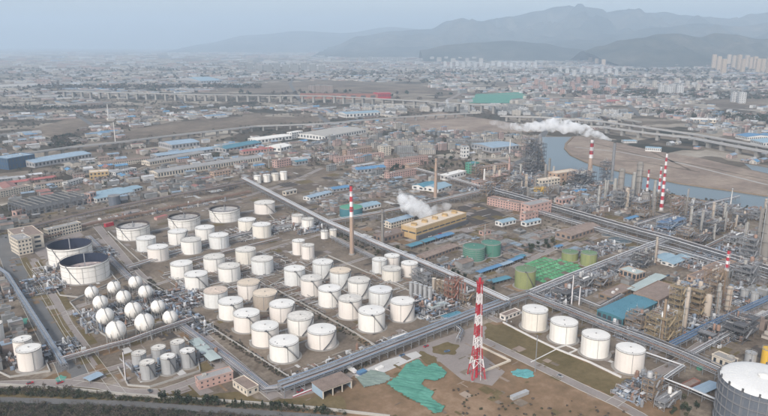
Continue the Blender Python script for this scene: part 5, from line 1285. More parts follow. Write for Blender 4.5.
Bd('cream house with a pale roof in front of the orange excavation', 'building', (398, 147), (414, 146), 4, None, 12, storeys=2, bays=5, wall='cream_wall', roof='grey_roof')
Bd('teal roofed kiosk by the wide blue rack', 'hut', (446, 322), (462, 317), 3, None, 7, storeys=1, bays=3, wall='grey_wall', roof='teal_roof', kind='gable')
Bd('low pale brick hut left of the plain white tanks', 'hut', (505, 321), (520, 315), 4, None, 6, storeys=1, bays=4, wall='pinkish_white', roof='rustsheet_roof', units=0)
Bd('long low canopy roof by the silver silos', 'hut', (392, 343), (408, 337.5), 2.5, None, 4, storeys=1, bays=4, wall='grey_wall', roof='white_roof', units=0)
Bd('grey pump house left of the long rack', 'hut', (432, 313), (448, 308), 4, None, 7, storeys=1, bays=4, wall='grey_wall', roof='palegreen_roof', units=0)
Bd('pinkish barracks at the left of the cooling house', 'building', (391, 229), (414, 222.5), 6, None, 14, storeys=2, bays=9, wall='cream_wall', roof='greyblue_roof', kind='gable')
Bd('reddish flat workshop below the pinkish barracks', 'building', (384, 243), (407, 236), 5, None, 18, storeys=1, bays=6, wall='brick_wall', roof='rustsheet_roof')
Bd('long brown roofed shed left of the green tanks', 'building', (425, 262), (458, 250), 4, None, 13, storeys=1, bays=10, wall='brick_wall', roof='rustsheet_roof', kind='gable')
# red container cars and blue sheds
for lb, A, B_, hp, dp, w1, r1 in (('red shipping container between the racks and the open topped tanks', (106, 227.5), (114, 225.5), 3.6, 4, 'red_paint', 'red_roof'),
        ('salmon container behind the middle open topped tank', (157, 220.5), (168, 217.5), 2.6, 6, 'pink_wall', 'red_roof'),
        ('silver container lying on the brown ground at the bottom', (513, 401), (529, 394.5), 3.4, 3, 'silver', 'silver'),
        ('blue skip on a white slab beside the green net', (360, 376), (367, 373), 2.4, 4, 'strong_blue', 'blue_roof'),
        ('white tarpaulined crate with black marks at the slab corner', (378, 371), (384, 368), 1.5, 3, 'bright_white', 'white_roof'),
        ('small green hut by the pipe trench near the gasholder', (699, 371), (704, 370), 2.5, 2.5, 'green_roof', 'green_roof'),
        ('white cabinet at the foot of the lower right lattice unit', (642, 398), (648, 396), 3.2, 2.5, 'white_wall', 'white_roof')):
    a, ang, L, D, h = frame_of(A, B_, hp, None, dp); t = thing('container', lb, 'container', (a[0], a[1], 0), ang); occupy(*a, 4)
    b = MB(); b.box(0, 0, .15, L, D, h); b.build('body', w1, t)
    b = MB()
    for k in range(int(L/1.2)): b.box(.4+k*1.2, -.08, .3, .8+k*1.2, -.001, h-.2); b.box(.4+k*1.2, D+.001, .3, .8+k*1.2, D+.08, h-.2)
    b.build('corrugation', w1, t, kind='stuff')
    b = MB(); b.box(-.1, -.1, h, L+.1, D+.1, h+.12); b.build('lid', r1, t)
    b = MB(); b.box(-.06, .3, .3, -.001, D-.3, h-.3); b.box(-.12, D/2-.05, .4, -.061, D/2+.05, h-.4); b.build('door', w1, t)
# bright netting laid in separate sheets over stored goods
def netting():
    q = [G(*p) for p in [(527, 264), (545, 257.5), (556, 259), (581, 265), (577, 271), (560, 278), (551, 281), (534, 284.5)]]; cx = sum(p[0] for p in q)/8; cy_ = sum(p[1] for p in q)/8
    t = thing('netting_field', 'bright lime green netting spread in sheets over stored heaps beside the olive tank', 'netting', (cx, cy_, 0), TH); rr = random.Random(2); occupy(cx, cy_, 26)
    for i in range(-5, 6):
        for j in range(-5, 6):
            u, v = i*7.4, j*7.0; x, y = cx+u*cos(TH)-v*sin(TH), cy_+u*sin(TH)+v*cos(TH)
            if not inside((x, y), q) or rr.random() < .1: continue
            b = MB(); n = len(b.v); N = 4; tall = rr.uniform(.5, 2.2)
            for a in range(N+1):
                for c in range(N+1):
                    e = min(a, c, N-a, N-c)/2; b.v.append((u-3.3+6.6*a/N+rr.uniform(-.2, .2), v-3.1+6.2*c/N+rr.uniform(-.2, .2), .25+e*tall*rr.uniform(.6, 1.3)))
            for a in range(N):
                for c in range(N): k = n+a*(N+1)+c; b.f.append((k, k+N+1, k+N+2, k+1)); b.m.append(0); b.c.append(None)
            b.build('net_sheet', GM['lime'], t)
netting()
# tarpaulin pool
x, y = G(523.5, 373.8); b = MB(); b.lathe([(7.2, .05), (6.9, .55), (5.2, .8), (3, .62), (.01, .7)], 22)
_r = random.Random(3); _k = [_r.uniform(.78, 1.12) for _ in range(22)]; b.v = [(p[0]*_k[i % 22], p[1]*_k[i % 22], p[2]+_r.uniform(-.12, .12)) for i, p in enumerate(b.v)]
o = b.build('tarpaulin', 'tarp_teal', None, True, (x, y, .2)); o.scale = (1.15, .9, 1)
tag(o, 'round turquoise tarpaulin on the brown ground right of the lattice tower', 'tarpaulin')
# chain of blue canopies and the teal one
for k, (px, py, l, c) in enumerate(((480, 276, 14, 'blue_roof'), (492, 272, 12, 'blue_roof'), (503, 268.5, 12, 'greyblue_roof'), (512, 264.5, 13, 'blue_roof'), (519, 261, 8, 'teal_roof'))):
    shed_on_posts(['westernmost', 'second', 'third', 'fourth', 'last'][k].replace('westernmost', 'leftmost')+' of five low blue canopies in a chain left of the olive tank', (px, py), (px+l*.85, py-l*.3), 3, None, 6, roof=c, step=4)
for k, (px, py, l) in enumerate(((411, 250, 13), (425, 245.5, 12), (438, 241.5, 9), (447, 239, 8))):
    shed_on_posts(['first', 'second', 'third', 'fourth'][k]+' from left of the teal canopies below the yellow cooling house', (px, py), (px+l*.9, py-l*.3), 3, None, 9, roof='teal_roof' if k < 2 else 'blue_roof', step=4)
shed_on_posts('teal roofed low shelter left of the olive tank', (492, 286), (511, 281), 3, None, 8, roof='teal_roof', step=5)
Bd('blue tarpaulin roof behind the sand lot on the right', 'hut', (628, 222), (640, 218.5), 2.5, None, 7, storeys=1, bays=3, wall='grey_wall', roof='blue_roof', kind='gable')
Bd('blue roofed kiosk at the upper end of the netting lane', 'hut', (557, 250), (563, 248), 2.5, None, 5, storeys=1, bays=2, wall='grey_wall', roof='blue_roof', kind='gable')
Bd('blue roofed store in the dark riverside unit', 'hut', (576, 195), (587, 193), 3, None, 10, storeys=1, bays=3, wall='grey_wall', roof='blue_roof', kind='gable')

# yellow cooling house with its fan stacks
t, (a, ang, L, D, h) = Bd('long yellow cooling house with steam rising from its left end', 'cooling house', (416, 240), (466, 223.5), 11, None, 24, storeys=1, bays=9, wall='yellow_wall', roof='tan_roof', ww=.85, hh=.12, units=0)
for k in range(5):
    b = MB(); b.lathe([(4.2, h+.35), (3.6, h+1.6), (3.9, h+3), (3.6, h+3), (3.4, h+1.2)], 20, (L*(k+.5)/5, D/2, 0)); b.build('fan_stack', 'yellow_wall', t, True)
    b = MB(); b.lathe([(.01, h+1.9), (.6, h+1.9), (.6, h+2.2), (.01, h+2.2)], 8, (L*(k+.5)/5, D/2, 0))
    for j in range(4): aa = j*pi/2+k; b.bar((L*(k+.5)/5, D/2, h+2.0), (L*(k+.5)/5+3.2*cos(aa), D/2+3.2*sin(aa), h+2.0), .5, .1)
    b.build('fan', 'dark_steel', t)
b = MB(); b.box(-.5, -3.5, 0, L+.5, -.5, h*.38); b.build('basin', 'dark_steel', t)
for k, (px, py) in enumerate(((407, 235), (411, 236.5), (415, 238.5), (419, 239.5))):
    tank(px, 4.6, py-5, py, ['blue', 'first green', 'second green', 'third green'][k]+' filter vessel beside the yellow cooling house', cat='vessel', stair=None, wall='blue_roof' if k == 0 else 'green_tank', roof='teal_roof', ring=False, seg=20, rails=False, name='filter_vessel', vent=False)
# settling basins of the water works
for k, (cx, cy_, w_) in enumerate(((620, 241, 22), (637, 250, 16), (606, 236, 9))):
    x, y = G(cx, cy_); r = w_/2*math.sqrt(x*x+y*y+CAM_H**2)/FOC; occupy(x, y, r+1)
    t = thing('settling_basin', ['large', 'medium', 'small'][k]+' round settling basin with a rim wall below the long rack', 'basin', (x, y, 0))
    b = MB(); b.lathe([(r, 0), (r, 1.6), (r-.5, 1.6), (r-.5, .8)], 40); b.build('rim', 'concrete', t)
    b = MB(); b.lathe([(r-.5, .9), (.01, .9)], 40); b.build('water', wm, t)
    b = MB(); b.bar((-r, 0, 2), (r, 0, 2), 1.0, .3); b.build('bridge', 'grey_steel', t)

# ============================================================ PROCESS UNITS
UP = TH; DN = TH-pi/2
gx = lambda px, py, z=0: G(px, py, z)
# silos
for k in range(5): tank(411.3+k*4.7, 4.5, 281.5+k*1.2, 297.5+k*1.4, ['first', 'second', 'third', 'fourth', 'last'][k]+' from left of five slim silver silos', cat='silo', stair=None, wall='silver', roof='silver', ring=False, seg=20, rails=False, name='silo', vent=False)
for k in range(5): tank(434+k*4.3, 4.3, 277.5+k*1.3, 292.5+k*1.6, ['first', 'second', 'third', 'fourth', 'last'][k]+' from left of five tan silos against the long rack', cat='silo', stair=None, wall='tan_paint', roof='tan_roof', ring=False, seg=20, rails=False, name='silo', vent=False)
def SF(lb, px, py, ang, L, D, lv, sh, **k):
    a = gx(px, py); return steel_frame(lb, a[0], a[1], ang, L, D, lv, sh, **k)
def COL(lb, px, yb, yt, wpx, m='pale_steel', plats=4, **k):
    x, y = gx(px, yb); h = height_at(x, y, yt); r = wpx/2*math.sqrt(x*x+y*y+CAM_H**2)/FOC
    return column(x, y, r, h, lb, m, plats, **k)
SF('red brown reactor frame against the long rack beside the silos', 452, 303, UP, 14, 10, 4, 5, steel='red_brown', deck='rust_pipe', vm=('red_brown', 'tan_paint'), rail='red_brown')
SF('grey pipe frame above the silver silos', 412, 282, DN, 22, 7, 3, 4.5, vm=('silver', 'pale_steel'), rail='grey_steel')
SF('tan frame right of the tan silos', 436, 296, DN, 20, 7, 3, 5, steel='brown_steel', deck='concrete', vm=('tan_paint', 'silver'), rail='brown_steel')
SF('thin frame under the long rack near the lattice tower', 466, 306, UP, 14, 8, 2, 5, steel='brown_steel', vm=('silver', 'rust_pipe'), rail='brown_steel')
for k in range(4): COL(['first', 'second', 'third', 'fourth'][k]+' from left of four slim red brown columns by the long rack', 454.5+k*3.3, 300+k, 279+k*1.2, 1.6, 'red_brown', 3)
# ochre process unit on the right
SF('ochre structure with yellowish decks and drums in the lower right unit', 664, 347, UP, 26, 17, 4, 5.5, steel='ochre_steel', deck='ochre_steel', vm=('tan_paint', 'silver', 'bright_white'), rail='ochre_steel', vessels=9, bays=4)
SF('tall narrow ochre frame behind the ochre structure', 678, 322, UP, 12, 10, 6, 5, steel='ochre_steel', deck='ochre_steel', vm=('tan_paint',), rail='ochre_steel', bays=2)
SF('rusty frame with round reactors beside the striped stack', 698, 320, UP, 18, 14, 5, 5, steel='brown_steel', deck='ochre_steel', vm=('tan_paint', 'pale_steel'), rail='ochre_steel', vessels=8)
SF('tall brown frame around the striped stack', 714, 309, UP, 15, 12, 6, 5.5, steel='brown_steel', deck='brown_steel', vm=('tan_paint', 'rust_pipe'), rail='brown_steel', vessels=6, bays=2)
SF('blue heat exchanger bank behind the rusty reactors', 690, 301, UP, 34, 9, 2, 5, steel='strong_blue', deck='strong_blue', vm=('blue_pipe', 'silver'), rail='blue_pipe', bays=8, vessels=10)
SF('grey brown frame left of the ochre structure beside the teal hall', 640, 334, UP, 18, 14, 3, 4.5, steel='brown_steel', deck='grey_steel', vessels=7, rail='brown_steel')
SF('grey frame at the right edge behind the small grey tanks', 748, 290, UP, 26, 16, 4, 5.5, steel='grey_steel', vessels=9)
SF('dark frame at the right edge beyond the lower road', 742, 345, UP, 30, 18, 3, 5, steel='dark_steel', deck='dark_steel', vessels=8, rail='grey_steel')
SF('low dark pump frame beside the cream house', 712, 346, UP, 22, 12, 2, 4, steel='dark_steel', vessels=6, rail='grey_steel')
COL('tall slim ochre column behind the ochre structure', 684, 330, 287, 3.2, 'tan_paint', 6)
COL('leaning looking slim brown column left of the ochre structure', 661, 344, 299, 2.6, 'brown_steel', 3)
COL('fat tan reactor column beside the striped stack', 706, 318, 294, 6.5, 'tan_paint', 4)
COL('second tan reactor column right of the fat one', 727, 312, 286, 5, 'tan_paint', 4)
COL('slim grey column between the rusty frames', 716, 316, 283, 2.8, 'pale_steel', 5)
COL('huge grey twin tower at the right edge, right one', 763.5, 258, 190, 7, 'chimney_grey', 6)
COL('huge grey twin tower at the right edge, left one', 756.5, 256, 208, 4, 'chimney_grey', 6)
COL('thin grey column at the left of the edge towers', 744, 250, 222, 2, 'pale_steel', 3)
SF('ladder frame at the foot of the twin towers', 752, 262, UP, 16, 14, 4, 6, steel='grey_steel', vessels=5)
# bottom right skid
SF('brown lattice skid with a slim column near the bottom right', 652, 404, UP, 11, 8, 4, 4, steel='brown_steel', deck='grey_steel', vm=('silver', 'tan_paint'), rail='grey_steel', bays=2)
SF('grey piping skid in front of the white pipe bend', 664, 412, UP, 22, 7, 2, 3, steel='grey_steel', vm=('silver', 'white_wall'), rail='grey_steel')
COL('slim brown column standing in the bottom right skid', 653, 400, 372, 2.6, 'brown_steel', 4)
# dark yard by the netting
SF('dark low frame with a black tank in the yard by the netting', 566, 304, UP, 24, 16, 2, 4.5, steel='dark_steel', deck='dark_steel', vessels=8, rail='grey_steel')
SF('silver vessel rack behind the two white poles', 584, 292, UP, 30, 12, 2, 5.5, steel='grey_steel', vm=('silver', 'bright_white', 'silver'), vessels=12, rail='grey_steel', bays=5)
SF('brown roof frame between the teal hall and the netting rack', 600, 290, UP, 22, 14, 2, 4.5, steel='brown_steel', vessels=6, rail='grey_steel')
SF('pipe frame behind the open workshop on the right', 615, 274, UP, 30, 10, 2, 5, steel='grey_steel', vessels=8, rail='grey_steel', bays=5)
# riverside units
SF('dark tall lattice block left of the river with many decks', 529, 175, UP, 22, 20, 9, 7, steel='dark_steel', deck='grey_steel', vm=('silver', 'dark_steel'), vessels=14, rail='grey_steel')
SF('second dark lattice block beside the first at the river corner', 540, 171, UP, 16, 16, 7, 7, steel='dark_steel', deck='grey_steel', vm=('silver',), vessels=9, rail='grey_steel')
COL('tall dark column at the top of the river lattice block', 538, 170, 134, 2.8, 'grey_steel', 7)
COL('pale column at the right of the river lattice block', 549, 172, 158, 2.2, 'pale_steel', 4)
COL('slim column at the left of the river lattice block', 530, 172, 142, 2.0, 'grey_steel', 5)
SF('low dark plant block with scaffold at the foot of the tan riverside chimney', 582, 188, UP, 40, 30, 3, 7, steel='dark_steel', deck='dark_steel', vm=('silver', 'pale_steel'), vessels=18, rail='grey_steel', bays=5, dbays=3)
SF('dark scaffold tower around the steaming stack', 606, 182, UP, 14, 14, 5, 6.5, steel='dark_steel', deck='dark_steel', vessels=5, rail='grey_steel')
COL('thick pale column right of the steaming stack', 619, 206, 168, 5.2, 'chimney_grey', 5)
COL('second pale column right beside the thick one', 613.5, 205, 178, 3, 'pale_steel', 4)
COL('tall grey column with a rounded head before the river', 637.5, 196, 161.5, 5.2, 'chimney_grey', 5)
COL('grey column just left of the rounded head column', 632, 200, 172, 3, 'pale_steel', 4)
COL('fat grey reactor under the short striped stack', 644.5, 209, 192, 7.5, 'chimney_grey', 3)
COL('slim grey column right of the fat reactor', 653, 207, 180, 2.6, 'pale_steel', 4)
COL('low tan column in the middle of the riverside units', 626, 208, 188, 4, 'tan_paint', 3)
SF('frame with arched furnaces among the riverside columns', 620, 210, UP, 34, 16, 4, 6, steel='grey_steel', deck='grey_steel', vm=('pale_steel', 'tan_paint', 'silver'), vessels=14, rail='grey_steel', bays=5)
SF('low brown frame between the fat reactor and the tallest striped stack', 640, 214, UP, 26, 14, 3, 5, steel='brown_steel', deck='grey_steel', vessels=9, rail='grey_steel')
SF('blue frame of coolers below the tallest striped stack', 668, 233, UP, 44, 16, 2, 5.5, steel='blue_pipe', deck='strong_blue', vm=('silver', 'blue_pipe'), vessels=12, rail='blue_pipe', bays=7)
SF('grey frame right of the blue coolers', 700, 228, UP, 30, 14, 3, 5.5, steel='grey_steel', vessels=10, rail='grey_steel', bays=4)
SF('brown frame at the water edge behind the grey frame', 690, 214, UP, 40, 14, 2, 5.5, steel='brown_steel', deck='grey_steel', vessels=10, rail='grey_steel', bays=5)
SF('low frame near the white mast at the water edge', 722, 218, UP, 34, 12, 2, 5, steel='grey_steel', vessels=7, rail='grey_steel', bays=5)
SF('grey piping frame left of the twin towers', 735, 248, UP, 26, 14, 2, 6, steel='silver', vm=('bright_white', 'silver'), vessels=9, rail='grey_steel')
for lb, px, yb, yt, wp_, m, n in (('slim grey column among the blue coolers, left', 690, 226, 206, 2.4, 'pale_steel', 3), ('slim grey column among the blue coolers, right', 701, 232, 210, 2.2, 'pale_steel', 3),
        ('tan column behind the grey frame', 712, 222, 202, 2.6, 'tan_paint', 3), ('grey column near the water edge frame', 724, 219, 203, 2.2, 'pale_steel', 2)):
    COL(lb, px, yb, yt, wp_, m, n)
# units left of the river (pinkish distillation group)
for k, (px, yb, yt, wp_, m) in enumerate(((494, 184, 165, 2.6, 'tan_paint'), (499, 186, 170, 3.2, 'tan_paint'), (515, 187, 171, 2.4, 'pale_steel'), (520, 184, 164, 2.0, 'pale_steel'), (526, 188, 174, 3.2, 'tan_paint'), (535, 190, 176, 2.4, 'chimney_grey'), (553, 180, 166, 2.0, 'pale_steel'), (545, 181, 164, 2.4, 'chimney_grey'), (598, 207, 186, 2.2, 'pale_steel'), (604, 204, 180, 2.0, 'pale_steel'))):
    COL(['short tan', 'broad tan', 'thin pale', 'thinnest pale', 'fat tan', 'stubby grey', 'far pale', 'dark slender', 'riverside left slim', 'riverside right slim'][k]+' column in the far process units left of the steaming stack', px, yb, yt, wp_, m, 3)
SF('pinkish frame of the far process unit behind the salmon building', 494, 188, UP, 36, 18, 3, 6, steel='brown_steel', deck='pink_wall', vm=('tan_paint', 'silver'), vessels=12, rail='grey_steel', bays=5)
SF('grey frame of the far process unit right of the pinkish frame', 516, 190, UP, 36, 18, 3, 6, steel='grey_steel', vessels=12, rail='grey_steel', bays=5)
SF('yellow scaffold in front of the cream riverside block', 539, 195, UP, 16, 10, 2, 5, steel='yellow_paint', deck='ochre_steel', vessels=3, rail='yellow_paint')
rq = random.Random(8)
for px, py in ((570, 214), (584, 216), (598, 221), (655, 224), (644, 220), (676, 220), (714, 236), (728, 232), (742, 226), (756, 222), (688, 240), (500, 180), (508, 196), (528, 190), (548, 197), (566, 186), (592, 270), (612, 262), (630, 258), (560, 234), (586, 228), (642, 270), (690, 262), (704, 268), (736, 284), (750, 278), (760, 330), (752, 338), (610, 212), (632, 216), (476, 178), (486, 198), (520, 200), (700, 246), (716, 250), (660, 206), (676, 208), (600, 196)):
    x, y = gx(px, py); st = rq.choice(['brown_steel', 'grey_steel', 'dark_steel', 'brown_steel']); L, D, lv = rq.uniform(12, 30), rq.uniform(8, 15), rq.choice([2, 2, 3, 3, 4]); where = 'in the riverside yard' if py < 240 and px > 560 else 'among the far process units' if px < 560 else 'in the right hand works'
    if not is_free(x+L/2*cos(UP), y+L/2*sin(UP), 6): continue
    steel_frame({'brown_steel': 'brown', 'grey_steel': 'grey', 'dark_steel': 'dark'}[st]+' '+{2: 'low', 3: 'three decked', 4: 'tall'}[lv]+' equipment frame '+where, x, y, UP, L, D, lv, rq.uniform(4.2, 5.5), steel=st, deck=rq.choice(['grey_steel', 'concrete', 'rust_pipe']), bays=rq.choice([3, 4, 5]), vessels=rq.randrange(4, 9), vm=('silver', 'pale_steel', 'tan_paint', 'rust_pipe'), rail='grey_steel')
    if rq.random() < .6:
        r, h = rq.uniform(.8, 1.8), rq.uniform(16, 32); column(x+(L+4)*cos(UP), y+(L+4)*sin(UP), r, h, rq.choice(['slim', 'stout'] if r < 1.2 else ['broad'])+' '+('tall' if h > 24 else 'short')+' column '+where, rq.choice(['chimney_grey', 'tan_paint', 'pale_steel', 'brown_steel']), rq.choice([3, 4, 5]))
# dark switchyard on the left
def switchyard():
    a = gx(27, 217); b_ = gx(93, 203.5); ang = atan2(b_[1]-a[1], b_[0]-a[0]); L = hypot(b_[0]-a[0], b_[1]-a[1]); D = 62
    t = thing('switchyard', 'dark grid of steel portals and equipment behind the cream building', 'switchyard', (a[0], a[1], 0), ang); rr = random.Random(4)
    for k in range(4): occupy(a[0]+L*(k+.5)/4*cos(ang)-D/2*sin(ang), a[1]+L*(k+.5)/4*sin(ang)+D/2*cos(ang), D/2)
    p = MB(); w_ = 7.5
    for s_ in (0, w_): p.box(s_-.3, -.3, 0, s_+.3, .3, 14)
    p.box(-.4, -.3, 13.2, w_+.4, .3, 14.0); p.box(-.2, -.2, 9, w_+.2, .2, 9.6); p.box(-.2, -.2, 4.6, w_+.2, .2, 5.2); p.box(0, -.1, 9.7, w_, .1, 12.4); me = p.mesh('portal', 'grey_steel')
    q = MB(); q.box(0, 0, 0, 5, 3.4, 3.0); q.box(.4, .4, 3.0, 4.6, 3, 3.9); q.lathe([(.5, 3.9), (.5, 6)], 8, (1.2, 1.6, 0)); q.lathe([(.5, 3.9), (.5, 6)], 8, (3.8, 1.6, 0)); mq = q.mesh('transformer', 'dark_steel')
    n = int(L/9)
    for i in range(n):
        for j in range(6):
            if rr.random() < .93: put(me, 'portal', t, (i*9, j*D/6, 0))
            if rr.random() < .6: put(mq, 'transformer', t, (i*9+1.5, j*D/6+3.5, 0))
    b = MB()
    for j in range(6):
        for s_ in (0, 7.5): b.bar((0, j*D/6, 14.1), (L, j*D/6, 14.1), .12)
    for i in range(n): b.bar((i*9, 0, 14.2), (i*9, D*5/6, 14.2), .3); b.bar((i*9+7.5, 0, 14.2), (i*9+7.5, D*5/6, 14.2), .3)
    b.build('busbar', 'pale_steel', t, kind='stuff')
switchyard()
PP = [(400, 318, 60, 26, 150, 'tangle of pipes and pumps between the silver silos and the wide rack'), (428, 322, 46, 24, 90, 'tangle of pipes in front of the red brown frame'),
      (652, 352, 56, 34, 150, 'process piping at the foot of the ochre structure'), (692, 326, 60, 30, 170, 'process piping under the rusty reactors'),
      (742, 310, 55, 30, 130, 'process piping near the two small grey tanks'), (560, 308, 60, 36, 200, 'dark yard piping by the two white poles'),
      (600, 285, 90, 30, 220, 'process piping behind the teal hall'), (628, 336, 34, 24, 90, 'piping under the teal hall'), (640, 408, 40, 22, 120, 'small piping of the bottom right skid'),
      (720, 350, 60, 34, 150, 'piping by the cream house near the gasholder'), (745, 268, 60, 50, 200, 'white piping by the twin towers'), (600, 214, 170, 60, 520, 'dense piping of the riverside units'),
      (668, 238, 130, 50, 360, 'dense piping among the blue coolers'), (700, 222, 130, 40, 260, 'piping along the water edge'), (490, 196, 170, 60, 420, 'dense piping of the far process units'),
      (575, 196, 110, 50, 280, 'piping round the dark riverside plant'), (525, 178, 60, 50, 160, 'piping round the dark lattice blocks'), (140, 382, 60, 30, 110, 'piping between the silver tanks'),
      (90, 338, 110, 60, 330, 'piping under the spherical tanks'), (12, 374, 50, 30, 80, 'piping round the lower left corner tanks'), (0, 305, 60, 50, 90, 'piping at the left edge by the blue rack'),
      (96, 262, 26, 44, 60, 'silver piping right of the huge open topped tanks'), (700, 272, 60, 30, 120, 'piping beside the salmon building'), (444, 272, 100, 14, 120, 'piping under the long diagonal rack'),
      (590, 262, 80, 30, 160, 'piping between the olive tank and the settling basins'), (300, 236, 60, 20, 70, 'low piping by the slim white tank pair'), (200, 338, 16, 70, 60, 'low piping by the open shed')]
for k, (px, py, L, D, n, lb) in enumerate(PP):
    x, y = gx(px, py); pipework(lb, x, y, UP, L, D, n, seed=k+1, hmax=5.5)
for k, (px, py, L, D, n, lb) in enumerate(((222, 312, 150, 70, 300, 'low pipes and valves on the ground of the left white tank block'), (318, 318, 130, 60, 240, 'low pipes and valves on the ground of the right white tank block'),
        (150, 262, 190, 60, 300, 'low pipes and valves on the ground of the far white tank block'), (182, 292, 130, 60, 240, 'low pipes on the ground between the rusty tank and its neighbours'),
        (250, 240, 110, 60, 200, 'low white pipes around the slim tank pairs'), (508, 326, 8, 120, 30, 'valves by the leftmost plain white tank'), (40, 288, 60, 60, 90, 'small valves round the huge open topped tanks'),
        (110, 222, 170, 26, 160, 'low pipes at the foot of the wide open topped tanks'), (300, 385, 110, 18, 70, 'clutter along the wide pale blue rack'))):
    x, y = gx(px, py); pipework(lb, x, y, UP, L, D, n, seed=k+60, hmax=1.2, boxes=k > 3, mats=('white_pipe', 'grey_steel', 'pale_concrete', 'white_pipe', 'rust_pipe', 'dark_steel'))
# short pipe stubs and valves between the white tanks
pipework('low product lines between the white tanks of the left block', *gx(236, 340), DN*1, 100, 1, 10, seed=77, boxes=False)
rr = random.Random(5)
for k, (px, py, l1, s_) in enumerate(((200, 296, 60, 1), (215, 313, 60, 1), (232, 328, 60, 1), (250, 342, 56, 1), (270, 354, 50, 1), (296, 292, 70, 1), (315, 306, 66, 1), (333, 318, 60, 1), (352, 330, 50, 1), (150, 256, 60, 1), (170, 264, 60, 1))):
    x, y = gx(px, py); b = MB()
    for j in range(3): b.tube([(0, j*.9, .6), (l1, j*.9, .6)], .16, 5); b.box(l1*(.2+.3*j), j*.9-.5, 0, l1*(.2+.3*j)+1, j*.9+.5, 1.4)
    o = b.build('product_line', ['white_pipe', 'silver_pipe', 'rust_pipe'][k % 3], loc=(x, y, 0), rz=UP)
    tag(o, ['third', 'second', 'nearest'][k % 3]+' low group of three product pipes crossing the white tank rows, line '+'abcdefghijk'[k], 'pipeline', group='product pipe lines between the tanks')
    o['label'] = 'low triple product pipe crossing between rows of white tanks'
# ============================================================ STEAM
def plume(name, label, path, Y, density, seed, vox=2.2):
    """path: (px, py, radius in px) from the source on, at ground distance Y"""
    rr = random.Random(seed); b = MB(); pts = []
    for (px, py, r) in path:
        dx = (px-384)/FOC; u = -(py-208)/FOC; yy = cos(PITCH)+sin(PITCH)*u; zz = -sin(PITCH)+cos(PITCH)*u; t = Y/yy
        pts.append((dx*t, Y, CAM_H+zz*t, r*t/FOC))
    for i in range(len(pts)-1):
        p, q = pts[i], pts[i+1]; d = math.dist(p[:3], q[:3]); n = max(2, int(d/(max(p[3], q[3])*.35)))
        for k in range(n):
            f = k/n; r = p[3]+(q[3]-p[3])*f; c = [p[j]+(q[j]-p[j])*f for j in range(3)]
            b.ball(c, r*.62, 12, 7)
            for m_ in range(6):
                a, e = rr.uniform(0, 6.28), rr.uniform(-1.3, 1.3); o = r*.62; b.ball((c[0]+o*cos(a)*cos(e), c[1]+o*sin(a)*cos(e), c[2]+o*sin(e)), r*rr.uniform(.2, .55), 10, 6)
    o = b.build(name, 'white_paint'); m = bpy.data.materials.new(name+'_vapour'); m.use_nodes = True; n = m.node_tree; n.nodes.clear()
    out = n.nodes.new('ShaderNodeOutputMaterial'); v = n.nodes.new('ShaderNodeVolumePrincipled'); v.inputs['Color'].default_value = (.998, .998, .998, 1); v.inputs['Density'].default_value = density
    tc = n.nodes.new('ShaderNodeTexCoord'); nz = n.nodes.new('ShaderNodeTexNoise'); nz.inputs['Scale'].default_value = .09; nz.inputs['Detail'].default_value = 7; nz.inputs['Roughness'].default_value = .62
    mr = n.nodes.new('ShaderNodeMapRange'); mr.inputs[1].default_value = .4; mr.inputs[2].default_value = .66; mr.inputs[3].default_value = density*.02; mr.inputs[4].default_value = density
    n.links.new(tc.outputs['Object'], nz.inputs['Vector']); n.links.new(nz.outputs[0], mr.inputs[0]); n.links.new(mr.outputs[0], v.inputs['Density']); n.links.new(v.outputs[0], out.inputs['Volume'])
    o.data.materials.clear(); o.data.materials.append(m)
    md = o.modifiers.new('merge', 'REMESH'); md.mode = 'VOXEL'; md.voxel_size = vox
    tag(o, label, 'steam', kind='stuff'); return o
Y5 = CH5[1][1]
plume('steam_plume', 'long dense white steam plume drifting left from the slim grey stack', [(612, 140.5, 1.4), (604, 137, 3.2), (594, 133.5, 5), (582, 129.5, 6.6), (568, 126.5, 7.6), (554, 125.5, 8), (540, 126, 7), (530, 127, 5.6), (521, 127, 5), (511, 126.5, 4)], Y5, .3, 3)
plume('steam_plume', 'thin frayed tail of the long steam plume over the river bend', [(513, 126.5, 4.4), (506, 125.5, 5), (500, 124.5, 4.4), (494, 123, 3.2), (489, 121.5, 2)], Y5, .07, 8)
x, y = G(420, 226)
plume('steam_cloud', 'loose white steam rising from the left end of the yellow cooling house', [(434, 221, 4.5), (427, 214, 8.5), (417, 209, 11), (408, 205, 11), (401, 200, 8)], y, .24, 5)
plume('steam_cloud', 'thin steam wisp spreading over the yellow cooling house roof', [(422, 214, 5.5), (432, 212, 6.5), (443, 208, 5.5), (452, 205, 3.5)], y+16, .13, 6)
plume('steam_cloud', 'thin column of steam standing at the left of the steam cloud', [(408, 206, 4.5), (404, 199, 4.5), (400, 193, 3.2), (399, 188, 2)], y+4, .2, 7)
x, y = G(448, 112)
plume('steam_cloud', 'small far puff of steam above the grey apartment rows', [(449, 109, 1.2), (448, 105, 2), (447, 101, 2.4), (449, 98, 1.6)], y, .1, 9, vox=3)
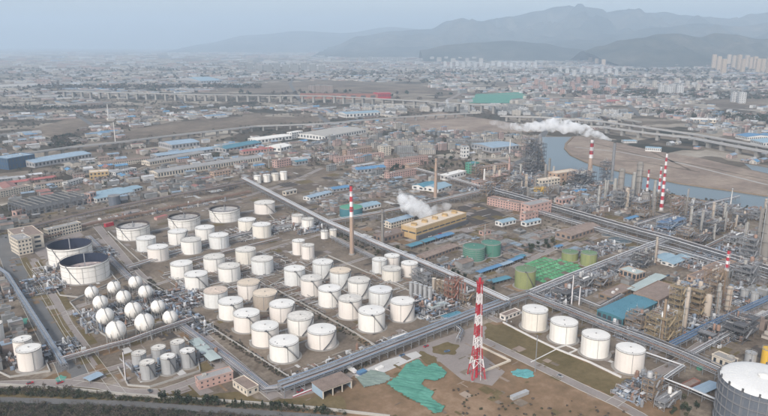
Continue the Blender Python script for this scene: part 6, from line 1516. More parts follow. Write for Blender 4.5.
# ============================================================ THE TOWN
WALLS = {'grey': (.24, .24, .235), 'soot': (.13, .125, .12), 'beige': (.38, .345, .305), 'cream': (.46, .42, .37), 'pink': (.40, .30, .27), 'white': (.50, .49, .48), 'brick': (.27, .215, .19), 'sand': (.50, .38, .27), 'rose': (.38, .25, .215)}
ROOFS = {'grey': (.26, .255, .25), 'pale grey': (.38, .38, .38), 'white': (.54, .54, .54), 'dull blue': (.25, .31, .37), 'bright blue': (.13, .27, .42), 'rusty': (.235, .18, .15), 'red': (.30, .16, .14), 'brown': (.19, .165, .145), 'teal': (.17, .30, .31), 'dark': (.12, .12, .12)}
TOWN = {'basin': [], 'hut': [], 'shed': [], 'house': [], 'apartment_block': [], 'tower_block': []}
def zone(poly, cell, prob, weights, seed, where, ang=TH, jit=.1, excl=(), roofs=None, walls=None, size=1.0, ragged=True, streets=True):
    q = [G(*p) for p in poly]; rr = random.Random(seed); xs = [p[0] for p in q]; ys = [p[1] for p in q]
    ex = [[G(*p) for p in e] for e in excl]; c_, s_ = cos(ang), sin(ang)
    cx, cy_ = sum(xs)/len(xs), sum(ys)/len(ys); R = max(hypot(x-cx, y-cy_) for x, y in q); n = int(R/cell[0])+1; m = int(R/cell[1])+1
    for i in range(-n, n+1):
        for j in range(-m, m+1):
            u = (i+rr.uniform(-jit, jit))*cell[0]; v = (j+rr.uniform(-jit, jit))*cell[1]
            x, y = cx+u*c_-v*s_, cy_+u*s_+v*c_
            if not inside((x, y), q) or any(inside((x, y), e) for e in ex) or any(inside((x, y), e) for e in OPEN): continue
            if streets and (i % 6 == 0 or j % 5 == 0): continue
            nz = mathutils.noise.noise(mathutils.Vector((x/(cell[0]*7), y/(cell[0]*7), seed)))
            if ragged and rr.random() > prob*(1.15+3.2*nz): continue
            k = min(0.999, max(0, .5+nz*1.1+rr.uniform(-.35, .35))); tot = sum(w for _, w in weights); acc = 0
            for ty, w in weights:
                acc += w/tot
                if k < acc: break
            rk = rr.choice(roofs or list(ROOFS)); wk = rr.choice(walls or ['grey', 'beige', 'cream', 'pink', 'white', 'brick', 'beige'])
            if ty == 'shed': L, D, h = rr.uniform(.45, .92)*cell[0], rr.uniform(.45, .85)*cell[1], rr.uniform(4.5, 8)*(.7+.3*size)
            elif ty == 'hut': L, D, h = rr.uniform(.35, .95)*cell[0], rr.uniform(.25, .75)*cell[1], rr.choice([1.2, 1.8, 2.4, 3.2])
            elif ty == 'basin': L, D, h = rr.uniform(.8, .97)*cell[0], rr.uniform(.75, .95)*cell[1], rr.uniform(.7, 1.6)
            elif ty == 'house': L, D, h = rr.uniform(.4, .8)*cell[0], rr.uniform(.4, .7)*cell[1], rr.uniform(3.2, 7)
            elif ty == 'apartment_block': L, D, h = rr.uniform(.6, .9)*cell[0], min(14, rr.uniform(.35, .55)*cell[1]), rr.choice([8, 10, 12, 16])*size
            else: L, D, h = rr.uniform(22, 34), rr.uniform(16, 22), rr.uniform(35, 60)*size
            if ty == 'shed' and streets and rr.random() < .2: L, D = L*rr.uniform(1.8, 3), D*rr.uniform(1.1, 1.6)
            if not is_free(x, y, min(L, D)*.5): continue
            if L > 1.6*D and not (is_free(x+L*.35*c_, y+L*.35*s_, D*.4) and is_free(x-L*.35*c_, y-L*.35*s_, D*.4)): continue
            TOWN[ty].append((y*y+x*x, x, y, ang+(pi/2 if rr.random() < .2 and ty != 'apartment_block' else 0), L, D, h, wk, rk, where))
RS = [RIVER, SAND]
FAR_R = ['grey', 'grey', 'dark', 'pale grey', 'pale grey', 'white', 'dull blue', 'dull blue', 'bright blue', 'brown', 'brown', 'rusty', 'rusty']
NEAR_R = ['grey', 'grey', 'grey', 'rusty', 'brown', 'dark', 'brown', 'rusty', 'pale grey', 'dull blue']
YW = ['grey', 'brick', 'beige', 'grey', 'soot']
# works infill
zone([(300, 200), (350, 170), (392, 178), (396, 205), (330, 220)], (18, 15), 0.68, [('shed', 3), ('basin', 3), ('hut', 3)], 1, 'near the tall banded chimney', streets=False, walls=YW, roofs=NEAR_R)
zone([(384, 180), (440, 168), (492, 184), (500, 188), (440, 202), (396, 208)], (20, 15), 0.55, [('shed', 3), ('basin', 2), ('hut', 3)], 2, 'around the plain brick chimney', streets=False, walls=YW, roofs=NEAR_R+['dull blue'])
zone([(384, 250), (420, 242), (470, 232), (520, 218), (600, 240), (560, 252), (520, 262), (470, 280)], (21, 15), 0.77, [('basin', 4), ('hut', 3), ('basin', 3), ('shed', 1)], 3, 'around the green tank pair', streets=False, walls=YW, roofs=NEAR_R+['grey', 'brown'])
zone([(500, 224), (530, 206), (640, 234), (660, 240), (600, 262), (560, 255)], (26, 18), 0.77, [('basin', 4), ('hut', 2), ('basin', 3), ('shed', 1)], 4, 'below the long right hand rack', streets=False, walls=YW, roofs=NEAR_R)
zone([(440, 268), (500, 262), (520, 276), (528, 292), (508, 297)], (15, 11), 0.55, [('hut', 4), ('basin', 3)], 5, 'left of the olive green tank', streets=False, walls=YW, roofs=NEAR_R)
zone([(600, 272), (660, 246), (720, 262), (768, 282), (768, 300), (700, 285), (650, 300)], (14, 11), .42, [('hut', 3), ('shed', 3)], 6, 'round the salmon building', streets=False, walls=YW, roofs=NEAR_R)
zone([(-30, 270), (0, 262), (8, 285), (50, 350), (30, 372), (-30, 370)], (12, 10), .35, [('hut', 3), ('shed', 3)], 7, 'at the left edge beside the blue rack', streets=False, walls=YW, roofs=NEAR_R)
zone([(560, 186), (640, 196), (768, 214), (768, 262), (680, 236), (560, 205)], (16, 12), .32, [('hut', 3), ('shed', 3)], 8, 'among the riverside units', streets=False, walls=YW, roofs=NEAR_R, excl=RS)
zone([(-20, 240), (-20, 200), (60, 186), (150, 168), (240, 158), (300, 178), (240, 186), (100, 206), (30, 222)], (20, 15), .55, [('hut', 4), ('shed', 5)], 9, 'behind the works on the left', streets=False, walls=YW, roofs=NEAR_R+['red'])
zone([(480, 165), (530, 165), (560, 178), (620, 192), (560, 206), (500, 190)], (16, 12), .4, [('hut', 4), ('shed', 3)], 10, 'among the far process units', streets=False, walls=YW, roofs=NEAR_R, excl=RS)
zone([(735, 256), (790, 266), (790, 350), (740, 330)], (12, 10), .4, [('hut', 3), ('shed', 3)], 12, 'at the right edge', streets=False, walls=YW, roofs=NEAR_R)
# belts behind
zone([(-60, 190), (-60, 158), (60, 152), (160, 145), (300, 134), (330, 160), (240, 172), (60, 190)], (29, 19), .5, [('shed', 6), ('house', 4)], 13, 'before the left viaduct', roofs=FAR_R+['red'])
zone([(300, 168), (320, 130), (400, 124), (530, 138), (528, 160), (440, 160), (380, 176)], (23, 17), .72, [('house', 5), ('apartment_block', 3), ('shed', 3)], 14, 'in the quarter behind the works', roofs=FAR_R+['rusty', 'brown'], walls=['pink', 'beige', 'cream', 'grey'])
zone([(388, 158), (392, 143), (440, 142), (496, 143), (498, 154), (440, 158)], (44, 30), 1.0, [('apartment_block', 1)], 15, 'in the grey housing estate', roofs=['grey', 'brown', 'grey'], walls=['grey', 'grey', 'beige'], ang=.1, ragged=False)
zone([(290, 156), (330, 142), (400, 130), (530, 132), (530, 128), (400, 118), (300, 128)], (31, 20), .45, [('house', 4), ('shed', 3)], 16, 'on scraped ground in the middle', roofs=FAR_R)
zone([(-80, 156), (-80, 118), (60, 112), (200, 107), (340, 106), (420, 108), (400, 116), (250, 126), (120, 138), (20, 152)], (34, 22), .5, [('house', 5), ('shed', 6)], 17, 'between the two left viaducts', roofs=FAR_R, excl=[[(120, 132), (170, 121), (250, 115), (330, 117), (330, 122), (250, 127), (130, 140)]])
zone([(330, 116), (340, 106), (440, 108), (540, 104), (620, 112), (640, 124), (560, 118), (440, 112)], (40, 24), 1.0, [('apartment_block', 6), ('shed', 2)], 18, 'in the pale middle rows', roofs=['grey', 'pale grey'], walls=['white', 'grey', 'cream'], ang=.05, ragged=False)
zone([(560, 132), (540, 116), (620, 100), (700, 96), (790, 104), (860, 120), (860, 158), (760, 142), (660, 126)], (32, 22), .8, [('house', 4), ('shed', 6), ('apartment_block', 2)], 19, 'behind the right hand viaducts', roofs=FAR_R+['red'])
zone([(650, 146), (700, 150), (768, 168), (850, 186), (850, 168), (768, 155), (700, 140)], (31, 20), .35, [('shed', 5), ('house', 3)], 20, 'under the right hand viaduct', roofs=FAR_R)
zone([(-120, 118), (-120, 92), (60, 84), (200, 78), (380, 74), (430, 76), (430, 84), (330, 80), (200, 92), (100, 104), (0, 114)], (58, 36), .62, [('house', 4), ('shed', 7)], 21, 'on the far left plain', roofs=FAR_R)
zone([(430, 100), (430, 76), (560, 74), (700, 76), (860, 80), (860, 112), (700, 98), (560, 108)], (55, 35), .85, [('shed', 4), ('apartment_block', 4), ('house', 3)], 22, 'in the far right town', roofs=FAR_R+['red'], walls=['pink', 'cream', 'white', 'grey'])
zone([(-200, 94), (-200, 74), (100, 68), (400, 65), (900, 65), (900, 82), (700, 77), (400, 76), (100, 84)], (80, 46), .9, [('shed', 6), ('apartment_block', 3), ('house', 3)], 23, 'on the far plain', roofs=FAR_R+['white'])
zone([(-260, 76), (-260, 62), (384, 58.5), (1000, 59), (1000, 68), (400, 67), (100, 70)], (131, 72), .85, [('shed', 6), ('apartment_block', 3)], 24, 'on the far plain', roofs=FAR_R+['white'], size=1.5)
zone([(-300, 63), (-300, 54), (384, 52.5), (1000, 53), (1000, 60), (384, 59.5)], (232, 124), .8, [('shed', 6), ('apartment_block', 3)], 25, 'near the horizon', roofs=FAR_R+['white'], size=1.8)
# high rise estates
def estate(pts, where, wall, h, seed, n=None, L=(26, 34), D=18):
    rr = random.Random(seed)
    for (px, py) in pts:
        x, y = G(px, py); TOWN['tower_block'].append((x*x+y*y, x, y, rr.uniform(-.15, .15), rr.uniform(*L), D, h*rr.uniform(.85, 1.1), wall, 'pale grey', where))
estate([(713, 69), (718, 70.5), (723, 73), (728, 67), (733, 68.5), (738, 71), (742, 72.5), (746, 68), (750, 69.5), (754, 71), (757, 73), (762, 72), (768, 74), (774, 73), (780, 70)], 'in the beige estate, right', 'sand', 120, 1, L=(26, 34), D=24)
estate([(500+i*5.2+(i % 3), 57+(i % 2)*1.6) for i in range(18)], 'below the hills', 'cream', 80, 2, L=(36, 60), D=40)
estate([(572+i*6, 60+(i % 2)*1.5) for i in range(14)], 'before the dark hill', 'sand', 75, 3, L=(30, 40), D=30)
estate([(360+i*5, 60.5+(i % 2)) for i in range(9)], 'far in the middle', 'grey', 50, 4, L=(40, 55), D=30)
estate([(432+i*7, 61+(i % 2)) for i in range(8)], 'far left of the white towers', 'beige', 50, 5, L=(40, 55), D=30)
estate([(524+i*9+(i%2)*3, 83+(i % 3)*2.2) for i in range(11)], 'on the far right plain', 'rose', 32, 6, L=(20, 28))
estate([(560+i*7, 73+(i % 3)*1.3) for i in range(10)], 'right of the middle', 'white', 45, 7, L=(20, 30))
estate([(662, 94), (668, 95), (672, 94.5), (679, 95), (735, 102), (741, 103)], 'alone on the right plain', 'white', 45, 8, L=(26, 34))
estate([(312, 92), (318, 92), (324, 92.5), (330, 92.5)], 'behind the elevated railway', 'brick', 34, 9, L=(26, 34))
estate([(590+i*6.6, 63+(i % 3)*1.2) for i in range(16)], 'at the foot of the dark hill', 'sand', 60, 11, L=(30, 40), D=22)
estate([(445+i*6, 66.5+(i % 2)*1.2) for i in range(16)], 'in the hazy right distance', 'white', 50, 12, L=(24, 32), D=22)
estate([(545+i*8.5+(i%2)*2, 90+(i % 3)*2.4) for i in range(10)], 'in the pink slabs above the river', 'rose', 24, 13, L=(18, 26), D=14)
estate([(610+i*11, 84+(i % 3)*3) for i in range(10)], 'in the pale slabs, right distance', 'cream', 32, 14, L=(18, 28), D=16)
estate([(250+i*9, 70+(i % 3)*1.2) for i in range(9)], 'in the hazy left distance', 'grey', 55, 15, L=(50, 70), D=22)
AM = attr_mat('painted_building')
def add_b(b, e, full=True):
    _, x, y, a, L, D, h, wk, rk, where = e
    c_, s_ = cos(a), sin(a); o = (x-L/2*c_+D/2*s_, y-L/2*s_-D/2*c_)
    b.box(0, 0, 0, L, D, h, ang=a, o=o, col=WALLS[wk], tcol=ROOFS[rk])
sz = lambda L: 'long' if L > 40 else 'medium' if L > 20 else 'small'
for ty, lst in TOWN.items():
    lst.sort(key=lambda e: e[0]); far = MB()
    for i, e in enumerate(lst):
        d2, x, y, a, L, D, h, wk, rk, where = e
        if i < 295:
            c_, s_ = cos(a), sin(a); nmk = ty; size = 'high' if ty == 'tower_block' else sz(L)
            cat = {'basin': 'basin', 'hut': 'hut', 'shed': 'shed', 'house': 'house', 'apartment_block': 'apartment block', 'tower_block': 'tower block'}[ty]
            t = thing(nmk, f"{size} {wk} {cat}, {rk} roof, {where}", cat, (x-L/2*c_+D/2*s_, y-L/2*s_-D/2*c_, 0), a)
            if ty == 'basin':
                t['label'] = f'{sz(L)} open {wk} walled basin, {rk} bottom, {where}'; b = MB()
                for q in ((0, 0, L, .5), (0, D-.5, L, D), (0, .5, .5, D-.5), (L-.5, .5, L, D-.5)): b.box(q[0], q[1], 0, q[2], q[3], h, col=WALLS['grey'] if i % 3 else WALLS[wk])
                b.build('rim_wall', AM, t); b = MB(); b.box(.5, .5, 0, L-.5, D-.5, h*.45, col=ROOFS[rk]); b.build('basin_floor', AM, t)
                b = MB()
                for k in range(1, max(2, int(L//6))): b.box(L*k/max(2, int(L//6))-.15, .5, h*.45, L*k/max(2, int(L//6))+.15, D-.5, h*.9, col=WALLS['grey'])
                b.build('baffle', AM, t, kind='stuff'); continue
            b = MB(); b.box(0, 0, 0, L, D, h, col=WALLS[wk]); w_ = b.build('wall', AM, t)
            b = MB(); rs = {'shed': .12, 'house': .28}.get(ty, 0) if L > 15 or i % 3 == 0 else 0
            if rs:
                g = MB(); gable(g, L, D, h, rs*D, over=.4); gable_wall(b, L, D, h, rs*D); b.c = [WALLS[wk]]*len(b.f); b.build('gable_wall', AM, t)
                g.c = [ROOFS[rk]]*len(g.f); g.build('roof', AM, t)
            else:
                b.box(-.2, -.2, h, L+.2, D+.2, h+.5, col=ROOFS[rk])
                for k in range(max(1, int(L//14))): b.box(L*(k+.5)/max(1, int(L//14))-2, D*.3, h+.5, L*(k+.5)/max(1, int(L//14))+2, D*.65, h+3, col=WALLS[wk])
                b.build('roof', AM, t)
            far_ = math.sqrt(d2)
            if ty == 'hut' or (ty == 'shed' and L < 22): pass
            elif far_ < 2600 or ty in ('apartment_block', 'tower_block'):
                ns = max(1, int(round(h/3.1))); nb = max(2, int(L/4.2))
                if far_ > 2600: ns = max(2, ns//2); nb = max(2, nb//2)
                if ns*nb < 260: add_windows(t, L, D, h, ns, nb, sides='flr' if far_ > 1300 else 'fblr', ww=.42, hh=.45, sb=max(1, int(D/6)))
        else: add_b(far, e)
    if far.v:
        o = far.build('distant_'+ty+'_spread', AM)
        tag(o, {'basin': 'countless low open basins in the works yards', 'hut': 'countless small huts and plant boxes in the works yards', 'shed': 'countless low sheds with pale and blue roofs scattered over the far plain', 'house': 'countless small houses scattered over the far plain', 'apartment_block': 'countless apartment blocks scattered over the far plain', 'tower_block': 'countless high towers near the horizon'}[ty], 'far buildings', kind='stuff')

# far landmarks
for lb, A, B_, hp, dp, wl, rf in (('far hall with a turquoise roof on the left plain', (201, 84), (222, 83), 3, 300, 'grey_wall', 'sky_roof'), ('long pale roofed hall far at the left edge', (-5, 88.5), (42, 86), 1.2, 150, 'white_wall', 'pale_concrete'),
        ('far railway station with a dark red canopy', (300, 98.5), (378, 98.8), 4, 60, 'red_brown', 'red_brown'), ('bright red end hall of the far railway station', (378, 98.8), (391, 98.3), 5.5, 50, 'red_paint', 'red_roof'),
        ('blue roofed market hall far behind the right viaducts', (492, 110), (505, 109.5), 2.2, 60, 'white_wall', 'blue_roof'), ('pair of blue roofed halls behind the right viaduct, left one', (735, 138), (747, 140.5), 3.5, 70, 'white_wall', 'blue_roof'),
        ('pair of blue roofed halls behind the right viaduct, right one', (750, 143), (763, 146.5), 3.5, 90, 'white_wall', 'sky_roof'), ('cream long hall behind the right viaduct', (690, 122), (716, 123), 3, 40, 'cream_wall', 'white_roof'),
        ('magenta roofed hall in the far right town', (608, 104), (622, 103), 2.4, 50, 'pink_wall', 'red_roof'), ('white walled hall on the river sand with a pale blue roof', (645, 151), (661, 152), 3.4, 20, 'white_wall', 'sky_roof'),
        ('small pale blue shed on the river sand near the steaming stack', (624, 143), (637, 143), 2, 20, 'white_wall', 'sky_roof'), ('orange heap shelter on the scraped ground', (405, 137), (414, 136.5), 3.5, 22, 'orange_wall', 'orange_wall')):
    building(lb, 'hall', A, B_, hp, None, dp, storeys=1, bays=8, wall=wl, roof=rf, kind='gable', rise=.05, units=0)

# ============================================================ GREENERY
def trees_in(poly, n, kinds, where, seed, s_=(.7, 1.2), sep=3):
    rr = random.Random(seed); q = [G(*p) for p in poly]; xs = [p[0] for p in q]; ys = [p[1] for p in q]; c = 0
    names = {'bare': 'leafless brown', 'olive': 'dull olive', 'conifer': 'dark pointed', 'dark': 'dark evergreen'}
    for _ in range(n*25):
        if c >= n: break
        x, y = rr.uniform(min(xs), max(xs)), rr.uniform(min(ys), max(ys))
        if not inside((x, y), q) or not is_free(x, y, 1.0): continue
        k = rr.choice(kinds); tree(k, x, y, rr.uniform(*s_), f'{names[k]} tree {where}', f'{names[k]} trees {where}', rr); occupy(x, y, sep); c += 1
trees_in([(160, 399), (262, 405), (330, 411), (330, 415), (262, 409), (160, 403)], 34, ['conifer', 'conifer', 'dark'], 'along the pale boundary wall at the bottom', 1, (.7, 1.0), 1.4)
trees_in([(0, 388), (110, 395), (110, 398), (0, 392)], 24, ['dark', 'olive', 'bare'], 'along the boundary wall at the lower left', 2, (.5, .8), 1.2)
trees_in([(416, 160), (470, 158), (478, 170), (440, 180), (418, 172)], 46, ['dark', 'bare', 'bare', 'olive'], 'in the grove beside the brick chimney', 3, (1.0, 1.6), 4)
trees_in([(306, 165), (312, 152), (328, 154), (332, 164)], 20, ['bare'], 'on the brown mound behind the works', 4, (1.1, 1.6), 4)
trees_in([(386, 168), (404, 166), (404, 174), (388, 178)], 10, ['dark'], 'before the pink residential rows', 5, (1.1, 1.6), 4)
trees_in([(506, 250), (560, 240), (566, 244), (520, 258)], 16, ['dark', 'olive'], 'in the hedge right of the green tanks', 6, (.7, 1.1), 3)
trees_in([(655, 412), (680, 398), (700, 410), (690, 418)], 8, ['dark', 'olive'], 'on the plot left of the gasholder', 7, (.6, .9), 2)
trees_in([(96, 182), (150, 172), (160, 178), (104, 190)], 18, ['dark', 'bare'], 'beside the yellowish cube', 8, (.9, 1.4), 4)
trees_in([(20, 180), (90, 168), (92, 176), (60, 184), (20, 190)], 26, ['bare'], 'between the left halls', 9, (1.1, 1.6), 4)
trees_in([(382, 262), (440, 276), (500, 292), (496, 288), (440, 268), (384, 254)], 24, ['dark', 'bare'], 'along the long diagonal rack', 10, (.6, 1.0), 2)
trees_in([(376, 256), (384, 246), (400, 252), (388, 262)], 12, ['bare', 'olive'], 'left of the small white tank cluster', 11, (.8, 1.3), 3)
thicket('dark leafless thicket along the bottom edge', [(-60, 401), (128, 407.5), (262, 417), (360, 423.5), (360, 440), (-80, 440)], 1700, seed=1, size=(1.0, 2.9), leaf=.27, per=72, hmul=1.2)
thicket('row of scrub below the pale boundary wall', [(-40, 388.5), (60, 391.5), (128, 398.5), (200, 402.5), (262, 407.5), (345, 414), (345, 417), (262, 410), (128, 401.5), (-40, 394)], 560, seed=2, size=(.8, 2.4), leaf=.28, per=64, hmul=1.3, kinds=('dark_foliage', 'twig_olive', 'twig_brown'))
thicket('brown hedge along the white tank yard road', [(146, 281), (150, 279), (178, 301), (296, 381), (292, 385), (170, 306)], 420, seed=3, size=(.7, 1.5), leaf=.4, hmul=.8, weights=(6, 2, 1))
thicket('hedge between the two blocks of white tanks', [(270, 290), (273, 288), (306, 303), (355, 332), (380, 350), (376, 352), (330, 326)], 200, seed=4, size=(.5, 1.1), leaf=.35, hmul=.8)
thicket('hedge under the wide pale blue rack', [(284, 388), (372, 361), (376, 364), (290, 391)], 110, seed=6, size=(.6, 1.2), leaf=.35)
thicket('scrub under the long diagonal rack', [(300, 213), (380, 251), (440, 280), (436, 284), (376, 256), (296, 217)], 240, seed=7, size=(.8, 1.8), leaf=.5)
thicket('scrub along the near riverbank', [(560, 181), (640, 190), (700, 198), (768, 210), (768, 216), (700, 203), (640, 195), (560, 186)], 300, seed=8, size=(1, 2.4), leaf=.7)
thicket('low scrub on the scraped brown ground by the lattice tower', [(440, 384), (500, 395), (600, 402), (640, 418), (460, 418)], 60, seed=9, size=(.5, 1.3), leaf=.35, kinds=('twig_brown', 'twig_olive'))
thicket('dark wooded strip behind the right viaducts', [(640, 110), (700, 112), (780, 118), (860, 128), (860, 134), (768, 124), (700, 118), (650, 114)], 700, seed=10, size=(5, 9), leaf=3.2, per=26, kinds=('dark_foliage', 'twig_brown'))
thicket('brown wooded strip far on the right plain', [(560, 92), (640, 90), (700, 94), (768, 92), (860, 96), (860, 101), (700, 99), (600, 96)], 600, seed=11, size=(6, 11), leaf=4, per=22, kinds=('twig_brown', 'dark_foliage'))
thicket('brown mound wood on the left plain', [(48, 146), (54, 138), (70, 135), (82, 139), (80, 144), (60, 149)], 260, seed=12, size=(3, 6), leaf=1.8, per=34, kinds=('twig_brown', 'dark_foliage'))
thicket('scattered copses over the left plain', [(-60, 190), (-60, 100), (340, 96), (330, 150), (60, 185)], 1500, seed=13, size=(3, 6), leaf=1.2, per=36, kinds=('twig_brown', 'dark_foliage'))
thicket('scattered copses over the middle town', [(300, 170), (330, 110), (560, 112), (540, 160), (430, 175)], 700, seed=14, size=(2.5, 5.5), leaf=.8, per=60, kinds=('twig_brown', 'dark_foliage', 'twig_olive'))
thicket('scattered copses over the far plain', [(-160, 100), (-160, 72), (860, 68), (860, 100)], 1500, seed=15, size=(7, 14), leaf=6, per=16, kinds=('twig_brown', 'dark_foliage'))
thicket('scattered scrub among the works yards', [(300, 220), (380, 176), (500, 196), (640, 236), (560, 262), (500, 292), (400, 258)], 380, seed=16, size=(.8, 2.6), leaf=.3, per=70, kinds=('twig_brown', 'twig_olive'))
thicket('scrub over the left works yards', [(-20, 245), (0, 200), (250, 160), (290, 178), (100, 210), (30, 235)], 420, seed=17, size=(1, 3), leaf=.4, per=60)
0 and thicket('weedy tufts', [(24, 262), (40, 262), (72, 325), (108, 372), (100, 378), (60, 330)], 160, seed=18, size=(.4, 1.0), leaf=.3, kinds=('twig_olive', 'twig_brown'))

for k, (pts, wd) in enumerate((([(-60, 100), (200, 86), (420, 72), (560, 64)], 16), ([(330, 124), (300, 100), (290, 84), (300, 66)], 18), ([(430, 110), (470, 88), (520, 72), (560, 60)], 18), ([(640, 116), (620, 96), (628, 80), (640, 66)], 16),
        ([(-60, 84), (100, 78), (300, 75), (700, 84), (860, 92)], 20), ([(100, 130), (60, 104), (40, 84), (60, 66)], 14), ([(860, 118), (700, 106), (560, 96), (430, 92)], 16), ([(200, 118), (180, 100), (160, 80)], 12), ([(-60, 124), (60, 116), (250, 108)], 12))):
    q = [G(*p) for p in pts]; b = MB(); strip(b, q, wd, .26); b.build('road', GM['asphalt' if k % 2 else 'road'], kind='structure')
for k, (y0, x0, x1, n) in enumerate(((69, -100, 300, 260), (73, 330, 560, 200), (80, 560, 860, 260), (87, 40, 260, 240), (70, 600, 860, 260), (108, -60, 110, 240), (97, 640, 860, 220), (64.5, 100, 700, 320))):
    thicket(['hazy', 'long', 'dark', 'brown', 'thin', 'near', 'broad', 'farthest'][k]+' line of far off trees across the plain', [(x0, y0), (x1, y0-1), (x1, y0+1.2), (x0, y0+2.4)], n, seed=40+k, size=(9, 16) if y0 < 90 else (4, 8), leaf=6 if y0 < 90 else 3, per=14, kinds=('twig_brown', 'dark_foliage'), name='tree_belt')
# pylons across the plain
def pylon(px, yb, yt, label):
    x, y = G(px, yb); h = height_at(x, y, yt); t = thing('pylon', label, 'pylon', (x, y, 0), .4); w0, w1 = h*.1, h*.02; b = MB(); cs = [(-1, -1), (1, -1), (1, 1), (-1, 1)]
    for i in range(4):
        c, e = cs[i], cs[(i+1) % 4]; b.bar((c[0]*w0, c[1]*w0, 0), (c[0]*w1, c[1]*w1, h), h*.012)
        for k in range(5):
            f, g = k/5, (k+1)/5; p, q = w0+(w1-w0)*f, w0+(w1-w0)*g; b.bar((c[0]*p, c[1]*p, h*f), (e[0]*q, e[1]*q, h*g), h*.008)
    b.build('lattice', 'pale_steel', t)
    for f in (.72, .85, .97): b = MB(); b.bar((-h*.16, 0, h*f), (h*.16, 0, h*f), h*.015); b.build('cross_arm', 'pale_steel', t)
for k, (px, yb, yt) in enumerate(((40, 160, 147), (222, 158, 142), (330, 150, 134), (420, 142, 126), (555, 116, 100), (668, 112, 98), (320, 128, 118), (520, 140, 124))):
    pylon(px, yb, yt, ['pylon left of the navy hall', 'pylon behind the long grey halls', 'pylon by the big warehouse', 'pylon behind the grey estate', 'pylon above the river bend road', 'pylon beyond the right viaduct', 'pylon by the viaduct curve', 'pylon beside the river warehouse'][k]+' standing on the plain')

# cars and trucks on the roads
def vehicle(px, py, ang, col, label, truck=False):
    x, y = G(px, py); t = thing('truck' if truck else 'car', label, 'truck' if truck else 'car', (x, y, .16), ang); L, W_ = (8.5, 2.5) if truck else (4.5, 1.8)
    b = MB()
    if truck: b.box(-L/2, -W_/2, .9, L/2-2.3, W_/2, 3.2)
    else: b.box(-L/2, -W_/2, .35, L/2, W_/2, .95)
    b.build('body' if not truck else 'cargo_box', col, t)
    b = MB()
    if truck: b.box(L/2-2.1, -W_/2+.05, .7, L/2, W_/2-.05, 2.7)
    else:
        n = len(b.v); b.v += [(-L*.42, -W_*.47, .95), (L*.22, -W_*.47, .95), (L*.22, W_*.47, .95), (-L*.42, W_*.47, .95), (-L*.3, -W_*.4, 1.45), (L*.08, -W_*.4, 1.45), (L*.08, W_*.4, 1.45), (-L*.3, W_*.4, 1.45)]
        for f in ((4, 5, 6, 7), (0, 1, 5, 4), (1, 2, 6, 5), (2, 3, 7, 6), (3, 0, 4, 7)): b.f.append(tuple(n+i for i in f)); b.m.append(0); b.c.append(None)
    b.build('cab' if truck else 'glasshouse', 'flag_white' if truck else 'window_dark', t)
    for sx in (-.3, .32):
        for sy in (-1, 1): b = MB(); b.tube([(sx*L, sy*W_*.5-.1*sy, .38), (sx*L, sy*W_*.5+.02*sy, .38)], .38, 10); b.build('wheel', 'dark_steel', t)
for px, py, a, c, lb, tr in ((20, 282, -.9, 'bright_white', 'white car on the wide left road near the cream building', 0), (47, 330, 2.2, 'dark_steel', 'dark car on the wide left road by the blue rack', 0), (60, 353, -.9, 'bright_white', 'white truck near the lower end of the wide left road', 1),
        (160, 293, -.95, 'bright_white', 'white car on the tank yard road by the spherical tanks', 0), (228, 356, 2.2, 'red_paint', 'red car on the tank yard road by the open shed', 0), (330, 385, .6, 'bright_white', 'white truck on the apron above the garage', 1),
        (447, 352, .5, 'strong_blue', 'blue car on the apron left of the lattice tower', 0), (560, 377, -.9, 'silver', 'silver car on the diagonal road through the bare ground', 0), (720, 338, .65, 'bright_white', 'white truck on the lower right road', 1), (745, 322, .65, 'dark_steel', 'dark car on the lower right road', 0)):
    vehicle(px, py, a, c, lb, bool(tr))

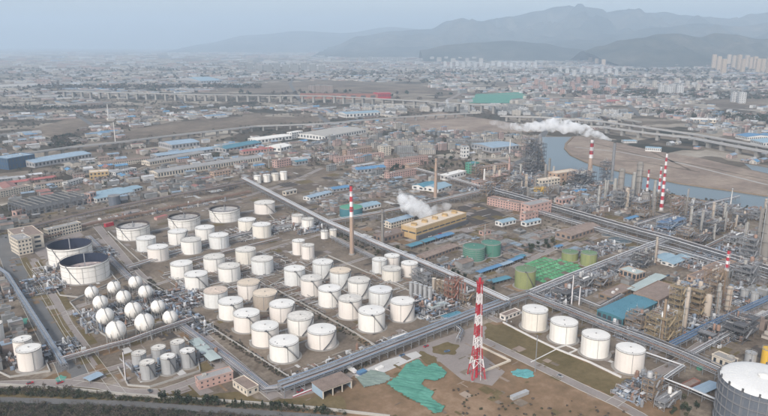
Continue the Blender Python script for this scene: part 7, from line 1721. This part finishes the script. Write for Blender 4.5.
rv = random.Random(12)
for where, spots in (('on the apron between the racks', ((300, 392), (352, 372), (402, 356), (426, 347))), ('in the yard behind the teal hall', ((668, 276), (676, 281), (650, 277))), ('on the road behind the open topped tanks', ((60, 232), (100, 221), (150, 212))),
        ('on the road below the long right hand rack', ((590, 234), (640, 217))), ('on the road by the cooling house', ((440, 234), (470, 229), (430, 237))), ('on the bottom boundary road', ((30, 384), (60, 383.5), (150, 392))), ('by the riverside road', ((530, 158), (540, 142)))):
    for px, py in spots:
        tr = rv.random() < .4; c = rv.choice(['bright_white', 'dark_steel', 'silver', 'strong_blue', 'red_paint']); vehicle(px, py, UP if rv.random() < .7 else DN, c, {'bright_white': 'white', 'dark_steel': 'dark', 'silver': 'silver', 'strong_blue': 'blue', 'red_paint': 'red'}[c]+(' truck ' if tr else ' car ')+'standing '+where, tr)
# labels that would repeat: say where each stands among its likes, or share a group
def finish_labels():
    by = {}
    for o in C.objects:
        if o.parent is None and 'label' in o and o.get('kind') is None: by.setdefault(o['label'], []).append(o)
    W = ['leftmost']+[w+' from left' for w in 'second third fourth fifth sixth seventh eighth ninth tenth eleventh twelfth thirteenth fourteenth fifteenth sixteenth seventeenth eighteenth'.split()]
    for lb, os_ in by.items():
        if len(os_) < 2: continue
        if len(os_) <= 18 and len(lb.split()) <= 13 and 'tree' not in lb:
            os_.sort(key=lambda o: P(o.location.x, o.location.y, 0)[0])
            for k, o in enumerate(os_): o['label'] = lb+', '+(W[k] if k < len(os_)-1 or len(os_) == 1 else 'rightmost')
        else:
            for o in os_: o['group'] = o.get('group') or (lb.split(' with ')[0]+' group')
finish_labels()
# ============================================================ HAZE
b = MB(); b.box(-27000, -400, -1.5, 27000, 27500, 1150)
hz = b.build('haze', 'white_paint'); tag(hz, 'pale bluish haze lying over the whole plain', 'haze', kind='stuff')
hm = bpy.data.materials.new('haze_air'); hm.use_nodes = True; hn = hm.node_tree; hn.nodes.clear()
ho = hn.nodes.new('ShaderNodeOutputMaterial'); hv = hn.nodes.new('ShaderNodeVolumePrincipled')
hv.inputs['Color'].default_value = (0.71, 0.86, 1.0, 1); hv.inputs['Density'].default_value = HAZE_DENSITY; hv.inputs['Anisotropy'].default_value = 0.1
hn.links.new(hv.outputs[0], ho.inputs['Volume']); hz.data.materials.clear(); hz.data.materials.append(hm)
